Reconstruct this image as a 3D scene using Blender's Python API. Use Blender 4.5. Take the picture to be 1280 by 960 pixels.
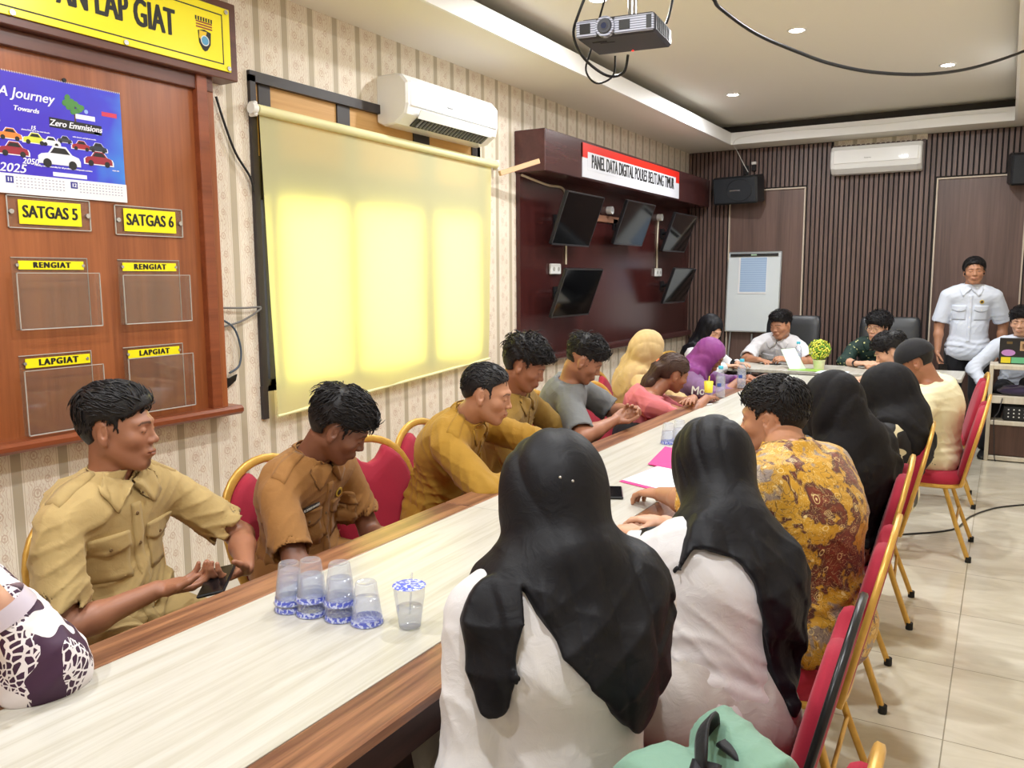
import bpy, math, random
import numpy as np
from mathutils import Vector, Matrix
sc = bpy.context.scene
COL = sc.collection
for o in list(bpy.data.objects): bpy.data.objects.remove(o)
# ---------------------------------------------------------------- camera
cam_d = bpy.data.cameras.new('camera'); cam = bpy.data.objects.new('camera', cam_d); COL.objects.link(cam)
sc.camera = cam
CF = 1040.0
cam_d.sensor_width = 36.0; cam_d.lens = 36.0*CF/1280.0; cam_d.clip_start = 0.02; cam_d.clip_end = 200
def _n(v): v = np.array(v, float); return v/np.linalg.norm(v)
_Y = _n((620, 136, CF)); _X = np.array((1790, -122, -CF)); _X = _n(_X-_X.dot(_Y)*_Y); _Z = -np.cross(_X, _Y)
_R = np.stack([_X, _Y, _Z])
CH = 1.53
cam.matrix_world = Matrix(((_R[0,0], _R[0,1], -_R[0,2], 0), (_R[1,0], _R[1,1], -_R[1,2], 0), (_R[2,0], _R[2,1], -_R[2,2], CH), (0,0,0,1)))
# ---------------------------------------------------------------- colour management, world
sc.view_settings.view_transform = 'Standard'; sc.view_settings.look = 'None'
sc.view_settings.gamma = 1.0; sc.view_settings.use_curve_mapping = False
sc.view_settings.exposure = 0.0
sc.cycles.use_denoising = True
sc.cycles.max_bounces = 9; sc.cycles.diffuse_bounces = 5; sc.cycles.glossy_bounces = 4; sc.cycles.transmission_bounces = 8; sc.cycles.transparent_max_bounces = 12
sc.cycles.sample_clamp_indirect = 6.0
sc.cycles.caustics_reflective = False; sc.cycles.caustics_refractive = False
world = bpy.data.worlds.new('sky'); sc.world = world; world.use_nodes = True
wn = world.node_tree.nodes; wl = world.node_tree.links
bgn = wn['Background']; bgn.inputs[0].default_value = (0.90, 0.95, 1.0, 1); bgn.inputs[1].default_value = 8.0
XW = -3.18; XR = 0.55; YB = 9.34; YF = -1.6; ZC = 2.913
LAMPS = [(-2.13, 4.60), (-0.45, 4.4), (-1.28, 5.83), (-2.18, 7.53), (-0.49, 7.37), (-1.32, 2.6), (-2.24, 0.9), (-0.45, 0.9), (-1.32, -0.6)]
LAMP_W = 30.0
LAMP_COL = (0.96, 0.98, 1.0)

def S(c):
    """sRGB 0-255 -> linear rgba"""
    r = []
    for v in c[:3]:
        v = v/255.0
        r.append(v/12.92 if v <= 0.04045 else ((v+0.055)/1.055)**2.4)
    return (r[0], r[1], r[2], 1.0)

# ---------------------------------------------------------------- object helpers
def tag(o, label=None, cat=None, group=None, kind=None):
    if label: o['label'] = label
    if cat: o['category'] = cat
    if group: o['group'] = group
    if kind: o['kind'] = kind
    return o
def empty(name, loc=(0,0,0), rz=0.0, label=None, cat=None, group=None):
    o = bpy.data.objects.new(name, None); o.empty_display_size = 0.1; COL.objects.link(o)
    o.location = loc; o.rotation_euler = (0, 0, rz)
    return tag(o, label, cat, group)
def link_mesh(name, me, parent=None):
    o = bpy.data.objects.new(name, me); COL.objects.link(o)
    if parent is not None: o.parent = parent
    return o
def copy_tree(o, parent=None):
    c = o.copy(); COL.objects.link(c)
    if parent is not None: c.parent = parent
    for ch in list(o.children): copy_tree(ch, c)
    return c

class MB:
    """collects faces of several materials; build() links them as one mesh object"""
    def __init__(s): s.v = []; s.f = []; s.mi = []; s.sm = []; s.mats = []; s.M = None
    def _m(s, m):
        if m not in s.mats: s.mats.append(m)
        return s.mats.index(m)
    def add(s, vs, fs, m, smooth=False):
        b = len(s.v)
        if s.M is not None: vs = [tuple(s.M @ Vector(v)) for v in vs]
        s.v += [tuple(v) for v in vs]; k = s._m(m)
        for f in fs: s.f.append(tuple(i+b for i in f)); s.mi.append(k); s.sm.append(smooth)
        return s
    def box(s, c, d, m, bev=0.0, rot=None, smooth=False):
        x, y, z = d[0]/2, d[1]/2, d[2]/2
        if bev <= 0:
            vs = [(sx*x, sy*y, sz*z) for sx in (-1,1) for sy in (-1,1) for sz in (-1,1)]
            fs = [(0,1,3,2),(4,6,7,5),(0,4,5,1),(2,3,7,6),(0,2,6,4),(1,5,7,3)]
        else:
            bev = min(bev, x*.99, y*.99, z*.99)
            vs = []; fs = []; idx = {}
            for sx in (-1,1):
                for sy in (-1,1):
                    for sz in (-1,1):
                        for a in range(3):
                            p = [sx*(x-bev), sy*(y-bev), sz*(z-bev)]
                            p[a] = (sx*x, sy*y, sz*z)[a]
                            idx[(sx,sy,sz,a)] = len(vs); vs.append(tuple(p))
            g = lambda a,b,c_,k: idx[(a,b,c_,k)]
            for q in (-1,1):
                fs.append((g(q,-1,-1,0), g(q,1,-1,0), g(q,1,1,0), g(q,-1,1,0)))
                fs.append((g(-1,q,-1,1), g(1,q,-1,1), g(1,q,1,1), g(-1,q,1,1)))
                fs.append((g(-1,-1,q,2), g(1,-1,q,2), g(1,1,q,2), g(-1,1,q,2)))
            for a in (-1,1):
                for b in (-1,1):
                    fs.append((g(a,b,-1,0), g(a,b,1,0), g(a,b,1,1), g(a,b,-1,1)))
                    fs.append((g(a,-1,b,0), g(a,1,b,0), g(a,1,b,2), g(a,-1,b,2)))
                    fs.append((g(-1,a,b,1), g(1,a,b,1), g(1,a,b,2), g(-1,a,b,2)))
                    for c_ in (-1,1): fs.append((g(a,b,c_,0), g(a,b,c_,1), g(a,b,c_,2)))
            ff = []
            for f in fs:
                P = [Vector(vs[i]) for i in f]; n = (P[1]-P[0]).cross(P[2]-P[0]); ce = sum(P, Vector())/len(P)
                ff.append(f if n.dot(ce) > 0 else f[::-1])
            fs = ff
        if rot is not None:
            R = rot if isinstance(rot, Matrix) else Matrix.Rotation(rot, 3, 'Z')
            vs = [tuple(R @ Vector(v)) for v in vs]
        vs = [(v[0]+c[0], v[1]+c[1], v[2]+c[2]) for v in vs]
        return s.add(vs, fs, m, smooth)
    def b2(s, lo, hi, m, bev=0.0):
        return s.box([(a+b)/2 for a, b in zip(lo, hi)], [abs(b-a) for a, b in zip(lo, hi)], m, bev)
    def loft(s, rings, m, cap=True, smooth=True, closed=True):
        n = len(rings[0]); vs = [p for r in rings for p in r]; fs = []
        for i in range(len(rings)-1):
            for j in range(n if closed else n-1):
                k = (j+1) % n
                fs.append((i*n+j, i*n+k, (i+1)*n+k, (i+1)*n+j))
        s.add(vs, fs, m, smooth)
        if cap:
            s.add(rings[0], [tuple(range(n))[::-1]], m, False); s.add(rings[-1], [tuple(range(n))], m, False)
        return s
    def tube(s, pts, r, m, n=8, flat=None, cap=True, up=(0,0,1)):
        """pts: list of points; r: number or list; flat=(rx,ry) for a bar profile"""
        pts = [Vector(p) for p in pts]; rings = []
        N = len(pts); prev = None
        for i, p in enumerate(pts):
            t = (pts[min(i+1,N-1)]-pts[max(i-1,0)])
            if t.length < 1e-9: t = Vector((0,0,1))
            t.normalize()
            if prev is None:
                u = Vector(up)
                if abs(u.dot(t)) > .95: u = Vector((1,0,0)) if abs(t.x) < .9 else Vector((0,1,0))
                a = (u-t*u.dot(t)).normalized()
            else:
                a = (prev-t*prev.dot(t)).normalized()
            prev = a; b = t.cross(a)
            rr = r[i] if isinstance(r, (list, tuple)) else r
            ra, rb = (rr, rr) if flat is None else (flat[0]*rr, flat[1]*rr)
            ring = []
            for k in range(n):
                an = 2*math.pi*(k+.5)/n
                ca, sa = math.cos(an), math.sin(an)
                if flat is not None:
                    ca = math.copysign(abs(ca)**.5, ca); sa = math.copysign(abs(sa)**.5, sa)
                ring.append(tuple(p+a*(ca*ra)+b*(sa*rb)))
            rings.append(ring)
        return s.loft(rings, m, cap)
    def cyl(s, c, r, h, m, n=24, r2=None, axis='Z', cap=True, smooth=True):
        r2 = r if r2 is None else r2
        def P(a, rr, z):
            x, y = rr*math.cos(a), rr*math.sin(a)
            return {'Z': (x, y, z), 'X': (z, x, y), 'Y': (y, z, x)}[axis]
        rings = [[tuple(Vector(c)+Vector(P(2*math.pi*k/n, rr, z))) for k in range(n)] for rr, z in ((r, 0), (r2, h))]
        return s.loft(rings, m, cap, smooth)
    def lathe(s, c, prof, m, n=24, R=None, cap=True):
        rings = []
        for rr, z in prof:
            ring = [Vector((rr*math.cos(2*math.pi*k/n), rr*math.sin(2*math.pi*k/n), z)) for k in range(n)]
            if R is not None: ring = [R @ v for v in ring]
            rings.append([tuple(Vector(c)+v) for v in ring])
        return s.loft(rings, m, cap)
    def sphere(s, c, r, m, n=16, sc_=(1,1,1)):
        prof = [(max(1e-4, math.sin(math.pi*i/(n//2))), -math.cos(math.pi*i/(n//2))) for i in range(n//2+1)]
        rings = [[(c[0]+r*sc_[0]*rr*math.cos(2*math.pi*k/n), c[1]+r*sc_[1]*rr*math.sin(2*math.pi*k/n), c[2]+r*sc_[2]*z) for k in range(n)] for rr, z in prof]
        return s.loft(rings, m, True)
    def prism(s, outline, lo, hi, m, axes=(0,1,2), inset=0.0, smooth=False):
        """outline: 2D points in axes[0], axes[1]; extruded along axes[2] lo..hi; inset = rounded rim"""
        def mk(p, w):
            v = [0,0,0]; v[axes[0]] = p[0]; v[axes[1]] = p[1]; v[axes[2]] = w; return tuple(v)
        cx = sum(p[0] for p in outline)/len(outline); cy = sum(p[1] for p in outline)/len(outline)
        if inset > 0:
            def shr(d):
                out = []; n = len(outline)
                A = sum(outline[i][0]*outline[(i+1)%n][1]-outline[(i+1)%n][0]*outline[i][1] for i in range(n))
                sg = 1 if A > 0 else -1
                for i in range(n):
                    p0, p1, p2 = outline[i-1], outline[i], outline[(i+1)%n]
                    tx, ty = p2[0]-p0[0], p2[1]-p0[1]; L = math.hypot(tx, ty) or 1
                    out.append((p1[0]-sg*ty/L*d, p1[1]+sg*tx/L*d))
                return out
            layers = []
            w = hi-lo
            for t in (0, .3, .7, 1.0):
                an = t*math.pi/2
                layers.append((inset*(1-math.sin(an)), inset*(1-math.cos(an))))
            sgn = 1 if w > 0 else -1
            rings = [[mk(p, lo+sgn*z) for p in shr(d)] for d, z in layers] + [[mk(p, hi-sgn*z) for p in shr(d)] for d, z in layers[::-1]]
            return s.loft(rings, m, True, True)
        rings = [[mk(p, lo) for p in outline], [mk(p, hi) for p in outline]]
        return s.loft(rings, m, True, smooth)
    def build(s, name, parent=None, fix=True):
        me = bpy.data.meshes.new(name); me.from_pydata(s.v, [], s.f)
        for m in s.mats: me.materials.append(m)
        me.polygons.foreach_set('material_index', s.mi); me.polygons.foreach_set('use_smooth', s.sm)
        if fix:
            import bmesh
            bm = bmesh.new(); bm.from_mesh(me); bmesh.ops.recalc_face_normals(bm, faces=bm.faces); bm.to_mesh(me); bm.free()
        me.update()
        return link_mesh(name, me, parent)

# ---------------------------------------------------------------- materials
class NT:
    def __init__(s, name):
        s.m = bpy.data.materials.new(name); s.m.use_nodes = True
        s.t = s.m.node_tree; s.n = s.t.nodes; s.b = s.n['Principled BSDF']; s.out = s.n['Material Output']
    def node(s, typ, **kw):
        nd = s.n.new(typ)
        for k, v in kw.items():
            if k.startswith('i_'): nd.inputs[int(k[2:]) if k[2:].isdigit() else k[2:]].default_value = v
            else: setattr(nd, k, v)
        return nd
    def L(s, a, b): s.t.links.new(a, b)
    def math(s, op, a, b=None, c=None, clamp=False):
        nd = s.n.new('ShaderNodeMath'); nd.operation = op; nd.use_clamp = clamp
        for i, v in enumerate((a, b, c)):
            if v is None: continue
            if isinstance(v, (int, float)): nd.inputs[i].default_value = v
            else: s.L(v, nd.inputs[i])
        return nd.outputs[0]
    def mix(s, fac, a, b, blend='MIX'):
        nd = s.n.new('ShaderNodeMix'); nd.data_type = 'RGBA'; nd.blend_type = blend
        for i, v in ((0, fac), (6, a), (7, b)):
            if isinstance(v, (int, float)): nd.inputs[i].default_value = v
            elif isinstance(v, tuple): nd.inputs[i].default_value = v
            else: s.L(v, nd.inputs[i])
        return nd.outputs[2]
    def coord(s, which='Object', scale=(1,1,1), rot=(0,0,0), loc=(0,0,0)):
        tc = s.n.new('ShaderNodeTexCoord'); mp = s.n.new('ShaderNodeMapping')
        mp.inputs[1].default_value = loc; mp.inputs[2].default_value = rot; mp.inputs[3].default_value = scale
        s.L(tc.outputs[which], mp.inputs[0]); return mp.outputs[0]
    def pos(s):
        return s.n.new('ShaderNodeNewGeometry').outputs['Position']
    def sep(s, v):
        nd = s.n.new('ShaderNodeSeparateXYZ'); s.L(v, nd.inputs[0]); return nd.outputs
    def comb(s, x, y, z):
        nd = s.n.new('ShaderNodeCombineXYZ')
        for i, v in enumerate((x, y, z)):
            if isinstance(v, (int, float)): nd.inputs[i].default_value = v
            else: s.L(v, nd.inputs[i])
        return nd.outputs[0]
    def noise(s, vec, scale, detail=2, rough=.5, dist=0.0):
        nd = s.n.new('ShaderNodeTexNoise'); nd.inputs['Scale'].default_value = scale; nd.inputs['Detail'].default_value = detail
        nd.inputs['Roughness'].default_value = rough; nd.inputs['Distortion'].default_value = dist
        if vec is not None: s.L(vec, nd.inputs['Vector'])
        return nd.outputs
    def voro(s, vec, scale, feature='F1', rnd=1.0):
        nd = s.n.new('ShaderNodeTexVoronoi'); nd.feature = feature; nd.inputs['Scale'].default_value = scale; nd.inputs['Randomness'].default_value = rnd
        if vec is not None: s.L(vec, nd.inputs['Vector'])
        return nd.outputs
    def ramp(s, fac, stops, interp='LINEAR'):
        nd = s.n.new('ShaderNodeValToRGB'); nd.color_ramp.interpolation = interp; e = nd.color_ramp.elements
        while len(e) < len(stops): e.new(.5)
        for el, (p, c) in zip(e, stops):
            el.position = p; el.color = c if not isinstance(c, (int, float)) else (c, c, c, 1)
        s.L(fac, nd.inputs[0]); return nd.outputs[0]
    def bump(s, h, strength=.3, dist=.01):
        nd = s.n.new('ShaderNodeBump'); nd.inputs['Strength'].default_value = strength; nd.inputs['Distance'].default_value = dist
        s.L(h, nd.inputs['Height']); s.L(nd.outputs[0], s.b.inputs['Normal']); return nd
    def set(s, **kw):
        for k, v in kw.items():
            key = {'col': 'Base Color', 'rough': 'Roughness', 'metal': 'Metallic', 'trans': 'Transmission Weight', 'ior': 'IOR', 'coat': 'Coat Weight', 'sheen': 'Sheen Weight', 'spec': 'Specular IOR Level', 'alpha': 'Alpha', 'ec': 'Emission Color', 'es': 'Emission Strength', 'sss': 'Subsurface Weight'}[k]
            if isinstance(v, (int, float, tuple)): s.b.inputs[key].default_value = v
            else: s.L(v, s.b.inputs[key])
        return s
def plain(name, c, rough=.5, **kw):
    n = NT(name); n.set(col=S(c), rough=rough, **kw); return n.m
def glassy(name, c=(255,255,255), rough=.02, ior=1.45):
    n = NT(name); n.set(col=S(c), rough=rough, trans=1.0, ior=ior); return n.m
def emis(name, c, st):
    n = NT(name); n.set(col=S(c), ec=S(c), es=st); return n.m
def wood(name, c1, c2, scale=1.0, axis=1, rough=.35, ring=8.0, coat=0.0, contrast=1.0, spec=.5):
    n = NT(name); p = n.coord('Object')
    x = n.sep(p); st = [14.0*scale, 14.0*scale, 14.0*scale]; st[axis] = 0.55*scale
    v = n.comb(n.math('MULTIPLY', x[0], st[0]), n.math('MULTIPLY', x[1], st[1]), n.math('MULTIPLY', x[2], st[2]))
    a = n.noise(v, 1.0, 6, .62, .8)[0]
    b = n.noise(v, ring, 3, .6, 0)[0]
    f = n.math('ADD', n.math('MULTIPLY', a, .75), n.math('MULTIPLY', b, .25))
    c = n.ramp(f, [(.5-.18/contrast, S(c1)), (.5+.18/contrast, S(c2))])
    n.set(col=c, rough=rough, coat=coat, spec=spec); return n.m

def text_mesh(name, txt, size, m, parent=None, loc=(0,0,0), rot=(0,0,0), sx=1.0, bold=0.0, ext=0.0008, shear=0.0, align='CENTER', spacing=1.0):
    cu = bpy.data.curves.new(name, 'FONT'); cu.body = txt; cu.size = size; cu.align_x = align; cu.align_y = 'CENTER'
    cu.extrude = ext; cu.shear = shear; cu.space_character = spacing; cu.resolution_u = 3
    o = bpy.data.objects.new(name, cu); COL.objects.link(o)
    dg = bpy.context.evaluated_depsgraph_get()
    me = bpy.data.meshes.new_from_object(o.evaluated_get(dg)); bpy.data.objects.remove(o)
    for v in me.vertices: v.co.x *= sx
    if bold > 0:
        vs = [tuple(v.co) for v in me.vertices]; fs = [tuple(p.vertices) for p in me.polygons]; V = []; Fc = []
        for k, (dx, dy) in enumerate(((-1, -.5), (-.35, .5), (.35, -.5), (1, .5))):
            b0 = len(V); V += [(v[0]+dx*bold, v[1]+dy*bold*.6, v[2]+k*.00006) for v in vs]; Fc += [tuple(i+b0 for i in f) for f in fs]
        me = bpy.data.meshes.new(name); me.from_pydata(V, [], Fc)
    me.materials.clear(); me.materials.append(m)
    r = link_mesh(name, me, parent); r.location = loc; r.rotation_euler = rot
    return r
WALLROT = (math.pi/2, 0, math.pi/2)     # text readable on a wall whose face looks to +x
BACKROT = (math.pi/2, 0, 0)             # on a wall whose face looks to -y
random.seed(4)
# ================================================================ ROOM
def m_wallpaper():
    n = NT('damask_wallpaper'); p = n.sep(n.pos())
    P = 0.1835
    def column(c):      # distance to stripe pattern, c = coordinate along wall
        u = n.math('FRACT', n.math('DIVIDE', n.math('SUBTRACT', c, 3.527-P/2), P))     # stripe centre at u=.5
        return n.math('ABSOLUTE', n.math('SUBTRACT', u, .5))
    geo = n.n.new('ShaderNodeNewGeometry'); nx = n.sep(geo.outputs['Normal'])
    isx = n.math('GREATER_THAN', n.math('ABSOLUTE', nx[0]), .5)
    c = n.math('ADD', n.math('MULTIPLY', p[1], isx), n.math('MULTIPLY', p[0], n.math('SUBTRACT', 1.0, isx)))
    d = column(c)
    stripe = n.math('LESS_THAN', d, .105)
    edge = n.math('MULTIPLY', n.math('LESS_THAN', d, .15), n.math('GREATER_THAN', d, .13))
    # scroll motif: two mirrored paisley curls per repeat
    v = n.math('FRACT', n.math('DIVIDE', p[2], .27)); row = n.math('FLOOR', n.math('DIVIDE', p[2], .27))
    u = n.math('FRACT', n.math('DIVIDE', n.math('SUBTRACT', c, 3.527), P))
    u2 = n.math('ABSOLUTE', n.math('SUBTRACT', u, .5))
    wv = n.comb(n.math('MULTIPLY', n.math('SUBTRACT', u, .5), P), n.math('MULTIPLY', v, .27), 0.0)
    def ring(cx, cy, k, lo, hi):
        dx = n.math('SUBTRACT', n.math('MULTIPLY', n.math('SUBTRACT', u, .5), P), cx); dy = n.math('MULTIPLY', n.math('SUBTRACT', n.math('MULTIPLY', v, .27), cy), .8)
        r = n.math('SQRT', n.math('ADD', n.math('MULTIPLY', dx, dx), n.math('MULTIPLY', dy, dy)))
        w = n.math('SINE', n.math('MULTIPLY', r, k))
        return n.math('MULTIPLY', n.math('GREATER_THAN', w, .1), n.math('LESS_THAN', r, hi))
    motif = None
    for (cx, cy, k, hi) in ((-.022, .055, 620, .021), (.020, .115, 700, .018), (-.018, .175, 620, .022), (.026, .225, 760, .015), (.030, .03, 700, .013)):
        r = ring(cx, cy, k, 0, hi); motif = r if motif is None else n.math('MAXIMUM', motif, r)
    sw = n.n.new('ShaderNodeTexWave'); sw.wave_type = 'BANDS'; sw.bands_direction = 'X'; sw.inputs['Scale'].default_value = 9.0; sw.inputs['Distortion'].default_value = 9.0; sw.inputs['Detail'].default_value = 1.0; sw.inputs['Detail Scale'].default_value = 1.6
    n.L(n.comb(n.math('MULTIPLY', u2, P*3), n.math('MULTIPLY', v, .8), 0.0), sw.inputs['Vector'])
    leaf = n.math('MULTIPLY', n.math('GREATER_THAN', sw.outputs[1], .80), n.math('LESS_THAN', u2, .33))
    motif = n.math('MAXIMUM', motif, n.math('MULTIPLY', leaf, .7))
    motif = n.math('MULTIPLY', motif, n.math('LESS_THAN', u2, .36))
    ns = n.noise(n.pos(), 60, 3)[0]
    base = n.mix(n.math('MULTIPLY', ns, .5), S((238,230,214)), S((226,215,197)))
    col = n.mix(n.math('MULTIPLY', motif, .62), base, S((192,160,134)))
    col = n.mix(n.math('MULTIPLY', edge, .5), col, S((188,170,142)))
    col = n.mix(n.math('MULTIPLY', stripe, .85), col, S((176,163,138)))
    n.set(col=col, rough=.55); n.bump(motif, .15, .002); return n.m
M_WALLP = m_wallpaper()
M_CEIL = plain('ceiling_paint', (238,234,224), .6)
M_CEIL2 = plain('ceiling_cornice_white', (240,240,238), .5)
def m_floor():
    n = NT('polished_beige_tiles'); p = n.sep(n.pos())
    def g(c, off):
        u = n.math('FRACT', n.math('DIVIDE', n.math('SUBTRACT', c, off-6.0), .6))
        return n.math('LESS_THAN', n.math('ABSOLUTE', n.math('SUBTRACT', u, .5)), .4965), n.math('FLOOR', n.math('DIVIDE', n.math('SUBTRACT', c, off-6.0), .6))
    gx, ix = g(p[0], -.095); gy, iy = g(p[1], 2.955)
    inside = n.math('MULTIPLY', gx, gy)
    cell = n.comb(ix, iy, 0.0); wn_ = n.n.new('ShaderNodeTexWhiteNoise'); n.L(cell, wn_.inputs[0])
    a = n.noise(n.comb(n.math('MULTIPLY', p[0], 1.0), n.math('MULTIPLY', p[1], 3.0), wn_.outputs[0]), 2.2, 5, .6, 1.5)[0]
    c = n.ramp(a, [(.3, S((204,197,178))), (.7, S((226,221,205)))])
    c = n.mix(n.math('MULTIPLY', wn_.outputs[0], .25), c, S((214,204,178)))
    c = n.mix(inside, S((140,132,112)), c)
    n.set(col=c, rough=n.math('SUBTRACT', .6, n.math('MULTIPLY', inside, .44)), spec=.5); return n.m
M_FLOOR = m_floor()
M_SKIRT = plain('skirting_tile', (222,216,204), .3)
def m_slat():
    n = NT('dark_walnut_slats'); p = n.coord('Object'); x = n.sep(p)
    v = n.comb(n.math('MULTIPLY', x[0], 9.0), n.math('MULTIPLY', x[1], 9.0), n.math('MULTIPLY', x[2], .8))
    f = n.noise(v, 2.0, 5, .6, .6)[0]
    n.set(col=n.ramp(f, [(.3, S((86,66,60))), (.7, S((122,98,90)))]), rough=.42); return n.m
M_SLAT = m_slat()
M_DOORW = wood('dark_walnut_door', (76,58,54), (120,94,86), .6, 2, .38)
M_TRIMC = plain('pale_door_trim', (205,190,172), .45)
M_GROOVE = plain('dark_backing_board', (34,27,26), .7)

WZ0, WZ1, WY0, WY1 = 1.0, 2.50, 2.905, 4.96     # window opening in left wall
b = MB()
b.b2((XW-.2, YF, 0), (XW, WY0, ZC+.5), M_WALLP); b.b2((XW-.2, WY1, 0), (XW, YB, ZC+.5), M_WALLP)
b.b2((XW-.2, WY0, 0), (XW, WY1, WZ0), M_WALLP); b.b2((XW-.2, WY0, WZ1), (XW, WY1, ZC+.5), M_WALLP)
tag(b.build('wall_left'), kind='structure')
b = MB(); b.b2((XR, YF, 0), (XR+.2, YB, ZC+.5), M_WALLP); tag(b.build('wall_right'), kind='structure')
b = MB(); b.b2((XW-.2, YF-.2, 0), (XR+.2, YF, ZC+.5), M_WALLP); tag(b.build('wall_front'), kind='structure')
b = MB(); b.b2((XW-.2, YF-.2, -.1), (XR+.2, YB+.2, 0), M_FLOOR); tag(b.build('floor'), kind='structure')
# back wall: backing + slats + two flush doors
D1 = (-2.69, -1.905, 2.455); D2 = (-0.642, 0.10, 2.465)
YS = YB-.04
b = MB(); b.b2((XW-.2, YB, 0), (XR+.2, YB+.2, ZC+.5), M_GROOVE)
b.b2((-1.63, YB-.012, 2.86), (-0.76, YB, ZC), M_WALLP)
pitch = .0465; xx = XW+.005
while xx < XR-.03:
    w = .030; xc = xx+w/2; z0, z1 = 0, ZC-.005
    if D1[0]-.03 < xc < D1[1]+.03: z0 = D1[2]+.03
    elif D2[0]-.03 < xc < D2[1]+.03: z0 = D2[2]+.03
    if -1.63 < xc < -0.76: z1 = 2.865
    b.b2((xx, YB-.022, z0), (xx+w, YB, z1), M_SLAT)
    xx += pitch
tag(b.build('wall_back'), kind='structure')
for i, D in enumerate((D1, D2)):
    b = MB(); b.b2((D[0], YB-.012, 0), (D[1], YB, D[2]), M_DOORW); d = b.build('door_%d' % (i+1)); tag(d, kind='structure')
    t = MB(); w = .014
    t.b2((D[0]-w, YB-.034, 0), (D[0], YB, D[2]+w), M_TRIMC); t.b2((D[1], YB-.034, 0), (D[1]+w, YB, D[2]+w), M_TRIMC); t.b2((D[0], YB-.034, D[2]), (D[1], YB, D[2]+w), M_TRIMC)
    t.build('door_trim', d)
# skirting
b = MB(); b.b2((XW, YF, 0), (XW+.014, YB, .10), M_SKIRT); tag(b.build('baseboard_left'), kind='structure')
b = MB(); b.b2((XR-.014, YF, 0), (XR, YB, .10), M_SKIRT); tag(b.build('baseboard_right'), kind='structure')
# ceiling: lower soffit ring, cove lip, upper ceiling
RX0, RX1, RY0, RY1 = -2.60, -0.03, -0.6, 8.96
ZL = 3.035; ZU = 3.125; CO = .16
b = MB()
tt = .02
for lo, hi in (((XW-.2, YF, ZC), (RX0-tt, YB+.1, ZC+.02)), ((RX1+tt, YF, ZC), (XR+.2, YB+.1, ZC+.02)), ((RX0-tt, YF, ZC), (RX1+tt, RY0-tt, ZC+.02)), ((RX0-tt, RY1+tt, ZC), (RX1+tt, YB+.1, ZC+.02))):
    b.b2(lo, hi, M_CEIL)
b.b2((XW-.2, YF-.2, ZU), (XR+.2, YB+.2, ZU+.05), M_CEIL)
b.build('ceiling'); tag(bpy.data.objects['ceiling'], kind='structure')
b = MB(); t = .02
for lo, hi in (((RX0-t, RY0-t, ZC), (RX0, RY1+t, ZL)), ((RX1, RY0-t, ZC), (RX1+t, RY1+t, ZL)), ((RX0, RY0-t, ZC), (RX1, RY0, ZL)), ((RX0, RY1, ZC), (RX1, RY1+t, ZL))):
    b.b2(lo, hi, M_CEIL2)
tag(b.build('trim_1'), kind='structure')
b = MB()   # inner sides of the cove slot, its shade put into a dark colour
mdk = plain('cove_side_painted_shade', (70,66,62), .8)
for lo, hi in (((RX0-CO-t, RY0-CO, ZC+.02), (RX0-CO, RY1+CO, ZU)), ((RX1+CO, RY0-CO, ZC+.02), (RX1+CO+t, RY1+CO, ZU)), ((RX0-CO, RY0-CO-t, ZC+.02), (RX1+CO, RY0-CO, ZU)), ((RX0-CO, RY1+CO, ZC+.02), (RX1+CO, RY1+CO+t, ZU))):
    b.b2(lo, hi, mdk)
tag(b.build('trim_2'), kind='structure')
# downlights
M_LAMPGLOW = emis('lamp_glow', (255,252,245), 60.0); M_WHITEP = plain('white_plastic', (236,236,232), .35)
LABS = ['recessed downlight hidden above the projector', 'recessed downlight nearest the hanging cable, front right of ceiling', 'bright recessed downlight in the middle of the tray ceiling', 'recessed downlight at the far left of the tray ceiling', 'recessed downlight at the far right of the tray ceiling, beside the cable', 'recessed downlight over the glasses end of the table', 'recessed downlight near the yellow sign', 'recessed downlight over the nearest chairs', 'unseen recessed downlight added behind the viewer for ambient light']  # last lamp is unseen, added to lift the ambient light
for i, (lx, ly) in enumerate(LAMPS):
    e = empty('ceiling_downlight', (lx, ly, ZU), 0, LABS[i], 'ceiling light', 'recessed ceiling downlights')
    b = MB(); b.lathe((0,0,0), [(.062,0), (.062,-.006), (.048,-.008), (.046,-.002)], M_WHITEP, 24); b.build('rim', e)
    b = MB(); b.cyl((0,0,-.0045), .045, .002, M_LAMPGLOW, 20); b.build('bulb', e)
    ld = bpy.data.lights.new('downlight', 'AREA'); ld.shape = 'DISK'; ld.size = .10; ld.energy = LAMP_W; ld.color = LAMP_COL
    lo = bpy.data.objects.new('light', ld); COL.objects.link(lo); lo.parent = e; lo.location = (0,0,-.015)

# ---- window behind the blind
M_BLK = plain('dark_window_frame', (52,46,46), .5); M_PLY = wood('plywood_panel', (196,150,92), (226,184,126), .8, 1, .6)
e = empty('window_1', (XW, 0, 0)); tag(e, kind='structure')
b = MB(); f = .05
b.b2((-.06, WY0, WZ0-.0), (.02, WY0+.035, WZ1), M_BLK); b.b2((-.06, WY1-.035, WZ0), (.0, WY1, WZ1), M_BLK)
b.b2((-.06, WY0, WZ1-.03), (.02, WY1, WZ1+.02), M_BLK); b.b2((-.06, WY0, WZ0-.03), (.0, WY1, WZ0+.03), M_BLK)
b.b2((-.06, WY0, 1.92), (-.005, WY1, 2.13), M_BLK); b.b2((-.06, 2.975, WZ0), (.0, 3.05, WZ1), M_BLK); b.b2((-.06, 4.86, WZ0), (.0, WY1, WZ1), M_BLK)
b.b2((-.06, 3.53, WZ0), (.0, 3.63, WZ1), M_BLK); b.b2((-.06, 4.21, WZ0), (.0, 4.37, WZ1), M_BLK)
b.b2((0, WY0-.003, .835), (.02, WY0+.032, WZ0), M_BLK); b.build('window_frame', e)
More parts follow.
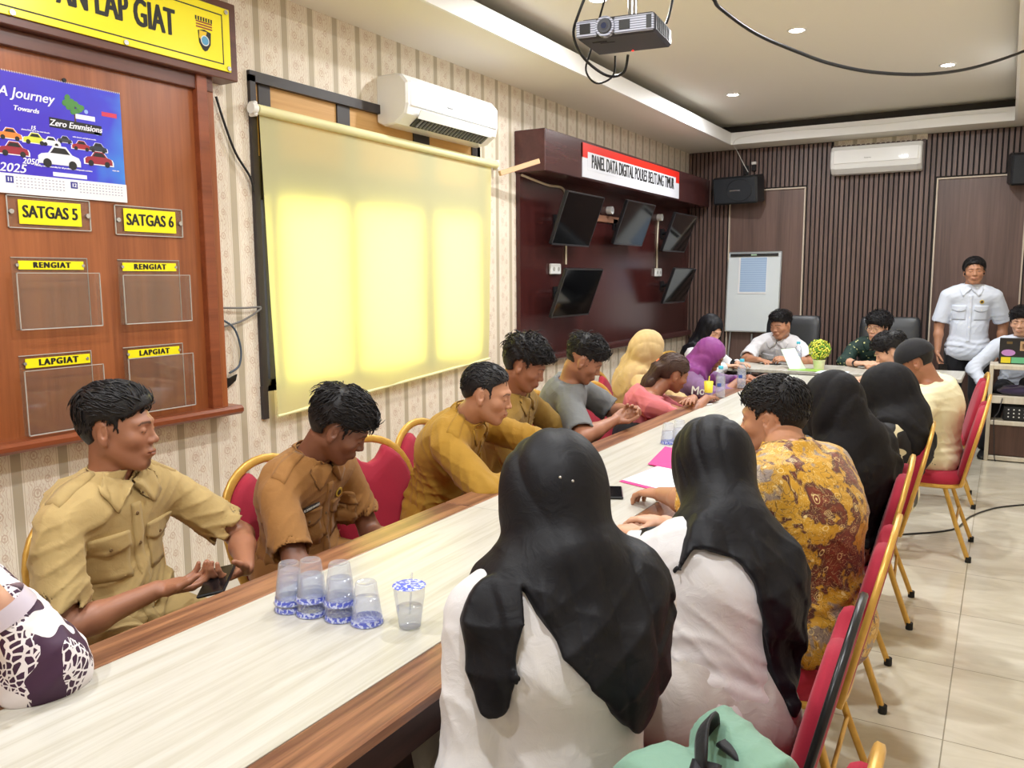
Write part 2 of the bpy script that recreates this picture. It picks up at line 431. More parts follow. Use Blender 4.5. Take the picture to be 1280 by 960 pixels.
b = MB(); b.b2((-.045, WY0+.03, 2.13), (-.01, 3.53, WZ1-.03), M_PLY); b.b2((-.045, 3.63, 2.13), (-.01, 4.21, WZ1-.03), M_PLY); b.b2((-.045, 4.37, 2.13), (-.01, WY1-.03, WZ1-.03), M_PLY)
b.build('plywood_panel', e)
gl = NT('window_glass'); 
tr = gl.n.new('ShaderNodeBsdfTransparent'); gs = gl.n.new('ShaderNodeBsdfGlossy'); gs.inputs['Roughness'].default_value = .02; mx = gl.n.new('ShaderNodeMixShader'); mx.inputs[0].default_value = .06
gl.L(tr.outputs[0], mx.inputs[1]); gl.L(gs.outputs[0], mx.inputs[2]); gl.L(mx.outputs[0], gl.out.inputs[0]); M_PANE = gl.m
b = MB()
for y0, y1 in ((WY0+.035, 3.53), (3.63, 4.21), (4.37, WY1-.035)): b.b2((-.040, y0, WZ0+.03), (-.036, y1, 1.95), M_PANE)
b.build('window_pane', e)
# ---- roller blind
def m_blind():
    n = NT('cream_blind_fabric'); n.n.remove(n.b)
    d = n.n.new('ShaderNodeBsdfDiffuse'); t = n.n.new('ShaderNodeBsdfTranslucent'); m = n.n.new('ShaderNodeMixShader')
    d.inputs[0].default_value = S((238,236,190)); t.inputs[0].default_value = S((255,238,90)); m.inputs[0].default_value = .45
    n.L(d.outputs[0], m.inputs[1]); n.L(t.outputs[0], m.inputs[2]); n.L(m.outputs[0], n.out.inputs[0]); return n.m
M_BLIND = m_blind(); M_BLINDROLL = plain('cream_blind_roll', (232,228,176), .6)
e = empty('roller_blind', (XW+.045, 3.98, 0.85), 0, 'cream yellow roller blind glowing with daylight over the window', 'blind')
b = MB(); nu, nv = 60, 40
y0t, y1t = 2.93-3.98, 5.03-3.98; vs = []; 
for side in (0, 1):
    for j in range(nv+1):
        t = j/nv
        for i in range(nu+1):
            s_ = i/nu
            y = y0t+(y1t-y0t)*s_ - .055*t*s_ + .035*t*(1-s_); z = (2.33-.85) + (-.02)*s_ - t*((2.33-.845)*(1-s_)+(2.31-.965)*s_)
            x = .006*math.sin(s_*14+t*2)*t + .004*math.sin(s_*31)*t + .012*t*t*math.sin(t*9)*.3 - side*.0015
            vs.append((x, y, z))
fs = [(j*(nu+1)+i, j*(nu+1)+i+1, (j+1)*(nu+1)+i+1, (j+1)*(nu+1)+i) for j in range(nv) for i in range(nu)]
b.add(vs[:(nu+1)*(nv+1)], fs, M_BLIND, True); b.build('blind_fabric', e, fix=False)
b = MB(); b.tube([(0.01, y0t-.02, 1.485), (0.01, y1t+.05, 1.465)], .024, M_BLINDROLL, 16); b.build('roller', e)
b = MB(); p0 = Vector((.004, y0t+.035, -.005)); p1 = Vector((.004, y1t-.055, .115)); b.tube([p0, p1], .009, M_BLINDROLL, 8); b.build('bottom_bar', e)
b = MB(); b.box((0.0, y0t-.035, 1.485), (.05, .02, .07), M_WHITEP, .006); b.cyl((.01, y0t-.06, 1.485), .026, .03, M_WHITEP, 16, axis='Y'); b.build('bracket', e); b = MB(); b.box((0.0, y1t+.06, 1.465), (.05, .02, .07), M_WHITEP, .006); b.build('bracket', e)
# ================================================================ TABLES
def m_tabletop():
    n = NT('pale_grained_laminate'); p = n.coord('Object'); x = n.sep(p)
    v = n.comb(n.math('MULTIPLY', x[0], 26.0), n.math('MULTIPLY', x[1], 1.1), n.math('MULTIPLY', x[2], 26.0))
    a = n.noise(v, 1.0, 6, .65, 1.2)[0]
    n.set(col=n.ramp(a, [(.30, S((172,167,152))), (.52, S((190,187,177))), (.7, S((200,198,191)))]), rough=.34); return n.m
M_TOP = m_tabletop()
M_TOPX = m_tabletop()
M_EDGE = wood('walnut_edge_band', (96,60,44), (160,112,80), 1.6, 1, .33, 6, contrast=1.5)
M_DKW = wood('dark_walnut_board', (44,27,24), (72,46,40), .8, 1, .45)
M_DKWZ = wood('dark_walnut_board_upright', (48,30,26), (78,52,44), .8, 2, .4)
TX0, TX1 = -1.66, -.895; TZ = .75
TLAB = ['near section of the long meeting table, holding the water glasses', 'middle section of the long meeting table with pink folders on it', 'far section of the long meeting table with water bottles on it']
for i, (y0, y1) in enumerate(((-.35, 2.33), (2.33, 4.72), (4.72, 6.84))):
    yc = (y0+y1)/2; L = y1-y0-.003; xc = (TX0+TX1)/2
    e = empty('meeting_table', (xc, yc, 0), 0, TLAB[i], 'table', 'sections of the long meeting table')
    b = MB(); b.box((-.0, 0, TZ-.0125), (.53, L, .025), M_TOP, .001); b.build('tabletop', e)
    for sx in (-1, 1):
        b = MB(); b.box((sx*.3235, 0, TZ-.0135), (.117, L, .027), M_EDGE, .004); b.build('edge_band', e)
        b = MB(); b.box((sx*.355, 0, TZ-.067), (.018, L-.02, .08), M_DKW, .002); b.build('apron', e)
    for sy in (-1, 1):
        b = MB(); b.box((0, sy*(L/2-.03), (TZ-.03)/2), (.68, .025, TZ-.03), M_DKWZ, .003); b.build('leg_panel', e)
    b = MB(); b.box((0, 0, .40), (.02, L-.09, .55), M_DKW, .002); b.build('modesty_panel', e)
e = empty('head_table', (-1.30, 7.29, 0), 0, 'head table with pale top standing crosswise at the far end', 'table')
b = MB(); b.box((0, 0, TZ+.0), (2.1, .60, .03), M_TOPX, .004); b.build('tabletop', e)
b = MB(); b.box((0, -.24, .36), (2.0, .02, .70), M_DKWZ, .002); b.build('modesty_panel', e)
for sx in (-1, 1): b = MB(); b.box((sx*1.0, 0, .365), (.025, .52, .73), M_DKWZ, .003); b.build('leg_panel', e)

# ================================================================ BANQUET CHAIR
M_GOLD = NT('gold_painted_steel'); M_GOLD.set(col=S((212,165,74)), rough=.34, metal=.35); _c = M_GOLD.noise(M_GOLD.coord(), 30, 3)[0]; M_GOLD.set(col=M_GOLD.mix(_c, S((190,142,58)), S((226,182,92)))); M_GOLD = M_GOLD.m
M_DGOLD = plain('worn_brown_steel', (120,88,40), .4, metal=.4)
def m_fabric(name, c, c2=None, scale=500, rough=.85, sheen=.3, bump=.15):
    n = NT(name); a = n.noise(n.coord(), scale, 2)[0]; c2 = c2 or tuple(int(v*.82) for v in c)
    f2 = n.noise(n.coord(), 9, 3)[0]
    n.set(col=n.mix(n.math('MULTIPLY', n.math('ADD', a, f2), .5), S(c2), S(c)), rough=rough, sheen=sheen); n.bump(a, bump, .001); return n.m
M_RED = m_fabric('crimson_velvet', (176,20,54), (138,8,38), 300, .8, .12)
M_BLKM = plain('black_steel', (30,31,34), .3, metal=.3)
M_RUB = plain('black_rubber', (22,22,22), .7)
def make_chair(name, label, metal, group, cat='chair', legm=None):
    """forward = +Y, base centre at origin"""
    t = empty(name, (0,0,0), 0, label, cat, group); legm = legm or metal
    # back plane: hinge at y=-.19,z=.44, leaning back
    lean = math.radians(12); oy, oz = -.185, .43
    def B(s, u, d=0.0):   # s lateral, u up along back, d towards front
        return (s, oy-math.sin(lean)*u+math.cos(lean)*d, oz+math.cos(lean)*u*.94+math.sin(lean)*d)
    fr = [B(-.155, -.03), B(-.19, .06), B(-.215, .16), B(-.222, .25)]
    for k in range(1, 16):
        a = math.pi-math.pi*k/16
        fr.append(B(.222*math.cos(a)*(1.0), .25+.235*math.sin(a)**.92))
    fr += [B(.222, .25), B(.215, .16), B(.19, .06), B(.155, -.03)]
    b = MB(); b.tube(fr, 1.0, metal, 8, flat=(.009, .016), up=(0, 1, .2)); b.build('back_frame', t)
    # padded back: outline with a scooped top that leaves a hand hole under the arch
    def pad(sgn, th, inner=.0, mat=M_RED):
        N = 40; out = []
        pts = []
        for (s, u) in [(-.145, -.01), (-.178, .06), (-.2, .16), (-.207, .25)]: pts.append((s, u))
        for k in range(1, 6):
            a = math.pi-math.pi*k/14; pts.append((.207*math.cos(a), .25+.215*math.sin(a)**.92))
        pts += [(-.075, .425), (-.045, .395), (0, .378), (.045, .395), (.075, .425)]
        for k in range(9, 14):
            a = math.pi-math.pi*k/14; pts.append((.207*math.cos(a), .25+.215*math.sin(a)**.92))
        pts += [(.207, .25), (.2, .16), (.178, .06), (.145, -.01)]
        cx, cu = 0, .2
        rings = []
        for (sc_, d) in ((1.0, 0.0), (.995, .5), (.96, .85), (.88, 1.0), (.5, 1.08)):
            rings.append([B(cx+(s-cx)*sc_, cu+(u-cu)*sc_, sgn*th*d) for s, u in pts])
        return rings
    b = MB(); b.loft(pad(1, .035), M_RED, True); b.loft(pad(-1, .012), M_RED, True); b.build('back_pad', t)
    # seat
    out = []
    for k in range(36):
        a = 2*math.pi*k/36; c_, s_ = math.cos(a), math.sin(a)
        out.append((.205*math.copysign(abs(c_)**.55, c_)*(1.0+.06*s_), .205*math.copysign(abs(s_)**.55, s_)+.01))
    rings = []
    for sc_, z in ((.97, .405), (1.0, .415), (1.01, .435), (.97, .455), (.85, .468), (.4, .476)):
        rings.append([(x*sc_, y*sc_, z) for x, y in out])
    b = MB(); b.loft(rings, M_RED, True); b.build('seat', t)
    b = MB(); b.tube([(x*.96, y*.96, .398) for x, y in out]+[(out[0][0]*.96, out[0][1]*.96, .398)], 1.0, metal, 6, flat=(.012, .008), cap=False); b.build('seat_frame', t)
    for sx in (-1, 1):
        b = MB(); b.tube([(sx*.172, .17, .40), (sx*.182, .195, .2), (sx*.195, .225, .012)], 1.0, legm, 8, flat=(.011, .011)); lg = b.build('leg', t)
        b = MB(); b.cyl((sx*.195, .226, 0), .015, .03, M_RUB, 12); b.build('rubber_foot', lg)
        b = MB(); b.tube([(sx*.172, -.10, .40), (sx*.188, -.165, .2), (sx*.205, -.235, .012)], 1.0, legm, 8, flat=(.011, .011)); lg = b.build('leg', t)
        b = MB(); b.cyl((sx*.205, -.236, 0), .015, .03, M_RUB, 12); b.build('rubber_foot', lg)
    b = MB(); b.tube([(-.182, .19, .22), (.182, .19, .22)], .007, legm, 8); b.build('stretcher', t)
    b = MB(); b.tube([(-.188, -.165, .2), (.188, -.165, .2)], .007, legm, 8); b.build('stretcher', t)
    return t
gch = make_chair('banquet_chair', None, M_GOLD, 'gold framed red banquet chairs around the meeting table')
bch = None
def put_chair(x, y, ang, label, first=[True]):
    """ang: facing direction in degrees (0 = +x)"""
    o = gch if first[0] else copy_tree(gch)
    first[0] = False
    o.location = (x, y, 0); o.rotation_euler = (0, 0, math.radians(ang-90)); o['label'] = label
    return o
put_chair(-.33, 5.16, 180, 'gold and red banquet chair of the person in the black cap')
put_chair(-.53, 4.05, 184, 'gold and red banquet chair of the person in black hijab and cream floral dress')
put_chair(-.54, 3.23, 184, 'gold and red banquet chair of the person behind the batik shirt')
put_chair(-.50, 2.38, 182, 'gold and red banquet chair the batik shirted man sits on')
put_chair(-.40, 1.12, 180, 'gold and red banquet chair nearest the viewer, only its rounded top in view')
put_chair(-1.97, 2.53, -12, 'empty gold and red banquet chair between brown and mustard uniformed men')
put_chair(-2.04, 2.12, 0, 'gold and red banquet chair under the man in brown uniform')
put_chair(-2.13, 1.50, 4, 'gold and red banquet chair under the man holding a phone')
put_chair(-2.02, 3.04, 2, 'gold and red banquet chair under the mustard uniformed man')
put_chair(-2.12, 3.52, 0, 'gold and red banquet chair under the man with thick wavy hair')
put_chair(-2.06, 4.13, -5, 'gold and red banquet chair behind the man in grey t-shirt')
put_chair(-1.93, 4.62, -12, 'gold and red banquet chair under the woman in pink')
put_chair(-2.16, 5.25, 0, 'gold and red banquet chair under the woman in beige hijab')
put_chair(-2.08, 5.95, 0, 'gold and red banquet chair under the woman in purple hijab')
put_chair(-2.25, 6.85, -20, 'gold and red banquet chair in the far left corner')
put_chair(-.36, 6.33, 185, 'gold and red banquet chair by the head table, under the half hidden dark haired person')
put_chair(-2.02, .50, 0, 'gold and red banquet chair by the purple patterned sleeve')
# black framed one
bch = make_chair('banquet_chair', 'black framed red chair under the second woman in white blouse and black hijab', M_BLKM, 'gold framed red banquet chairs around the meeting table', legm=M_DGOLD)
del bch['group']
bch.location = (-.50, 1.71, 0); bch.rotation_euler = (0, 0, math.radians(182-90))
# office chairs
M_LEA = plain('black_leather', (36,38,42), .38)
def office(x, y, ang, label):
    t = empty('office_chair', (x, y, 0), math.radians(ang-90), label, 'chair', 'black leather office chairs at the head table')
    def shell(w0, w1, z0, z1, y0, y1, th):
        out = []
        for (zt, wv) in ((0, w0), (.15, w0*1.05), (.5, (w0+w1)/2*1.03), (.85, w1), (.96, w1*.96), (1, w1*.88)):
            yy = y0+(y1-y0)*zt; zz = z0+(z1-z0)*zt
            ring = []
            for k in range(24):
                a = 2*math.pi*k/24; c_, s_ = math.cos(a), math.sin(a)
                ring.append((wv*math.copysign(abs(c_)**.4, c_), yy+th*math.copysign(abs(s_)**.6, s_)*(.6 if zt in (0, 1) else 1), zz))
            out.append(ring)
        return out
    b = MB(); b.loft(shell(.25, .27, .50, 1.14, -.22, -.34, .045), M_LEA); bk = b.build('backrest', t)
    b = MB(); b.tube([(.24, -.285, .80), (.225, -.335, 1.10)], .004, plain('seam_highlight', (120,122,126), .3), 6); b.build('seam_glint', bk)  # pale strip paints the highlight along the backrest seam
    b = MB(); b.box((0, 0, .47), (.50, .48, .11), M_LEA, .04); b.build('seat', t)
    for sx in (-1, 1):
        b = MB(); b.tube([(sx*.26, -.2, .5), (sx*.30, -.18, .66), (sx*.30, .15, .68), (sx*.26, .18, .5)], .018, M_BLKM, 8); b.build('armrest', t)
    b = MB(); b.cyl((0, 0, .12), .03, .3, M_BLKM, 12); b.build('gas_lift', t)
    for k in range(5):
        a = 2*math.pi*k/5; b = MB(); b.tube([(0, 0, .12), (.28*math.cos(a), .28*math.sin(a), .07)], .018, M_BLKM, 8); lg = b.build('leg', t)
        b = MB(); b.cyl((.28*math.cos(a)-.01, .28*math.sin(a), .03), .03, .02, M_BLKM, 12, axis='X'); b.build('caster', lg)
    return t
office(-1.86, 8.36, -95, 'black leather office chair behind the seated man in white shirt')
office(-.93, 8.36, -88, 'black leather office chair behind the young man in dark green shirt')

# ================================================================ NOTICE BOARD ON THE LEFT WALL
M_BWOOD = wood('reddish_teak_veneer', (122,66,36), (170,100,58), .7, 2, .3)
M_BWOODH = wood('reddish_teak_rail', (112,56,32), (152,82,50), .7, 1, .3)
M_BDK = wood('dark_teak_header', (78,44,36), (108,66,54), .7, 1, .35)
BY0, BY1, BZ0, BZ1 = -.2, 2.66, .905, 2.45
e = empty('notice_board', (XW, 1.2, .9), 0, 'large teak framed notice board with yellow headed sign on the left wall', 'notice board')
def bb(lo, hi, m, name, bev=.003, par=e, o=(XW, 1.2, .9)):
    q = MB(); q.b2([a-c for a, c in zip(lo, o)], [a-c for a, c in zip(hi, o)], m, bev); return q.build(name, par)
bb((XW, BY0, BZ0), (XW+.05, BY1, BZ1), M_BWOOD, 'backboard')
bb((XW, 2.545, BZ0), (XW+.085, 2.60, BZ1), M_BWOODH, 'side_rail'); bb((XW, 2.60, BZ0), (XW+.068, 2.645, BZ1), M_BWOOD, 'side_rail')
bb((XW, BY0, .905), (XW+.12, 2.70, .945), M_BWOODH, 'bottom_shelf', .012)
bb((XW, BY0, 2.42), (XW+.115, 2.75, 2.755), M_BDK, 'header_box', .004)
bb((XW, BY0, 2.36), (XW+.075, 2.64, 2.42), M_BDK, 'top_rail', .003)
# yellow sign
M_YEL = plain('yellow_acrylic', (250,236,20), .3); M_BLK2 = plain('black_print', (22,20,18), .5); M_STEEL = plain('steel_cap', (190,190,190), .25, metal=.8)
sx_ = XW+.118
s = empty('yellow_sign', (sx_, 2.0, 2.43), 0, 'yellow sign with black capital lettering on the notice board header', 'sign')
def sb(lo, hi, m, name, bev=0, par=s, o=(sx_, 2.0, 2.43)): return bb(lo, hi, m, name, bev, par, o)
sb((sx_, .35, 2.452), (sx_+.006, 2.705, 2.72), M_YEL, 'sign_plate', .001)
q = MB()
for lo, hi in (((.42, 2.478), (2.665, 2.483)), ((.42, 2.685), (2.665, 2.690)), ((2.660, 2.483), (2.665, 2.685)), ((.42, 2.483), (.425, 2.685))):
    q.b2((.006, lo[0]-2.0, lo[1]-2.43), (.0068, hi[0]-2.0, hi[1]-2.43), M_BLK2)
q.build('printed_border', s)
text_mesh('lettering', 'RENGIAT DAN LAP GIAT', .150, M_BLK2, s, (.0068, 2.415-2.0, 2.587-2.43), WALLROT, sx=.56, bold=.0045, align='RIGHT', spacing=1.02)
for yy, zz in ((2.685, 2.705), (2.69, 2.466), (2.18, 2.462), (1.74, 2.462), (1.2, 2.462)):
    q = MB(); q.cyl((.006, yy-2.0, zz-2.43), .010, .006, M_STEEL, 12, axis='X'); q.build('screw_cap', s)
# crest
q = MB(); cy, cz = 2.565-2.0, 2.575-2.43
M_RDK = plain('crest_brown_red', (150,60,40), .5); M_BLU = plain('crest_blue', (90,160,200), .5); M_CG = plain('crest_gold', (236,200,40), .5)
sh = [(cy-.034, cz+.02), (cy-.030, cz-.03), (cy-.012, cz-.056), (cy, cz-.062), (cy+.012, cz-.056), (cy+.030, cz-.03), (cy+.034, cz+.02), (cy, cz+.028)]
q.prism(sh, .0062, .0075, M_BLK2, (1, 2, 0)); q.prism([(cy-.028, cz+.02), (cy-.03, cz-.01), (cy-.005, cz-.03), (cy+.012, cz+.02)], .0075, .0082, M_CG, (1, 2, 0))
q.cyl((.0078, cy, cz-.018), .022, .001, M_WHITEP, 20, axis='X'); q.cyl((.0085, cy, cz-.018), .018, .001, M_BLU, 20, axis='X')
for k in range(3):
    q.b2((.0062, cy-.042, cz+.032+k*.011), (.0072, cy+.042, cz+.038+k*.011), M_RDK)
for k in range(7): q.b2((.0062, cy-.045+k*.0135, cz+.062), (.0074, cy-.038+k*.0135, cz+.078), M_BLK2)
q.b2((.0062, cy-.045, cz+.075), (.0072, cy+.045, cz+.079), M_CG)
q.build('crest', s)
# ---- small placards and pockets
def m_acr():
    n = NT('clear_acrylic'); n.n.remove(n.b)
    tr = n.n.new('ShaderNodeBsdfTransparent'); gs = n.n.new('ShaderNodeBsdfGlossy'); gs.inputs['Roughness'].default_value = .03
    df = n.n.new('ShaderNodeBsdfDiffuse'); df.inputs[0].default_value = S((225,225,222))
    lw = n.n.new('ShaderNodeLayerWeight'); lw.inputs[0].default_value = .12; fr = n.n.new('ShaderNodeMath'); fr.operation = 'MULTIPLY'; fr.inputs[1].default_value = .45; n.L(lw.outputs[1], fr.inputs[0])
    tr.inputs[0].default_value = (.96, .97, .96, 1)
    m1 = n.n.new('ShaderNodeMixShader'); m2 = n.n.new('ShaderNodeMixShader'); m1.inputs[0].default_value = .02
    n.L(tr.outputs[0], m1.inputs[1]); n.L(df.outputs[0], m1.inputs[2]); n.L(fr.outputs[0], m2.inputs[0]); n.L(m1.outputs[0], m2.inputs[1]); n.L(gs.outputs[0], m2.inputs[2])
    n.L(m2.outputs[0], n.out.inputs[0]); return n.m
M_ACR = m_acr()
M_ACRE = plain('acrylic_cut_edge', (226,224,216), .2, trans=.35)
xb = XW+.05
def placard(y0, y1, z0, z1, txt, label, ay0, ay1, az0, az1):
    yc, zc = (ay0+ay1)/2, az0
    e = empty('name_placard', (xb, yc, zc), 0, label, 'sign')
    q = MB(); q.b2((.004, ay0-yc, az0-zc), (.008, ay1-yc, az1-zc), M_ACR); pl = q.build('acrylic_plate', e)
    q = MB()
    for lo, hi in (((ay0, az0), (ay1, az0+.003)), ((ay0, az1-.003), (ay1, az1)), ((ay0, az0), (ay0+.003, az1)), ((ay1-.003, az0), (ay1, az1))): q.b2((.0035, lo[0]-yc, lo[1]-zc), (.0085, hi[0]-yc, hi[1]-zc), M_ACRE)
    q.build('cut_edge', pl)
    q = MB(); q.b2((.0085, y0-yc, z0-zc), (.0095, y1-yc, z1-zc), M_YEL); q.build('yellow_label', e)
    text_mesh('lettering', txt, (z1-z0)*.72, M_BLK2, e, (.0098, (y0+y1)/2-yc, (z0+z1)/2-zc), WALLROT, sx=.78, bold=.0022)
    for yy in (ay0+.013, ay1-.013):
        q = MB(); q.cyl((.002, yy-yc, (az0+az1)/2-zc), .009, .012, M_STEEL, 12, axis='X'); q.build('screw_cap', e)
placard(1.745, 1.985, 1.738, 1.825, 'SATGAS 5', 'yellow placard reading SATGAS 5 below the calendar', 1.705, 2.025, 1.722, 1.840)
placard(2.168, 2.416, 1.730, 1.822, 'SATGAS 6', 'yellow placard reading SATGAS 6 right of the calendar', 2.130, 2.452, 1.714, 1.834)
def pocket(y0, y1, z0, z1, ly0, ly1, lz0, lz1, txt, label):
    yc, zc = (y0+y1)/2, z0
    e = empty('acrylic_pocket', (xb, yc, zc), 0, label, 'document holder', 'clear acrylic document pockets on the notice board')
    q = MB(); q.b2((.003, y0-yc, 0), (.006, y1-.03-yc, lz1+.012-zc), M_ACR); q.build('back_plate', e)
    q = MB(); q.b2((.032, y0-yc, 0), (.035, y1-yc, z1-zc), M_ACR); q.build('front_plate', e)
    q = MB(); w = .0025
    for lo, hi in (((.006, y0, z0), (.035, y1, z0+.004)), ((.006, y0, z0), (.035, y0+w, z1)), ((.006, y1-w, z0), (.035, y1, z1))):
        q.b2((lo[0], lo[1]-yc, lo[2]-zc), (hi[0], hi[1]-yc, hi[2]-zc), M_ACR)
    for lo, hi in (((.032, y0, z1-w), (.036, y1, z1)), ((.031, y0, z0), (.036, y1, z0+.004)), ((.031, y0, z0), (.036, y0+w, z1)), ((.031, y1-w, z0), (.036, y1, z1)), ((.003, y0, lz1+.010), (.006, y1-.03, lz1+.013)), ((.003, y1-.032, z0), (.006, y1-.030, lz1+.012))):
        q.b2((lo[0], lo[1]-yc, lo[2]-zc), (hi[0], hi[1]-yc, hi[2]-zc), M_ACRE)
    q.build('folded_sides', e)
    q = MB(); q.b2((.006, ly0-yc, lz0-zc), (.0072, ly1-yc, lz1-zc), M_YEL); q.build('yellow_label', e)
    text_mesh('lettering', txt, (lz1-lz0)*.92, M_BLK2, e, (.0076, (ly0+ly1)/2-yc, (lz0+lz1)/2-zc), WALLROT, sx=1.0, bold=.0022, spacing=1.25)
    for yy in (y0+.02, y1-.05):
        q = MB(); q.cyl((.002, yy-yc, (lz0+lz1)/2-zc), .006, .008, M_STEEL, 10, axis='X'); q.build('screw_cap', e)
pocket(1.705, 2.030, 1.350, 1.560, 1.730, 1.982, 1.572, 1.604, 'RENGIAT', 'left of the two clear pockets headed RENGIAT, straight below the calendar')
pocket(2.130, 2.455, 1.350, 1.552, 2.150, 2.407, 1.568, 1.602, 'RENGIAT', 'right of the two clear pockets headed RENGIAT, next to the side rail')
pocket(1.705, 2.020, .955, 1.200, 1.727, 1.982, 1.206, 1.242, 'LAPGIAT', 'clear pocket headed LAPGIAT beside the head of the phone holding man')
pocket(2.130, 2.450, .975, 1.210, 2.150, 2.400, 1.208, 1.242, 'LAPGIAT', 'clear pocket headed LAPGIAT at the lower right of the notice board')
# ---- calendar
def m_cal():
    n = NT('blue_calendar_print'); p = n.coord('Object'); x = n.sep(p)
    a = n.noise(p, 5, 2, .5, .5)[0]
    r = n.ramp(n.math('ADD', n.math('MULTIPLY', x[1], 1.1), n.math('MULTIPLY', a, .7)), [(.2, S((62,40,190))), (.55, S((60,60,210))), (.8, S((60,140,225)))])
    n.set(col=r, rough=.35); return n.m
M_CAL = m_cal(); M_PAPER = plain('white_paper', (238,238,240), .6)
cy0, cy1, cz0, cz1 = 1.66, 2.185, 1.845, 2.275
e = empty('wall_calendar', (xb, 1.92, 1.845), 0, 'blue wall calendar with rows of small cars hung on the notice board', 'calendar')
def cb(y0, z0, y1, z1, m, x0=.010, x1=.0105): 
    q = MB(); q.b2((x0, y0-1.92, z0-1.845), (x1, y1-1.92, z1-1.845), m); return q
cb(cy0, 1.915, cy1, cz1, M_CAL, .004, .009).build('picture_sheet', e)
cb(cy0, 1.845, cy1+.004, 1.916, M_PAPER, .004, .0095).build('date_strip', e)
q = MB()
for k in range(60): q.tube([(.006, cy0+.004+k*.0088-1.92, cz1-.004-1.845), (.011, cy0+.004+k*.0088-1.92, cz1-1.845), (.006, cy0+.004+k*.0088-1.92, cz1+.004-1.845)], .0012, M_WHITEP, 4)
q.build('spiral_binding', e)
q = MB(); q.cyl((.006, 1.955-1.92, cz1+.008-1.845), .008, .006, M_BLK2, 10, axis='X'); q.build('hanger', e)
M_WPR = plain('white_print', (240,240,250), .5)
XT = .0098
def ct(txt, size, y, z, m=M_WPR, sx=1, shear=.25, bold=.0008): return text_mesh('lettering', txt, size, m, e, (XT+.0006, y-1.92, z-1.845), WALLROT, sx=sx, bold=bold, shear=shear, ext=.0003)
ct('A Journey', .050, 1.805, 2.202); ct('Towards', .024, 1.800, 2.150, sx=1.1)
q = MB(); q.M = Matrix.Translation((0, 1.99-1.92, 2.118-1.845)) @ Matrix.Rotation(math.radians(-1), 4, 'X'); q.b2((.009, -.105, -.018), (.0098, .105, .018), M_BLK2); q.build('caption_band', e)
ct('Zero Emmisions', .032, 1.99, 2.118); ct('2050.', .030, 1.805, 1.965); ct('2025', .044, 1.735, 1.935, sx=1.1); ct('15', .020, 1.82, 2.088)
ct('Meeting carbon neutrality for all products and corporate activities', .0085, 1.93, 1.955, shear=0, bold=.0003)
ct('planned line-up of the next decade', .0075, 1.83, 2.078, shear=0, bold=.0002); ct('with electric and hybrid models', .0075, 2.02, 2.078, shear=0, bold=.0002)
ct('scan me', .009, 2.145, 1.968, shear=0, bold=.0003)
q = cb(1.885, 1.922, 2.02, 1.937, M_WPR, .009, .0097); q.build('white_banner', e)
q = cb(2.10, 2.175, 2.165, 2.192, plain('red_print', (210,60,90), .5), .009, .0097); q.build('red_banner', e)
q = cb(1.99, 2.148, 2.07, 2.166, M_WPR, .009, .0097); q.build('white_banner', e)
M_CBLU = plain('navy_print', (50,50,140), .5)
for yy, tx in ((1.722, '11'), (1.965, '12')):
    q = cb(yy-.014, 1.882, yy+.014, 1.907, M_CBLU, .0093, .0099); q.build('month_box', e); ct(tx, .020, yy, 1.894, shear=0)
    q = MB()
    for r_ in range(4):
        for c_ in range(14): q.b2((.0094, yy+.022+c_*.0135-1.92, 1.902-r_*.011-1.845), (.0097, yy+.029+c_*.0135-1.92, 1.906-r_*.011-1.845), plain('grey_print', (170,170,190), .6) if r_+c_ == 0 else q.mats[0])
    q.build('date_grid', e)
# tree
q = MB(); random.seed(2)
M_TRG = plain('tree_print_green', (80,140,70), .6); M_TRB = plain('tree_print_brown', (90,60,40), .6)
q.b2((.009, 1.985-1.92, 2.135-1.845), (.0096, 1.992-1.92, 2.19-1.845), M_TRB)
for k in range(26):
    a = random.random()*6.3; r_ = random.random()**.5
    yy = 1.985-1.92+.036*r_*math.cos(a); zz = 2.2-1.845+.030*r_*math.sin(a); q.cyl((.0092, yy, zz), .010, .0004+.00004*k, M_TRG, 8, axis='X')
q.build('tree_picture', e)
for yy, zz, rr in ((1.735, 2.01, .014), (2.075, 2.11, .014), (2.035, 2.18, .008), (1.765, 2.018, .006)):
    q = MB(); q.cyl((.0092, yy-1.92, zz-1.845), rr, .0006, plain('pale_blue_print', (150,180,235), .5), 14, axis='X'); q.build('printed_bubble', e)
q = MB(); q.prism([(1.662-1.92, 2.10-1.845), (1.705-1.92, 2.095-1.845), (1.70-1.92, 2.16-1.845), (1.68-1.92, 2.175-1.845), (1.662-1.92, 2.165-1.845)], .009, .0096, M_WPR, (1, 2, 0)); q.build('printed_plug', e)
def car(y, z, w, c, outline=True, cnt=[0]):
    cnt[0] += 1; D = cnt[0]*.00013; c_ = plain('car_print', c, .4); dk = M_BLK2; q = MB()
    prof = [(-.5, 0), (-.5, .16), (-.42, .22), (-.26, .25), (-.14, .42), (.16, .42), (.30, .25), (.46, .20), (.5, .12), (.5, 0)]
    if outline: q.prism([(y-1.92+px*w*1.1, z-1.845+(pz-.03)*w*1.12) for px, pz in prof], .0090, .0096+D, M_WPR, (1, 2, 0))
    q.prism([(y-1.92+px*w, z-1.845+pz*w) for px, pz in prof], .0092, .0100+D, c_, (1, 2, 0))
    q.prism([(y-1.92+px*w, z-1.845+pz*w) for px, pz in [(-.22, .25), (-.12, .38), (.14, .38), (.25, .25)]], .0094, .0103+D, dk, (1, 2, 0))
    for px in (-.3, .3): q.cyl((.0095, y-1.92+px*w, z-1.845+.02*w), (.10)*w, .0009+D, dk, 12, axis='X')
    q.build('car_picture', e)
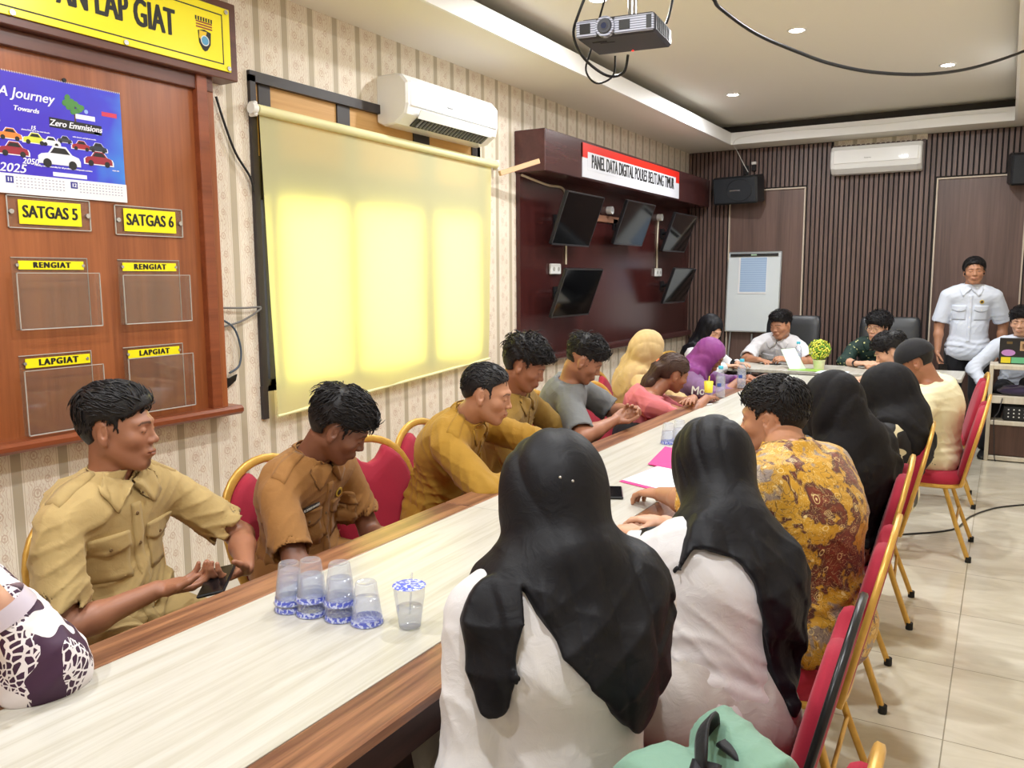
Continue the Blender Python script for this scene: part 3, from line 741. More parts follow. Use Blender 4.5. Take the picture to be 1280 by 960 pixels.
for a in ((1.735, 2.040, .085, (235,130,50)), (1.825, 2.035, .085, (210,215,60)), (1.885, 2.035, .07, (230,230,235)), (1.94, 2.052, .055, (60,60,70)), (2.005, 2.035, .075, (160,30,40)), (2.075, 2.035, .075, (40,45,60)),
          (1.745, 1.985, .105, (150,30,50)), (2.075, 1.985, .115, (150,30,50)), (1.915, 1.965, .165, (225,228,238))): car(*a, outline=a[2] != .165)

# ================================================================ AIR CONDITIONERS
M_ACW = plain('glossy_white_plastic', (240,241,240), .22, coat=.3)
M_ACG = plain('dark_vent', (48,50,50), .5)
def aircon(loc, rz, L, H, D, label, open_=True):
    """local: x along length, +y out of the wall, z up, origin wall-side bottom centre"""
    e = empty('air_conditioner', loc, rz, label, 'air conditioner')
    prof = [(0, .02), (0, H), (D*.62, H), (D*.80, H*.97), (D, H*.80), (D, H*.40), (D*.93, H*.20), (D*.60, H*.03), (D*.2, 0)]
    rings = []
    for xx, k in ((-L/2, .94), (-L/2+.012, 1.0), (L/2-.012, 1.0), (L/2, .94)):
        rings.append([(xx, H*.0+p[0]*k, H/2+(p[1]-H/2)*k) for p in prof])
    q = MB(); q.loft(rings, M_ACW, True, False); q.build('casing', e)
    q = MB(); q.b2((-L/2+.03, D-.004, H*.36), (L/2-.03, D+.006, H*.84), M_ACW, .004); q.build('front_panel', e)
    text_mesh('lettering', 'Panasonic', .018, plain('grey_logo', (110,112,115), .4), e, (L*.08, D+.0065, H*.52), (math.pi/2, 0, math.pi), sx=.9)
    ang = math.atan2(H*.20-H*.03, D*.93-D*.60)
    if open_:
        q = MB(); q.M = Matrix.Translation((0, D*.80, H*.125)) @ Matrix.Rotation(ang, 4, 'X')
        q.b2((-L/2+.10, -D*.20, -.006), (L/2-.12, D*.22, .006), M_ACG); v = q.build('air_outlet', e)
        for k in range(int(L/.035)):
            xx = -L/2+.12+k*.035
            if xx > L/2-.14: break
            q = MB(); q.M = Matrix.Translation((xx, D*.80, H*.125)) @ Matrix.Rotation(ang, 4, 'X'); q.box((0, 0, -.010), (.003, D*.30, .016), plain('grey_vane', (150,152,150), .4) if k == 0 else vm, 0); vm = q.mats[0]; q.build('vane', v)
        q = MB(); q.M = Matrix.Translation((0, D*.99, H*.16)) @ Matrix.Rotation(ang+.5, 4, 'X'); q.b2((-L/2+.09, -.004, -.004), (L/2-.10, .05, .002), M_ACW, .001); q.build('flap', e)
    else:
        q = MB(); q.M = Matrix.Translation((0, D*.78, H*.112)) @ Matrix.Rotation(ang, 4, 'X'); q.b2((-L/2+.04, -D*.19, -.006), (L/2-.04, D*.21, -.001), M_ACW, .001); q.build('flap', e)
    return e
aircon((XW, 4.36, 2.40), -math.pi/2, .98, .285, .215, 'white split air conditioner with open vent above the yellow blind')
aircon((-1.205, YB-.02, 2.555), math.pi, .84, .28, .20, 'closed white air conditioner high on the dark slatted back wall', False)
# stick beside the panel
M_STK = wood('bare_pine', (190,150,110), (224,188,150), 1, 1, .6)
q = MB(); q.box((0, 0, 0), (.03, .34, .035), M_STK, .003); o = q.build('wooden_stick'); o.location = (XW+.19, 5.17, 2.30); o.rotation_euler = (math.radians(18), 0, math.radians(-28)); tag(o, 'bare pine stick wedged between blind and dark panel', 'stick')

# ================================================================ DARK MONITOR PANEL
M_MAR = wood('glossy_maroon_board', (52,22,22), (76,36,34), .5, 2, .22)
M_MAR2 = wood('glossy_maroon_header', (62,32,32), (88,50,48), .6, 1, .25)
PY0, PY1 = 5.44, 9.28
e = empty('monitor_wall_unit', (XW, 7.3, .88), 0, 'tall glossy maroon wooden panel with a boxed header for wall monitors', 'wall panel')
def pb(lo, hi, m, name, bev=.003, par=e, o=(XW, 7.3, .88)): return bb(lo, hi, m, name, bev, par, o)
pb((XW, PY0, .88), (XW+.035, PY1, 2.36), M_MAR, 'backboard')
pb((XW, PY0, .87), (XW+.085, PY1, .93), M_MAR2, 'bottom_rail', .012)
pb((XW, PY0-.02, 2.30), (XW+.26, PY1, 2.60), M_MAR2, 'header_box', .006)
# banner
M_SR = plain('banner_red', (226,44,30), .3); M_SW = plain('banner_white', (226,228,236), .3)
xs = XW+.262; s0, s1 = 6.02, 8.25
s = empty('banner_sign', (xs, 7.1, 2.31), 0, 'red and white banner reading PANEL DATA DIGITAL POLRES BELITUNG TIMUR', 'sign')
def sgb(y0, z0, y1, z1, m, name, x0=0, x1=.006): q = MB(); q.b2((x0, y0-7.1, z0-2.31), (x1, y1-7.1, z1-2.31), m); return q.build(name, s)
sgb(s0, 2.315, s1, 2.575, M_SW, 'white_field'); sgb(s0, 2.465, s1, 2.577, M_SR, 'red_field', 0, .007)
sgb(s0+.09, 2.375, s1-.10, 2.515, M_SW, 'text_panel', 0, .008)
text_mesh('lettering', 'PANEL DATA DIGITAL POLRES BELITUNG TIMUR', .150, M_BLK2, s, (.0085, (s0+s1)/2-7.1, 2.443-2.31), WALLROT, sx=.565, bold=.0045, spacing=1.04)
# monitors
M_SCR = plain('monitor_screen', (8,9,11), .08, spec=.6); M_BEZ = plain('monitor_bezel', (60,60,64), .3, metal=.3)
def monitor(y, z, w, h, label, tilt=20, yaw=0, dist=.20):
    e = empty('wall_monitor', (XW+.035, y, z), 0, label, 'monitor', 'black monitors tilted down from the maroon panel')
    M = Matrix.Translation((dist, 0, 0)) @ Matrix.Rotation(math.radians(yaw), 4, 'Z') @ Matrix.Rotation(math.radians(tilt), 4, 'Y')
    q = MB(); q.M = M; q.box((-.012, 0, 0), (.03, w, h), M_BLKM, .006); q.build('housing', e)
    q = MB(); q.M = M; q.b2((.002, -w/2, -h/2), (.006, w/2, -h/2+.014), M_BEZ); q.b2((.002, -w/2, h/2-.008), (.006, w/2, h/2), M_BEZ); q.b2((.002, -w/2, -h/2), (.006, -w/2+.008, h/2), M_BEZ); q.b2((.002, w/2-.008, -h/2), (.006, w/2, h/2), M_BEZ); q.build('bezel', e)
    q = MB(); q.M = M; q.b2((.003, -w/2+.008, -h/2+.014), (.0045, w/2-.008, h/2-.008), M_SCR); q.build('screen', e)
    q = MB(); q.tube([(0, 0, 0), (dist*.5, 0, .01), (dist-.03, 0, 0)], .02, M_BLKM, 8); q.b2((0, -.05, -.05), (.012, .05, .05), M_BLKM); q.build('wall_bracket', e)
monitor(6.02, 1.98, .66, .42, 'black wall monitor at upper left of the maroon panel')
monitor(7.18, 2.01, .66, .40, 'black wall monitor in the middle of the upper row, reflecting the room')
monitor(8.40, 1.98, .66, .40, 'black wall monitor at upper right of the maroon panel')
monitor(6.01, 1.41, .66, .40, 'black wall monitor at lower left of the maroon panel')
monitor(8.42, 1.44, .66, .38, 'black wall monitor at lower right of the maroon panel')
M_CREAM = plain('cream_plastic', (226,214,188), .5)
def tubeobj(name, pts, r, m, label, cat, group=None, n=8):
    q = MB(); p0 = Vector(pts[0]); q.tube([Vector(p)-p0 for p in pts], r, m, n); o = q.build(name); o.location = p0; return tag(o, label, cat, group)
def smooth_pts(pts, n=6):
    P = [Vector(p) for p in pts]; out = []
    for i in range(len(P)-1):
        p0, p1, p2, p3 = P[max(i-1, 0)], P[i], P[i+1], P[min(i+2, len(P)-1)]
        for k in range(n):
            t = k/n; out.append(.5*((2*p1)+(-p0+p2)*t+(2*p0-5*p1+4*p2-p3)*t*t+(-p0+3*p1-3*p2+p3)*t**3))
    out.append(P[-1]); return out
xp = XW+.042
tubeobj('cable_conduit', smooth_pts([(xp, 5.46, 2.285), (xp, 5.85, 2.25), (xp, 6.12, 2.245), (xp, 6.18, 2.15), (xp, 6.18, 1.9), (xp, 6.18, 1.64)]), .009, M_CREAM, 'cream cable conduit bending down the left of the maroon panel', 'cable')
tubeobj('cable_conduit', smooth_pts([(xp, 8.28, 2.12), (xp, 8.26, 1.9), (xp, 8.26, 1.60)]), .009, M_CREAM, 'cream cable conduit at the right monitors of the panel', 'cable')
q = MB(); q.box((0, 0, 0), (.02, 1.0, .06), wood('raw_batten', (120,80,60), (160,112,84), 1, 1, .6), .003); o = q.build('wooden_batten'); o.location = (xp-.005, 6.95, 2.05); tag(o, 'brown wooden batten between the upper monitors', 'batten')
for yy, zz, lb in ((5.98, 1.60, 'white socket outlet beside the lower left monitor'), (8.28, 1.58, 'white socket outlet above the lower right monitor')):
    e = empty('wall_outlet', (XW+.035, yy, zz), 0, lb, 'outlet')
    q = MB(); q.box((.012, 0, 0), (.024, .17, .085), M_WHITEP, .006); q.build('plate', e)
    q = MB()
    for k in (-1, 1): q.cyl((.024, k*.04, 0), .018, .002, plain('outlet_grey', (170,168,160), .5), 14, axis='X')
    q.build('socket', e)
for yy, zz, lb in ((7.02, 2.13, 'white socket box behind the middle monitor'), (8.28, 2.14, 'white socket box behind the upper right monitor')):
    e = empty('wall_outlet', (XW+.035, yy, zz), 0, lb, 'outlet'); q = MB(); q.cyl((0, 0, 0), .035, .05, M_WHITEP, 14, axis='X'); q.build('plate', e)

# ================================================================ BACK WALL THINGS
M_SPK = plain('black_speaker_box', (24,26,30), .45); M_GRL = NT('speaker_grille'); M_GRL.set(col=S((34,38,44)), rough=.6); M_GRL.bump(M_GRL.voro(M_GRL.coord(), 180)[0], .6, .003); M_GRL = M_GRL.m
def speaker(x, z, label, yawd):
    e = empty('wall_speaker', (x, YB-.022, z), 0, label, 'speaker', 'black wall speakers on the back wall')
    R = Matrix.Translation((0, -.17, 0)) @ Matrix.Rotation(math.radians(yawd), 4, 'Z') @ Matrix.Rotation(math.radians(8), 4, 'X')
    q = MB(); q.M = R; q.box((0, 0, 0), (.50, .22, .29), M_SPK, .018); q.build('cabinet', e)
    q = MB(); q.M = R; q.b2((-.235, -.122, -.13), (.235, -.108, .13), M_GRL, .006); q.build('grille', e)
    q = MB(); q.M = R
    ring = [(.06+.12*math.cos(2*math.pi*k/40)*1.15, -.123, .12*math.sin(2*math.pi*k/40)*.95) for k in range(41)]
    q.tube(ring, .004, M_SPK, 6, cap=False); q.build('cone_ring', e)
    q = MB(); q.M = R; q.b2((-.05, -.125, -.006), (.07, -.121, .006), M_STEEL); q.build('badge', e)
    q = MB(); q.tube([(.03, 0, .17), (.03, -.06, .17), (.03, -.12, .10)], .014, M_BLKM, 8); q.b2((0, -.02, .13), (.06, 0, .27), M_BLKM); q.build('wall_bracket', e)
speaker(-2.56, 2.46, 'black wall speaker left of the air conditioner on the back wall', -8)
speaker(.20, 2.50, 'black wall speaker cut off at the right of the photo', 8)
e = empty('cable_junction', (-2.44, YB-.02, 2.72), 0, 'small black and white cable junction above the left speaker', 'junction box')
q = MB(); q.box((0, -.02, .03), (.05, .04, .03), M_WHITEP, .004); q.build('white_plug', e); q = MB(); q.box((0, -.02, -.02), (.045, .05, .07), M_BLKM, .008); q.build('black_plug', e)
tubeobj('speaker_cable', smooth_pts([(-2.50, YB-.05, 2.66), (-2.55, YB-.06, 2.75), (-2.60, YB-.12, 2.87), (-2.57, 8.94, 2.93), (-2.45, 8.95, 2.985), (-2.0, 8.952, 3.0), (-1.2, 8.952, 2.985), (-.5, 8.952, 3.0), (-.1, 8.952, 2.99)]), .004, M_WHITEP, 'thin white cable looping from the left speaker up over the ceiling step', 'cable')
# whiteboard on stand
e = empty('whiteboard', (-2.41, YB-.14, 0), 0, 'white flipchart board with a blue printed sheet at the back wall', 'whiteboard')
M_WB = plain('whiteboard_enamel', (222,230,234), .2); M_ALU = plain('aluminium_frame', (190,196,200), .3, metal=.7)
R = Matrix.Rotation(math.radians(-4), 4, 'X')
q = MB(); q.M = Matrix.Translation((0, .0, 0)) @ R; q.box((0, 0, 1.365), (.575, .02, .87), M_WB, .006); bd = q.build('board', e)
q = MB(); q.M = R
for sx in (-1, 1): q.box((sx*.288, 0, 1.365), (.014, .028, .88), M_ALU, .004)
for sz in (-1, 1): q.box((0, 0, 1.365+sz*.435), (.585, .028, .014), M_ALU, .004)
q.build('frame', bd)
q = MB(); q.M = R; q.b2((-.26, -.03, 1.755), (.26, -.010, 1.785), M_BLK2, .003); cl = q.build('clamp_bar', e)
q = MB(); q.M = R; q.b2((-.03, -.034, 1.762), (.03, -.029, 1.776), plain('pale_green_tab', (190,220,190), .5)); q.build('clamp_tab', cl)
for sx in (-1, 1): q = MB(); q.tube([(sx*.2, .135, 1.6), (sx*.29, .05, 0.01)], .010, M_ALU, 8); q.build('leg', e)
q = MB(); q.tube([(0, .10, 0.9), (0, .09, 0.01)], .010, M_ALU, 8); q.build('leg', e)
M_BPAP = NT('blue_printed_sheet'); x = M_BPAP.sep(M_BPAP.coord()); ln = M_BPAP.math('GREATER_THAN', M_BPAP.math('SINE', M_BPAP.math('MULTIPLY', x[2], 260.0)), .55); M_BPAP.set(col=M_BPAP.mix(M_BPAP.math('MULTIPLY', ln, .5), S((176,200,228)), S((120,150,200))), rough=.6); M_BPAP = M_BPAP.m
q = MB(); q.M = R; q.b2((-.165, -.016, 1.345), (.145, -.012, 1.745), M_PAPER); q.b2((-.145, -.018, 1.365), (.14, -.0165, 1.742), M_BPAP)
o = q.build('paper_sheet'); o.location = (-2.41, YB-.14, 0); tag(o, 'printed pale blue sheet clipped to the white flipchart board', 'paper')
# ================================================================ PROJECTOR + ceiling cable
M_PJ = plain('projector_charcoal', (58,60,68), .35); M_PJF = NT('projector_grey_grille'); x = M_PJF.sep(M_PJF.coord()); M_PJF.set(col=S((176,180,196)), rough=.35)
_l = M_PJF.math('GREATER_THAN', M_PJF.math('SINE', M_PJF.math('MULTIPLY', x[2], 620.0)), .2); M_PJF.set(col=M_PJF.mix(_l, S((188,192,208)), S((110,114,130)))); M_PJF = M_PJF.m
pe = empty('projector', (-1.62, 3.80, 2.665), math.radians(8), 'dark ceiling projector with round lens hanging from its mount', 'projector')
PR = Matrix.Rotation(math.radians(2), 4, 'X')
q = MB(); q.M = PR; q.box((0, .0, 0), (.37, .34, .085), M_PJ, .012); q.box((0, .01, .045), (.33, .30, .012), M_PJ, .004); q.build('housing', pe)
q = MB(); q.M = PR; q.b2((-.185, -.180, -.036), (-.085, -.168, .036), M_PJF, .005); q.b2((-.005, -.180, -.036), (.178, -.168, .036), M_PJF, .005); q.build('front_grille', pe)
q = MB(); q.M = PR; q.b2((-.165, -.184, -.022), (-.115, -.178, .022), M_BLK2); q.build('vent', pe); q = MB(); q.M = PR; q.b2((.02, -.184, -.02), (.07, -.178, .02), M_BLK2); q.build('vent', pe); q = MB(); q.M = PR; q.b2((.145, -.184, -.026), (.168, -.178, .030), M_BLK2); q.build('vent', pe)
q = MB(); q.M = PR
for rr, rr2, y0, y1, m in ((.046, .044, -.165, -.192, M_PJF), (.036, .030, -.190, -.200, M_PJ), (.020, .018, -.198, -.202, M_BEZ)): q.cyl((-.045, y0, 0), rr, y1-y0, m, 28, r2=rr2, axis='Y')
q.cyl((-.045, -.200, 0), .013, -.004, plain('lens_glass', (40,50,80), .05, coat=1.0), 20, axis='Y'); q.build('lens', pe)
q = MB(); q.M = PR
for k in range(9): q.b2((.184, -.13+k*.028, -.028), (.188, -.118+k*.028, .028), M_BLK2)
q.build('side_vent', pe)
q = MB(); q.M = PR; q.b2((-.10, -.07, -.045), (-.03, -.05, -.0425), M_BEZ); q.b2((-.13, -.10, -.045), (-.06, -.09, -.0425), M_BLK2); q.cyl((-.0, .145, -.046), .0045, .004, emis('red_led', (255,40,30), 3), 8); q.build('underside_marks', pe)
q = MB(); q.tube([(.03, .02, .05), (.03, .02, ZU-2.665)], .022, M_STEEL, 12); q.b2((-.03, -.04, .045), (.09, .08, .062), M_STEEL); q.b2((-.05, -.06, ZU-2.675), (.11, .10, ZU-2.665), M_WHITEP); q.build('ceiling_mount', pe)
tubeobj('projector_cable', smooth_pts([(-1.69, 3.80, 3.115), (-1.75, 3.75, 2.95), (-1.82, 3.72, 2.78), (-1.86, 3.74, 2.68), (-1.86, 3.86, 2.60), (-1.80, 4.0, 2.54), (-1.72, 4.02, 2.55), (-1.68, 3.98, 2.62)]), .007, M_BLKM, 'thick black cable drooping left of the projector', 'cable')
tubeobj('projector_cable', smooth_pts([(-1.66, 3.86, 3.115), (-1.74, 3.86, 2.90), (-1.84, 3.9, 2.66), (-1.88, 3.92, 2.56), (-1.84, 3.96, 2.50), (-1.76, 3.98, 2.53), (-1.74, 3.96, 2.62)]), .005, M_BLKM, 'thin black cable looped below the projector', 'cable')
tubeobj('projector_cable', smooth_pts([(-1.44, 3.86, 2.70), (-1.42, 3.86, 2.76), (-1.40, 3.90, 2.95), (-1.39, 3.9, 3.115)]), .006, M_BLKM, 'short black cable rising from the right of the projector', 'cable')
# cable across
def unp(u, v, y):
    r = _R @ np.array([(u-640)/CF, -(v-480)/CF, 1.0]); return tuple(np.array([0,0,CH])+r*(y/r[1]))
cab = [(-1.62, 3.55, ZU), (-1.60, 3.62, 3.08), unp(880, -12, 3.85)]+[unp(u, v, y) for u, v, y in ((900, 10, 3.95), (945, 42, 4.15), (1000, 66, 4.4), (1040, 80, 4.65), (1090, 90, 4.9), (1150, 93, 5.2), (1200, 88, 5.5), (1240, 78, 5.75), (1280, 64, 6.0), (1330, 44, 6.3))]+[(.10, 6.9, 3.03), (.125, 7.2, 3.08)]
tubeobj('hanging_cable', smooth_pts(cab), .009, M_BLKM, 'long black cable sagging across under the tray ceiling', 'cable')
# left wall cables by the board
tubeobj('wall_cable', smooth_pts([(XW+.02, 2.70, 2.36), (XW+.02, 2.74, 2.25), (XW+.02, 2.80, 2.12), (XW+.02, 2.88, 2.02), (XW+.02, 2.90, 1.95)]), .006, M_BLKM, 'black cable slanting from the sign box to the window frame', 'cable')
tubeobj('wall_cable', smooth_pts([(XW+.02, 2.65, 1.40), (XW+.03, 2.80, 1.395), (XW+.03, 2.90, 1.395), (XW+.03, 2.87, 1.37), (XW+.02, 2.78, 1.33), (XW+.02, 2.67, 1.31)]), .005, plain('grey_cable', (110,108,105), .5), 'grey cable hooked between notice board and window frame', 'cable')
tubeobj('wall_cable', smooth_pts([(XW+.02, 2.66, 1.35), (XW+.02, 2.74, 1.30), (XW+.02, 2.775, 1.20), (XW+.02, 2.76, 1.12), (XW+.02, 2.70, 1.09)]), .005, plain('blue_grey_cable', (70,85,100), .5), 'thin dark cable curling beside the notice board', 'cable')
q = MB(); q.prism([(0, 0), (.05, .03), (.06, .06), (.015, .045), (-.01, .05)], 0, .01, M_BLKM, (1, 2, 0)); o = q.build('black_tape'); o.location = (XW+.012, 2.685, 1.02); tag(o, 'scrap of black tape on the wall right of the notice board', 'tape')
# floor cable
tubeobj('floor_cable', smooth_pts([(-.45, 5.3, .006), (-.2, 5.55, .006), (-.12, 5.9, .006), (-.02, 6.15, .006), (.08, 6.3, .006), (.25, 6.45, .006), (.45, 6.5, .006)]), .005, M_BLKM, 'black cable snaking over the tiled floor behind the capped man', 'cable')

# ================================================================ TROLLEY
M_TRW = wood('pale_ash_laminate', (196,184,162), (222,214,196), 1, 2, .4)
M_TRD = wood('brown_laminate', (70,46,38), (100,72,60), .8, 2, .45)
tx, ty = .31, 7.90
e = empty('rolling_cabinet', (tx, ty, 0), 0, 'pale framed brown cabinet trolley with open shelves at the right edge', 'cabinet')
def tb(lo, hi, m, name, bev=.003): q = MB(); q.b2((lo[0]-tx, lo[1]-ty, lo[2]), (hi[0]-tx, hi[1]-ty, hi[2]), m, bev); return q.build(name, e)
x0, x1, y0, y1 = -.085, .50, 7.86, 8.18
tb((x0, y0, .0), (x0+.03, y1, .80), M_TRW, 'side_panel'); tb((x1-.03, y0, .0), (x1, y1, .80), M_TRW, 'side_panel')
for z in (.785, .53, .325, .03): tb((x0+.03, y0, z-(.045 if z == .53 else .02)), (x1-.03, y1, z+.015), M_TRW, 'shelf')
tb((x0+.03, y0+.02, .05), (x1-.03, y0+.035, .305), M_TRD, 'door_panel'); tb((x0+.03, y1-.01, .05), (x1-.03, y1, .33), M_TRD, 'back_panel')
M_LID = plain('laptop_charcoal', (44,42,44), .4)
e = empty('laptop', (.135, 8.0, .80), 0, 'open dark laptop with colourful stickers on its lid, on the cabinet trolley', 'laptop')
q = MB(); q.b2((-.16, 0, 0), (.17, .23, .014), M_LID, .004); q.build('base', e)
q = MB(); q.M = Matrix.Rotation(math.radians(12), 4, 'X'); q.b2((-.16, -.008, .01), (.17, 0, .225), M_LID, .003); ld_ = q.build('lid', e)
def stick(x0, z0, x1, z1, c, name='sticker', ell=False):
    q = MB(); q.M = Matrix.Rotation(math.radians(12), 4, 'X')
    if ell: q.lathe(((x0+x1)/2, -.0095, (z0+z1)/2), [((x1-x0)/2, 0), ((x1-x0)/2, .0012)], plain('sticker_print', c, .5), 20, Matrix(((1,0,0),(0,0,-1),(0,.55,0))))
    else: q.b2((x0, -.0098, z0), (x1, -.0075, z1), plain('sticker_print', c, .5))
    q.build(name, ld_)
stick(-.145, .012, -.075, .062, (236,220,50)); stick(-.07, .012, .03, .062, (110,196,150)); stick(-.145, .08, -.045, .12, (206,150,220), ell=True); stick(-.015, .12, .055, .20, (206,170,130)); stick(.0, .135, .04, .18, (120,70,50)); stick(-.11, .175, -.07, .195, (120,100,60)); stick(.06, .02, .13, .07, (230,120,110))
M_DKP = m_fabric('dark_purple_cloth', (58,44,78))
def lump(name, c, d, m, label, cat, seed=1, n=20):
    """soft crumpled bundle"""
    rnd = random.Random(seed); q = MB(); rings = []
    ph = [rnd.random()*6.28 for _ in range(6)]
    for i in range(13):
        t = math.pi*i/12; rings.append([(d[0]*math.sin(t)**.7*math.cos(2*math.pi*k/n)*(1+.10*math.sin(3*2*math.pi*k/n+ph[0])+.06*math.sin(7*t+ph[1])), d[1]*math.sin(t)**.7*math.sin(2*math.pi*k/n)*(1+.08*math.sin(5*2*math.pi*k/n+ph[2])), d[2]*(1-math.cos(t))*.5*(1+.15*math.sin(2*2*math.pi*k/n+ph[3]))) for k in range(n)])
    q.loft(rings, m); o = q.build(name); o.location = c; return tag(o, label, cat)
lump('folded_cloth', (.14, 7.98, .545), (.17, .09, .075), M_DKP, 'crumpled dark purple cloth on the middle shelf of the trolley', 'cloth', 3)
lump('crumpled_cloth', (.22, 8.02, .548), (.09, .06, .15), plain('black_cloth', (26,26,30), .8), 'crumpled black cloth behind the purple one on the trolley', 'cloth', 5)
e = empty('mixer_box', (.21, 7.99, .34), 0, 'black audio mixer with rows of white buttons on the trolley shelf', 'audio mixer')
q = MB(); q.box((0, 0, .065), (.36, .20, .12), M_SPK, .008); q.build('case', e)
q = MB()
for r_ in range(3):
    for c_ in range(8): q.cyl((-.14+c_*.038, -.1, .035+r_*.03), .006, -.006, M_WHITEP, 8, axis='Y')
q.build('buttons', e)
tubeobj('trolley_cable', smooth_pts([(.02, 7.85, .53), (.0, 7.83, .42), (-.03, 7.83, .36), (-.02, 7.84, .2), (-.01, 7.84, .05), (.0, 7.83, .006)]), .004, M_BEZ, 'thin grey cable dangling down the front of the trolley', 'cable')

# ================================================================ THINGS ON THE TABLE
M_CUP = glassy('clear_plastic_cup', (255,255,255), .03, 1.30)
M_WATER = glassy('water', (250,252,255), .0, 1.33)
M_CBL = NT('blue_printed_film'); M_CBL.set(col=S((70,84,200)), rough=.4)
_v = M_CBL.noise(M_CBL.coord(), 120, 3)[0]; M_CBL.set(col=M_CBL.mix(M_CBL.math('GREATER_THAN', _v, .47), S((205,214,246)), S((84,98,206)))); M_CBL = M_CBL.m
M_FILM = NT('translucent_film'); M_FILM.n.remove(M_FILM.b)
_t = M_FILM.n.new('ShaderNodeBsdfTransparent'); _g = M_FILM.n.new('ShaderNodeBsdfGlossy'); _g.inputs['Roughness'].default_value = .12; _d = M_FILM.n.new('ShaderNodeBsdfDiffuse'); _d.inputs[0].default_value = S((225,232,250))
_a = M_FILM.n.new('ShaderNodeMixShader'); _b = M_FILM.n.new('ShaderNodeMixShader'); _lw = M_FILM.n.new('ShaderNodeLayerWeight'); _lw.inputs[0].default_value = .25; _fr = M_FILM.n.new('ShaderNodeMath'); _fr.operation = 'MULTIPLY'; _fr.inputs[1].default_value = .5; M_FILM.L(_lw.outputs[1], _fr.inputs[0]); _a.inputs[0].default_value = .14
_t.inputs[0].default_value = (.97, .98, 1, 1)
M_FILM.L(_t.outputs[0], _a.inputs[1]); M_FILM.L(_d.outputs[0], _a.inputs[2]); M_FILM.L(_fr.outputs[0], _b.inputs[0]); M_FILM.L(_a.outputs[0], _b.inputs[1]); M_FILM.L(_g.outputs[0], _b.inputs[2]); M_FILM.L(_b.outputs[0], M_FILM.out.inputs[0]); M_FILM = M_FILM.m
def water_cup(x, y, z, label, h=.098, group='upside-down clear water cups on the table', rz=0):
    """sealed cup standing upside down on its printed lid"""
    e = empty('water_cup', (x, y, z), rz, label, 'cup', group)
    q = MB(); q.lathe((0,0,0), [(.036, .004), (.0355, .012), (.0335, h*.30), (.0325, h*.32), (.029, h*.66), (.028, h*.68), (.0245, h-.003), (.022, h), (.020, h-.002), (.002, h-.004)], M_FILM, 28, cap=False); q.build('cup_wall', e)
    q = MB(); q.lathe((0,0,0), [(.034, .006), (.0315, h*.30), (.0285, h*.60), (.0282, h*.605), (.001, h*.605)], M_FILM, 24, cap=False); q.build('water', e)
    q = MB(); q.lathe((0,0,0), [(.0385, 0), (.0395, .002), (.0375, .0045), (.0360, .005)], M_FILM, 28); q.build('rim', e)
    q = MB(); q.lathe((0,0,0), [(.0365, .0008), (.036, .006), (.0353, .014)], M_CBL, 28, cap=False); q.lathe((0,0,0), [(.001, .0012), (.0362, .0012)], M_CBL, 28, cap=False); q.build('printed_lid', e)
    return e
cup0 = water_cup(-1.425, 1.365, TZ, 'leftmost upside down water cup of the cluster near the brown uniformed man')
for x, y, dz, lb in ((-1.362, 1.372, 0, 'second upside down water cup from the left, supporting another cup'), (-1.285, 1.385, 0, 'third upside down water cup from the left, supporting another cup'), (-1.215, 1.395, 0, 'rightmost single upside down water cup, standing apart with its blue lid below')):
    c = copy_tree(cup0); c.location = (x, y, TZ+dz); c['label'] = lb; c.rotation_euler = (0, 0, x*30)
for x, y, dz, lb in ((-1.425, 1.365, .018, 'upper nested cup over the leftmost upside down cup'), (-1.362, 1.372, .034, 'tall upper cup nested on the second upside down cup'), (-1.285, 1.385, .036, 'tall upper cup nested on the third upside down cup')):
    c = copy_tree(cup0); c.location = (x, y, TZ+dz); c['label'] = lb; c.rotation_euler = (0, 0, x*50)
e = empty('water_cup', (-1.115, 1.425, TZ), 0, 'upright clear water cup with peeled blue lid and a straw poking out', 'cup')
q = MB(); h = .098; q.lathe((0,0,0), [(.002, .003), (.022, .001), (.0245, .003), (.028, h*.32), (.029, h*.34), (.0325, h*.66), (.0335, h*.68), (.036, h-.003), (.0375, h)], M_FILM, 28, cap=False); q.build('cup_wall', e)
q = MB(); q.lathe((0,0,0), [(.001, .004), (.0235, .004), (.0285, h*.5), (.001, h*.5)], M_FILM, 24, cap=False); q.build('water', e)
q = MB(); q.lathe((0,0,0), [(.001, h+.001), (.037, h+.001), (.0378, h)], M_CBL, 28, cap=False); q.build('printed_lid', e)
q = MB(); q.tube([(.0, .0, .03), (.006, .004, h+.03)], .0022, M_FILM, 6); q.build('straw', e)
for x, y, lb in ((-1.335, 3.70, 'clear upside down water cup in front of the second black hijab'), (-1.315, 3.80, 'clear upside down water cup just behind its twin past the black hijab')):
    c = copy_tree(cup0); c.location = (x, y, TZ); c['label'] = lb
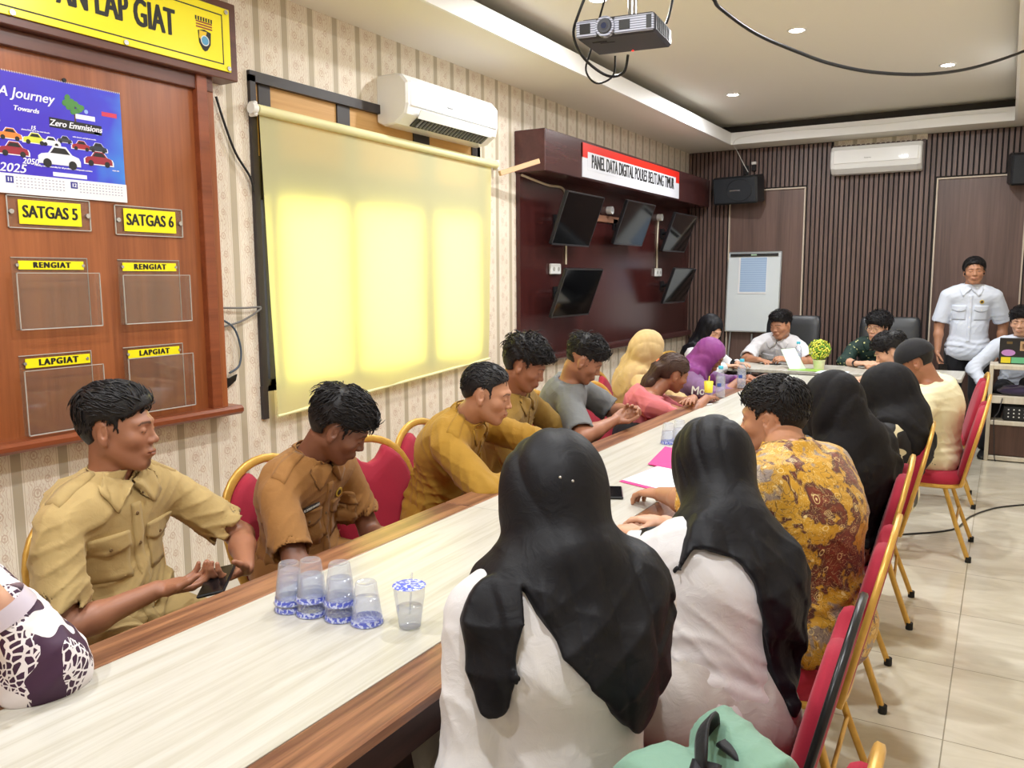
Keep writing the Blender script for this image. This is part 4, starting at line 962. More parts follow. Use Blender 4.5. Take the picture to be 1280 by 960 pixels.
# bottles
M_CAPB = plain('aqua_cap', (80,190,220), .4); M_LBL = plain('blue_bottle_label', (60,90,170), .4)
def bottle(x, y, z, label):
    e = empty('water_bottle', (x, y, z), 0, label, 'bottle', 'small water bottles with aqua caps')
    q = MB(); q.lathe((0,0,0), [(.026, 0), (.031, .006), (.031, .03), (.0285, .036), (.031, .042), (.031, .062), (.0295, .066), (.0295, .108), (.031, .112), (.031, .130), (.026, .152), (.014, .178), (.0125, .190)], M_FILM, 24); q.build('bottle_body', e)
    q = MB(); q.lathe((0,0,0), [(.028, .004), (.0275, .14), (.001, .141)], M_FILM, 16, cap=False); q.build('water', e)
    q = MB(); q.lathe((0,0,0), [(.030, .068), (.0302, .106)], M_FILM, 24, cap=False); q.box((0, -.030, .087), (.026, .004, .022), M_LBL, .001); q.build('label_band', e)
    q = MB(); q.lathe((0,0,0), [(.0155, .188), (.016, .190), (.016, .206), (.0145, .208)], M_CAPB, 20); q.build('bottle_cap', e)
    return e
bt = bottle(-1.565, 5.30, TZ, 'water bottle with aqua cap beside the yellow drink cup')
for x, y, z, lb in ((-1.57, 5.82, TZ, 'water bottle with aqua cap in front of the purple hijab'), (-1.52, 7.42, TZ+.015, 'water bottle beside the potted plant on the head table')):
    c = copy_tree(bt); c.location = (x, y, z); c['label'] = lb
e = empty('drink_cup', (-1.60, 5.16, TZ), 0, 'yellow printed drink cup with a straw beside the water bottle', 'cup')
q = MB(); q.lathe((0,0,0), [(.022, 0), (.028, .12), (.029, .122)], M_FILM, 24); q.build('cup_wall', e)
q = MB(); q.lathe((0,0,0), [(.0255, .05), (.029, .122), (.001, .122)], plain('yellow_print', (236,220,70), .4), 24, cap=False); q.build('yellow_sleeve', e)
q = MB(); q.tube([(0, 0, .1), (.004, 0, .155)], .004, plain('yellow_straw', (236,225,90), .4), 8); q.build('straw', e)
# phones
M_PH = plain('phone_black', (16,17,20), .12)
def phone(x, y, z, rz, label, rx=0, ry=0, case=None, size=(.075, .155)):
    e = empty('smartphone', (x, y, z), 0, label, 'phone'); e.rotation_euler = (math.radians(rx), math.radians(ry), math.radians(rz))
    q = MB(); q.box((0, 0, .0045), (size[0], size[1], .009), case or M_BLKM, .003); q.build('case', e)
    q = MB(); q.box((0, 0, .0095), (size[0]-.006, size[1]-.006, .0012), M_PH, .0005); q.build('screen', e)
    return e
phone(-1.19, 2.72, TZ+.001, 25, 'black phone lying beside the open pink folder')
phone(-1.60, 4.98, TZ+.001, 62, 'phone in pale case lying by the crossed arms of the woman in pink', case=plain('pale_case', (220,220,224), .4))
phone(-1.745, 7.42, TZ+.016, 75, 'dark phone between the hands of the man in white shirt')
# folders and papers
M_PINK = plain('hot_pink_card', (226,40,130), .55); M_PAP2 = plain('printed_paper', (226,236,246), .6)
def sheet(name, pts, z0, th, m, label, cat, grp=None):
    cx = sum(p[0] for p in pts)/len(pts); cy = sum(p[1] for p in pts)/len(pts)
    q = MB(); q.prism([(p[0]-cx, p[1]-cy) for p in pts], 0, th, m); o = q.build(name); o.location = (cx, cy, z0); return tag(o, label, cat, grp)
sheet('folder', [(-1.24, 2.90), (-.97, 2.80), (-.90, 3.115), (-1.20, 3.30)], TZ+.001, .002, M_PINK, 'open hot pink folder on the table under the batik man\'s hand', 'folder')
fl = MB(); fl.add([(-.02, 0, 0), (.28, -.09, 0), (.31, .06, .045), (.0, .15, .05)], [(0, 1, 2, 3)], M_PINK); fl.add([(-.02, 0, .002), (.28, -.09, .002), (.31, .06, .047), (.0, .15, .052)], [(0, 1, 2, 3)], M_PINK)
o = fl.build('folder_flap'); o.location = (-1.23, 3.22, TZ+.004); tag(o, 'raised hot pink folder cover behind the open papers', 'folder')
sheet('paper_sheet', [(-1.235, 2.92), (-.985, 2.83), (-.93, 3.10), (-1.20, 3.22)], TZ+.0035, .0015, M_PAP2, 'white printed papers inside the open pink folder', 'paper')
sheet('folder', [(-1.17, 4.05), (-.96, 4.0), (-.95, 4.3), (-1.15, 4.34)], TZ+.001, .003, M_PINK, 'closed hot pink folder in front of the batik man\'s face', 'folder')
sheet('paper_sheet', [(-1.08, 3.62), (-.92, 3.55), (-.90, 3.85), (-1.06, 3.92)], TZ+.001, .0015, M_PAP2, 'white paper partly hidden by the batik man', 'paper')
sheet('paper_sheet', [(-1.28, 6.9), (-1.05, 6.9), (-1.05, 7.12), (-1.28, 7.12)], TZ+.016, .001, M_PAP2, 'white paper on the head table by the plant', 'paper')
# green clear folder standing open on the head table
M_GRN = NT('lime_translucent_folder'); M_GRN.set(col=S((170,226,90)), rough=.35, trans=.25); M_GRN = M_GRN.m
M_GRNW = plain('pale_green_sheet', (206,230,206), .5)
e = empty('display_folder', (-1.50, 7.12, TZ+.015), 0, 'lime green folder with a pale sheet leaning up, left of the potted plant', 'folder')
q = MB(); q.prism([(-.02, -.10), (.22, -.13), (.24, .04), (.0, .08)], .001, .004, M_GRN); q.build('folder_base', e)
q = MB(); q.add([(-.12, .10, .15), (-.02, .16, .16), (.10, .02, .004), (-.01, -.06, .004)], [(0, 1, 2, 3)], M_GRNW); q.add([(-.12, .102, .152), (-.02, .162, .162), (.10, .022, .006), (-.01, -.058, .006)], [(0, 1, 2, 3)], M_GRNW); q.build('raised_sheet', e)
# plant
e = empty('potted_plant', (-1.305, 7.20, TZ+.015), 0, 'round yellow green topiary plant in a cream pot on the head table', 'plant')
q = MB(); q.lathe((0,0,0), [(.040, 0), (.048, .07), (.052, .075), (.050, .08), (.044, .078), (.001, .07)], plain('cream_pot', (232,232,190), .4), 24); q.build('pot', e)
q = MB(); q.cyl((0, 0, .06), .005, .06, M_TRB, 8); q.build('stem', e)
MG1 = plain('leaf_green', (110,160,40), .5); MG2 = plain('leaf_yellow', (226,226,80), .5); MG3 = plain('leaf_dark', (50,90,30), .6)
q = MB(); rnd = random.Random(7); q.sphere((0, 0, .165), .062, MG3, 14)
for k in range(230):
    z = 1-2*(k+.5)/230; a = k*2.39996; r = math.sqrt(1-z*z); nrm = Vector((r*math.cos(a), r*math.sin(a), z)); c = Vector((0, 0, .165))+nrm*(.074+.014*rnd.random())
    t = nrm.orthogonal().normalized(); t.rotate(Matrix.Rotation(rnd.random()*6.28, 3, nrm)); bt_ = nrm.cross(t); t = (t+nrm*.5).normalized()
    L, W = .016, .009; m = (MG1, MG2, MG2)[rnd.randrange(3)]
    q.add([c-t*L, c-bt_*W+nrm*.002, c+t*L, c+bt_*W+nrm*.002, c+nrm*.006], [(0, 1, 4), (1, 2, 4), (2, 3, 4), (3, 0, 4), (0, 3, 2, 1)], m)
q.build('foliage', e)
# ================================================================ SIGNED-DISTANCE BODY BUILDER
F32 = np.float32
def A3(v): return np.array(v, dtype=F32)
def nrm(v):
    v = np.array(v, dtype=np.float64); return (v/ (np.linalg.norm(v)+1e-12)).astype(F32)
def smin(a, b, k):
    h = np.clip(.5+.5*(b-a)/k, 0, 1); return b*(1-h)+a*h-k*h*(1-h)
def smax(a, b, k): return -smin(-a, -b, k)
def d_cap(P, a, b, ra, rb, fl=None):
    """tapered capsule; fl=(axis, s): squashed along axis by s"""
    a = A3(a); b = A3(b); v = P-a; w = b-a
    if fl is not None:
        n, s = A3(fl[0]), fl[1]; g = F32(1/s-1)
        v = v+np.outer(v@n, n)*g; w = w+n*F32(w@n)*g
    L = float(w@w)+1e-12
    h = np.clip((v@w)/L, 0, 1).astype(F32)
    r = ra+(rb-ra)*h
    q = v-h[:, None]*w
    return np.sqrt(np.einsum('ij,ij->i', q, q))-r
def d_ell(P, c, r, F=None):
    v = P-A3(c)
    if F is not None: v = v@F.T
    r = A3(r); q = v/r; k0 = np.sqrt(np.einsum('ij,ij->i', q, q)); q2 = v/(r*r); k1 = np.sqrt(np.einsum('ij,ij->i', q2, q2))+1e-9
    return k0*(k0-1)/k1
def d_box(P, c, hs, F=None, r=0.0):
    v = P-A3(c)
    if F is not None: v = v@F.T
    q = np.abs(v)-(A3(hs)-r); return np.linalg.norm(np.maximum(q, 0), axis=1)+np.minimum(q.max(1), 0)-r
def d_poly(x, y, pts):
    """2D polygon distance, negative inside"""
    n = len(pts); d = np.full(x.shape, 1e9, F32); s = np.ones(x.shape, F32)
    j = n-1
    for i in range(n):
        vi, vj = pts[i], pts[j]; ex, ey = vj[0]-vi[0], vj[1]-vi[1]; wx, wy = x-vi[0], y-vi[1]
        t = np.clip((wx*ex+wy*ey)/(ex*ex+ey*ey+1e-12), 0, 1); bx, by = wx-ex*t, wy-ey*t
        d = np.minimum(d, bx*bx+by*by)
        c1 = y >= vi[1]; c2 = y < vj[1]; c3 = ex*wy > ey*wx
        flip = (c1 & c2 & c3) | (~c1 & ~c2 & ~c3); s = np.where(flip, -s, s); j = i
    return s*np.sqrt(d)
def curve_poly(pts, n=5):
    return [(p.x, p.y) for p in smooth_pts([(a, b_, 0) for a, b_ in pts]+[(pts[0][0], pts[0][1], 0)], n)][:-1]
def folds(P, amp, freq, seed=0, dirv=(0,0,1), aniso=3.0):
    """drapery: long soft ridges running along dirv, fading in and out"""
    rs = np.random.RandomState(seed); d = nrm(dirv)
    a = nrm(np.cross(d, (0.3, 0.2, 1.0) if abs(d[2]) < .9 else (1, .2, 0))); b = np.cross(d, a).astype(F32)
    u = P@a; v = P@b; w = P@d; f = F32(freq*2.0); out = np.zeros(len(P), F32)
    r = lambda: F32(rs.rand()*6.28)
    wu = np.sin(w*f*F32(.22)+v*f*F32(.25)+r())*F32(1.9); wv = np.sin(w*f*F32(.27)+u*f*F32(.22)+r())*F32(1.9)
    for i, (ku, kv) in enumerate(((1.0, .35), (-.45, 1.0), (1.5, -1.1), (.8, 1.9))):
        ph = (u*F32(ku)+v*F32(kv))*f*F32(.8+.3*i)+wu*F32(ku)+wv*F32(kv)+r()
        m = np.clip(.55+.75*np.sin(w*f*F32(.16+.07*i)+(u-v)*f*F32(.3)+r()), 0, 1)
        out += (1-np.abs(np.sin(ph*.5)))**F32(2.2)*m*F32(1.0/(1+.55*i))
    return (F32(.42)-out)*F32(amp*.85)
def mesh_sdf(fn, lo, hi, h):
    lo = np.array(lo, np.float64); hi = np.array(hi, np.float64); B = 6
    nb = np.maximum(1, np.ceil((hi-lo)/(h*B)).astype(int)); n = nb*B+1
    bc = np.stack(np.meshgrid(*[(np.arange(k)+.5)*B*h for k in nb], indexing='ij'), -1).reshape(-1, 3)+lo
    d = fn(bc.astype(F32)); rad = B*h*.87*1.75+.012
    act = (np.abs(d) < rad).reshape(nb)
    sign = np.where(d < 0, F32(-1), F32(1)).reshape(nb)
    vals = np.ones(n, F32); vals[:-1, :-1, :-1] = np.repeat(np.repeat(np.repeat(sign, B, 0), B, 1), B, 2)
    m = np.zeros(n, bool); up = np.repeat(np.repeat(np.repeat(act, B, 0), B, 1), B, 2)
    for dx in (0, 1):
        for dy in (0, 1):
            for dz in (0, 1): m[dx:n[0]-1+dx, dy:n[1]-1+dy, dz:n[2]-1+dz] |= up
    idx = np.argwhere(m)
    pv = np.empty(len(idx), F32); CHK = 200000
    for i in range(0, len(idx), CHK):
        pv[i:i+CHK] = fn((idx[i:i+CHK]*h+lo).astype(F32))
    vals[m] = pv
    ins = vals < 0
    # cells
    s = np.zeros(n-1, np.int8)
    for dx in (0, 1):
        for dy in (0, 1):
            for dz in (0, 1): s += ins[dx:n[0]-1+dx, dy:n[1]-1+dy, dz:n[2]-1+dz]
    cm = (s > 0) & (s < 8)
    cells = np.argwhere(cm)
    if len(cells) == 0: return np.zeros((0, 3)), np.zeros((0, 4), int)
    cid = np.full(n-1, -1, np.int64); cid[cm] = np.arange(len(cells))
    acc = np.zeros((len(cells), 3)); cnt = np.zeros(len(cells))
    C8 = {}
    for dx in (0, 1):
        for dy in (0, 1):
            for dz in (0, 1): C8[(dx, dy, dz)] = vals[cells[:, 0]+dx, cells[:, 1]+dy, cells[:, 2]+dz]
    for ax in range(3):
        o1, o2 = [k for k in range(3) if k != ax]
        for p in (0, 1):
            for q in (0, 1):
                a = [0, 0, 0]; a[o1] = p; a[o2] = q; b = list(a); b[ax] = 1
                va, vb = C8[tuple(a)], C8[tuple(b)]; x = (va < 0) != (vb < 0)
                t = np.where(x, va/(va-vb+1e-20), 0)
                P = np.zeros((len(cells), 3)); P[:, o1] = p; P[:, o2] = q; P[:, ax] = t
                acc += P*x[:, None]; cnt += x
    V = (cells+acc/np.maximum(cnt, 1)[:, None])*h+lo
    Q = []
    for ax in range(3):
        o1, o2 = [(1, 2), (2, 0), (0, 1)][ax]
        sl0 = [slice(None)]*3; sl1 = [slice(None)]*3; sl0[ax] = slice(0, -1); sl1[ax] = slice(1, None)
        a, b = ins[tuple(sl0)], ins[tuple(sl1)]
        e = np.argwhere(a != b)
        ok = (e[:, o1] > 0) & (e[:, o2] > 0) & (e[:, o1] < n[o1]-1) & (e[:, o2] < n[o2]-1); e = e[ok]
        def cc(d1, d2):
            c = e.copy(); c[:, o1] += d1; c[:, o2] += d2; return cid[c[:, 0], c[:, 1], c[:, 2]]
        q = np.stack([cc(-1, -1), cc(0, -1), cc(0, 0), cc(-1, 0)], 1)
        fl = ~ins[e[:, 0], e[:, 1], e[:, 2]]
        q[fl] = q[fl][:, ::-1]; Q.append(q)
    Q = np.concatenate(Q); Q = Q[(Q >= 0).all(1)]
    return V, Q
def np_mesh(name, V, Q, mats, parent, origin, colors=None, mi=None):
    me = bpy.data.meshes.new(name); V = V-np.array(origin)
    me.vertices.add(len(V)); me.vertices.foreach_set('co', V.astype(np.float32).ravel())
    me.loops.add(len(Q)*4); me.loops.foreach_set('vertex_index', Q.astype(np.int32).ravel())
    me.polygons.add(len(Q)); me.polygons.foreach_set('loop_start', np.arange(0, len(Q)*4, 4, dtype=np.int32)); me.polygons.foreach_set('loop_total', np.full(len(Q), 4, np.int32))
    me.polygons.foreach_set('use_smooth', np.ones(len(Q), bool))
    for m in (mats if isinstance(mats, (list, tuple)) else [mats]): me.materials.append(m)
    if mi is not None: me.polygons.foreach_set('material_index', mi.astype(np.int32))
    me.update(calc_edges=True); me.validate()
    if colors is not None:
        ca = me.color_attributes.new('Col', 'FLOAT_COLOR', 'POINT'); ca.data.foreach_set('color', colors.astype(np.float32).ravel())
    return link_mesh(name, me, parent)
def grad(fn, P, e=.002):
    g = np.stack([fn(P+A3(o)*F32(e))-fn(P-A3(o)*F32(e)) for o in ((1,0,0), (0,1,0), (0,0,1))], 1)
    return g/(np.linalg.norm(g, axis=1, keepdims=True)+1e-9)
def merge(parts):
    Vs, Qs, b = [], [], 0
    for V, Q in parts: Vs.append(V); Qs.append(Q+b); b += len(V)
    return np.concatenate(Vs), np.concatenate(Qs)
def compact(V, Q):
    u, inv = np.unique(Q, return_inverse=True); return V[u], inv.reshape(Q.shape)

# ---- skin and cloth materials
def m_skin(name, c):
    n = NT(name); at = n.n.new('ShaderNodeAttribute'); at.attribute_name = 'Col'
    a = n.noise(n.coord(), 40, 4)[0]
    col = n.mix(1.0, S(c), at.outputs[0], 'MULTIPLY')
    col = n.mix(n.math('MULTIPLY', a, .22), col, S(tuple(int(v*.8) for v in c)))
    n.set(col=col, rough=.46, sss=.06); n.b.inputs['Subsurface Radius'].default_value = (.012, .005, .003)
    n.bump(n.noise(n.coord(), 420, 2)[0], .08, .001); return n.m
SKINS = {'fair': m_skin('skin_fair', (214,166,138)), 'mid': m_skin('skin_mid', (184,132,102)), 'tan': m_skin('skin_tan', (160,108,82)), 'dark': m_skin('skin_dark', (126,82,62))}
def m_hair(name='black_hair', c=(13,12,13), c2=(34,31,33)):
    n = NT(name); p = n.coord('Object'); a = n.noise(p, 170, 3, .6)[0]
    n.set(col=n.mix(a, S(c), S(c2)), rough=.48, spec=.3); n.bump(a, .5, .003); return n.m
M_HAIR = m_hair(); M_HAIRB = m_hair('brown_hair', (38,26,22), (84,60,50))
def m_cloth(name, c, rough=.8, k=.86, sheen=.1, weave=900, big=6.0):
    n = NT(name); p = n.coord('Object'); f = n.noise(p, big, 3)[0]
    n.set(col=n.mix(f, S(tuple(int(v*k) for v in c)), S(c)), rough=rough, sheen=sheen, spec=.25)
    w = n.noise(p, weave, 1)[0]; l = n.noise(p, 20, 3, .55, 1.6)[0]
    n.bump(n.math('ADD', n.math('MULTIPLY', w, .06), n.math('MULTIPLY', l, .94)), .22, .010); return n.m

# ================================================================ HEAD
def head_frame(c, yaw, pitch, roll, s=1.0):
    """rows: left, forward, up (world vectors)"""
    y, p, r = math.radians(yaw), math.radians(pitch), math.radians(roll)
    f = np.array([math.cos(y)*math.cos(p), math.sin(y)*math.cos(p), -math.sin(p)])
    l = np.array([-math.sin(y), math.cos(y), 0.0]); u = np.cross(f, l)*1.0; u = np.cross(f, l) if np.cross(f, l)[2] > 0 else -np.cross(f, l)
    l2 = l*math.cos(r)+u*math.sin(r); u2 = u*math.cos(r)-l*math.sin(r)
    return dict(c=np.array(c, float), F=np.stack([l2, f, u2]).astype(F32), s=s)
def H(hf, v): return hf['c']+(np.array(v, float)*hf['s'])@hf['F'].astype(float)
def hloc(hf, P): return ((P-A3(hf['c']))@hf['F'].T)/F32(hf['s'])
def cranium(L):
    d = d_ell(L, (0, -.016, .028), (.076, .094, .086))
    d = smin(d, d_ell(L, (0, .022, -.028), (.061, .066, .080)), .035)
    return d
def face_sdf(L, feat):
    fem = feat.get('fem', 0); w = feat.get('w', 1.0)
    X = L.copy(); X[:, 0] = np.abs(X[:, 0])/F32(w)
    d = cranium(np.stack([X[:, 0], X[:, 1], X[:, 2]], 1))
    d = smin(d, d_cap(X, (.046, -.004, -.048), (.018, .058, -.092), .021 if not fem else .018, .017), .028)   # jaw
    d = smin(d, d_ell(X, (0, .066, -.093), (.018, .016, .016)), .02)      # chin
    d = smin(d, d_ell(X, (.041, .052, -.022), (.024, .024, .022)), .02)    # cheek
    d = smin(d, d_cap(X, (.010, .083, .026), (.044, .066, .020), .009, .008), .016)  # brow
    d = smax(d, -d_ell(X, (.031, .097, .004), (.016, .015, .010)), .014)   # socket
    d = smin(d, d_cap(X, (0, .083, .010), (0, .097, -.020), .0070, .0085), .012)  # nose
    d = smin(d, d_ell(X, (0, .100, -.026), (.0105, .0095, .0085)), .008)
    d = smin(d, d_ell(X, (.0120, .091, -.029), (.0085, .0100, .0075)), .006)
    d = smax(d, -d_ell(X, (.007, .096, -.036), (.0035, .005, .003)), .003)
    # eye ball with lids
    d = smin(d, d_ell(X, (.031, .0725, .002), (.0155, .0130, .0120)), .004)
    # mouth
    d = smin(d, d_ell(X, (0, .080, -.060), (.027, .016, .017)), .014)
    d = smin(d, d_ell(X, (0, .0925, -.0560), (.020, .0055, .0042)), .006)
    d = smin(d, d_ell(X, (0, .0920, -.0650), (.017, .0065, .0052)), .006)
    d = smax(d, -d_cap(X, (0, .0985, -.0603), (.022, .087, -.0612), .0018, .0010), .003)
    # ear
    Fe = np.array([[.93, -.36, 0], [.36, .93, .0], [0, 0, 1]], F32)
    e = d_ell(X, (.0785, -.012, -.004), (.0070, .0180, .031), Fe)
    e = smin(e, d_ell(X, (.078, -.006, -.030), (.006, .009, .010), Fe), .008)
    e = smax(e, -d_ell(X, (.0845, -.006, .002), (.0050, .0095, .017), Fe), .004); e = smin(e, d_ell(X, (.079, -.008, .004), (.004, .004, .013), Fe), .003)
    d = smin(d, e, .007)
    return d
def face_color(L, feat):
    """surface tint on the head: lips, brows, lash line, iris, stubble"""
    x = np.abs(L[:, 0])/feat.get('w', 1.0); y, z = L[:, 1], L[:, 2]
    col = np.ones((len(L), 4)); fr = y > .05
    def blend(m, c):
        m = np.clip(m, 0, 1)[:, None]; col[:, :3] = col[:, :3]*(1-m)+np.array(c)*m
    lips = 1-np.sqrt((x/.024)**2+((z+.0605)/.0105)**2)
    blend(fr*(lips > 0)*.55, feat.get('lip', (.80, .52, .50)))
    blend(fr*(np.abs(z+.0605-.0*x) < .0014)*(x < .022)*.75, (.30, .15, .13))
    blend(fr*np.clip(1-np.sqrt(((x-.041)/.03)**2+((z+.03)/.022)**2), 0, 1)*.3, (1.0, .80, .75))
    bz = .0235+.10*(x-.012)-1.9*np.maximum(x-.034, 0)**1.3
    brow = (x > .010)*(x < .052)*(np.abs(z-bz) < (.0036-.07*np.maximum(x-.03, 0)))*fr
    blend(brow*feat.get('brow', .85), (.09, .07, .06))
    op = feat.get('eyes', 0.0)      # 0 closed / looking down, 1 open
    ex = (x-.031)/.0135
    ez = z-.002
    if op > 0:
        eye = (ex**2+(ez/(.0052*op))**2 < 1)*fr; blend(eye*1.0, (1.15, 1.2, 1.28))
        iris = ((x-.031-feat.get('gx', 0)*0)**2+(ez+.0004)**2 < .0040**2)*eye; blend(iris*1.0, (.05, .035, .03))
        blend((np.abs(ez-.0052*op*np.sqrt(np.clip(1-ex**2, 0, 1))) < .0013)*(np.abs(ex) < 1.1)*fr*1.0, (.06, .04, .04))
    else:
        ll = -.004+.0035*ex**2
        blend((np.abs(ez-ll) < .0013)*(np.abs(ex) < 1.05)*fr*.9, (.08, .05, .05))
    st = feat.get('stubble', 0)
    if st:
        m1 = np.clip(1-np.sqrt((x/.022)**2+((z+.092)/.02)**2), 0, 1)*(z < -.074)
        m2 = (z > -.055)*(z < -.043)*(x < .024)*.4
        blend(fr*np.clip(m1*2.0, 0, 1)*st, (.16, .12, .11)); blend(fr*m2*st, (.3, .22, .2))
    return col
def hair_sdf(L, style):
    """returns hair surface for a head in local coordinates"""
    c = cranium(L); x = np.abs(L[:, 0]); y, z = L[:, 1], L[:, 2]
    top = np.clip((z-.02)/.08, 0, 1); frt = np.clip((y+.02)/.10, 0, 1)
    T = style.get('top', .020); Sd = style.get('side', .006)
    th = Sd+(T-Sd)*top*(1+.25*frt)
    if 'wave' in style:
        th = th+style['wave']*(np.sin(L[:, 0]*95+3*np.sin(y*60))*np.sin(y*80+z*70+2)*.5+.5*np.sin(z*140+L[:, 0]*60+y*90))*(.35+top)
    d = c-th
    hl = style.get('line', .062)       # hairline height at the forehead
    rec = style.get('recede', 0.0)
    g = -((z-hl)*.80 - (y-.085)*.60)            # >0 => not hair (front plane)
    g = g - rec*np.exp(-((x-.045)/.022)**2)*-1.0
    side_cut = np.where(y > -.002, (.012 if not style.get('long') else -.01)-z, -1.0)            # in front of ear keep above
    side = np.clip((x-.045)/.02, 0, 1)
    g = np.maximum(g, np.where((y > .022), (.040-z)*side-(1-side), -1))
    sb = np.maximum(np.maximum(y-.026, .004-y), np.maximum(z-.05, style.get('burn', -.006)-z))   # side burn
    g = np.minimum(g, np.where(x > .05, sb*1.0, 1.0))
    ear = .034-np.sqrt(((y+.010)/1.0)**2+((z+.004)/1.15)**2)
    g = np.maximum(g, np.where(x > .055, ear, -1.0))
    g = np.maximum(g, np.where(y < .0, style.get('nape', -.062)-z, -1.0))
    g = np.maximum(g, np.where(y >= .0, -.03-z, -1.0))
    return smax(d, g.astype(F32), .006)

# ================================================================ HAND
def hand_prims(w, d, n, side, curl=.5, spread=.12, s=1.0, thumb=.4, curls=None):
    """w wrist, d finger direction, n palm normal (out of the palm), side +1: thumb on d x n side"""
    d = nrm(d).astype(float); n = np.array(n, float); n = n-d*(n@d); n /= np.linalg.norm(n); t = np.cross(d, n)*side
    w = np.array(w, float); K = []; P = []
    for k, (lat, ln) in enumerate(((.026, .082), (.009, .078), (-.009, .070), (-.025, .062))):
        K.append((w+(t*lat*.6+d*.012)*s, w+(d*ln+t*lat)*s, .0165*s, .0135*s))
    palm = K
    fing = []
    for k, (lat, ln0, L) in enumerate(((.028, .088, .071), (.0095, .092, .079), (-.0095, .087, .073), (-.027, .078, .058))):
        base = w+(d*ln0+t*lat)*s; a = 0.0; p = base; cu = curls[k] if curls else curl
        sp = spread*(lat/.028); dd = d*math.cos(sp)+t*math.sin(sp); ch = []
        for j, (fr, r0, r1) in enumerate(((.45, .0092, .0085), (.31, .0084, .0076), (.24, .0075, .0062))):
            a += cu*(.75, 1.0, .7)[j]
            q = p+(dd*math.cos(a)+n*math.sin(a))*L*fr*s; ch.append((p, q, r0*s, r1*s)); p = q
        fing.append(ch)
    b0 = w+(d*.022+t*.020)*s; td = nrm(d*.62+t*.72+n*(.25+.5*thumb)).astype(float); q1 = b0+td*.042*s
    td2 = nrm(d*.85+t*(.45-.3*thumb)+n*(.1+.75*thumb)).astype(float); q2 = q1+td2*.032*s; td3 = nrm(d*.9+t*(.25-.3*thumb)+n*(.1+.9*thumb)).astype(float); q3 = q2+td3*.025*s
    fing.append([(b0, q1, .0155*s, .0115*s), (q1, q2, .0108*s, .0095*s), (q2, q3, .0094*s, .0075*s)])
    return dict(palm=palm, fing=fing, c=w+d*.075*s, n=n)
def hand_sdf(P, h, coarse=False):
    d = None
    for a, b, ra, rb in h['palm']:
        e = d_cap(P, a, b, ra, rb, (h['n'], .80)); d = e if d is None else smin(d, e, .012)
    for ch in h['fing']:
        f = None
        for a, b, ra, rb in ch:
            e = d_cap(P, a, b, ra, rb); f = e if f is None else smin(f, e, .004)
        d = smin(d, f, .005)
    return d

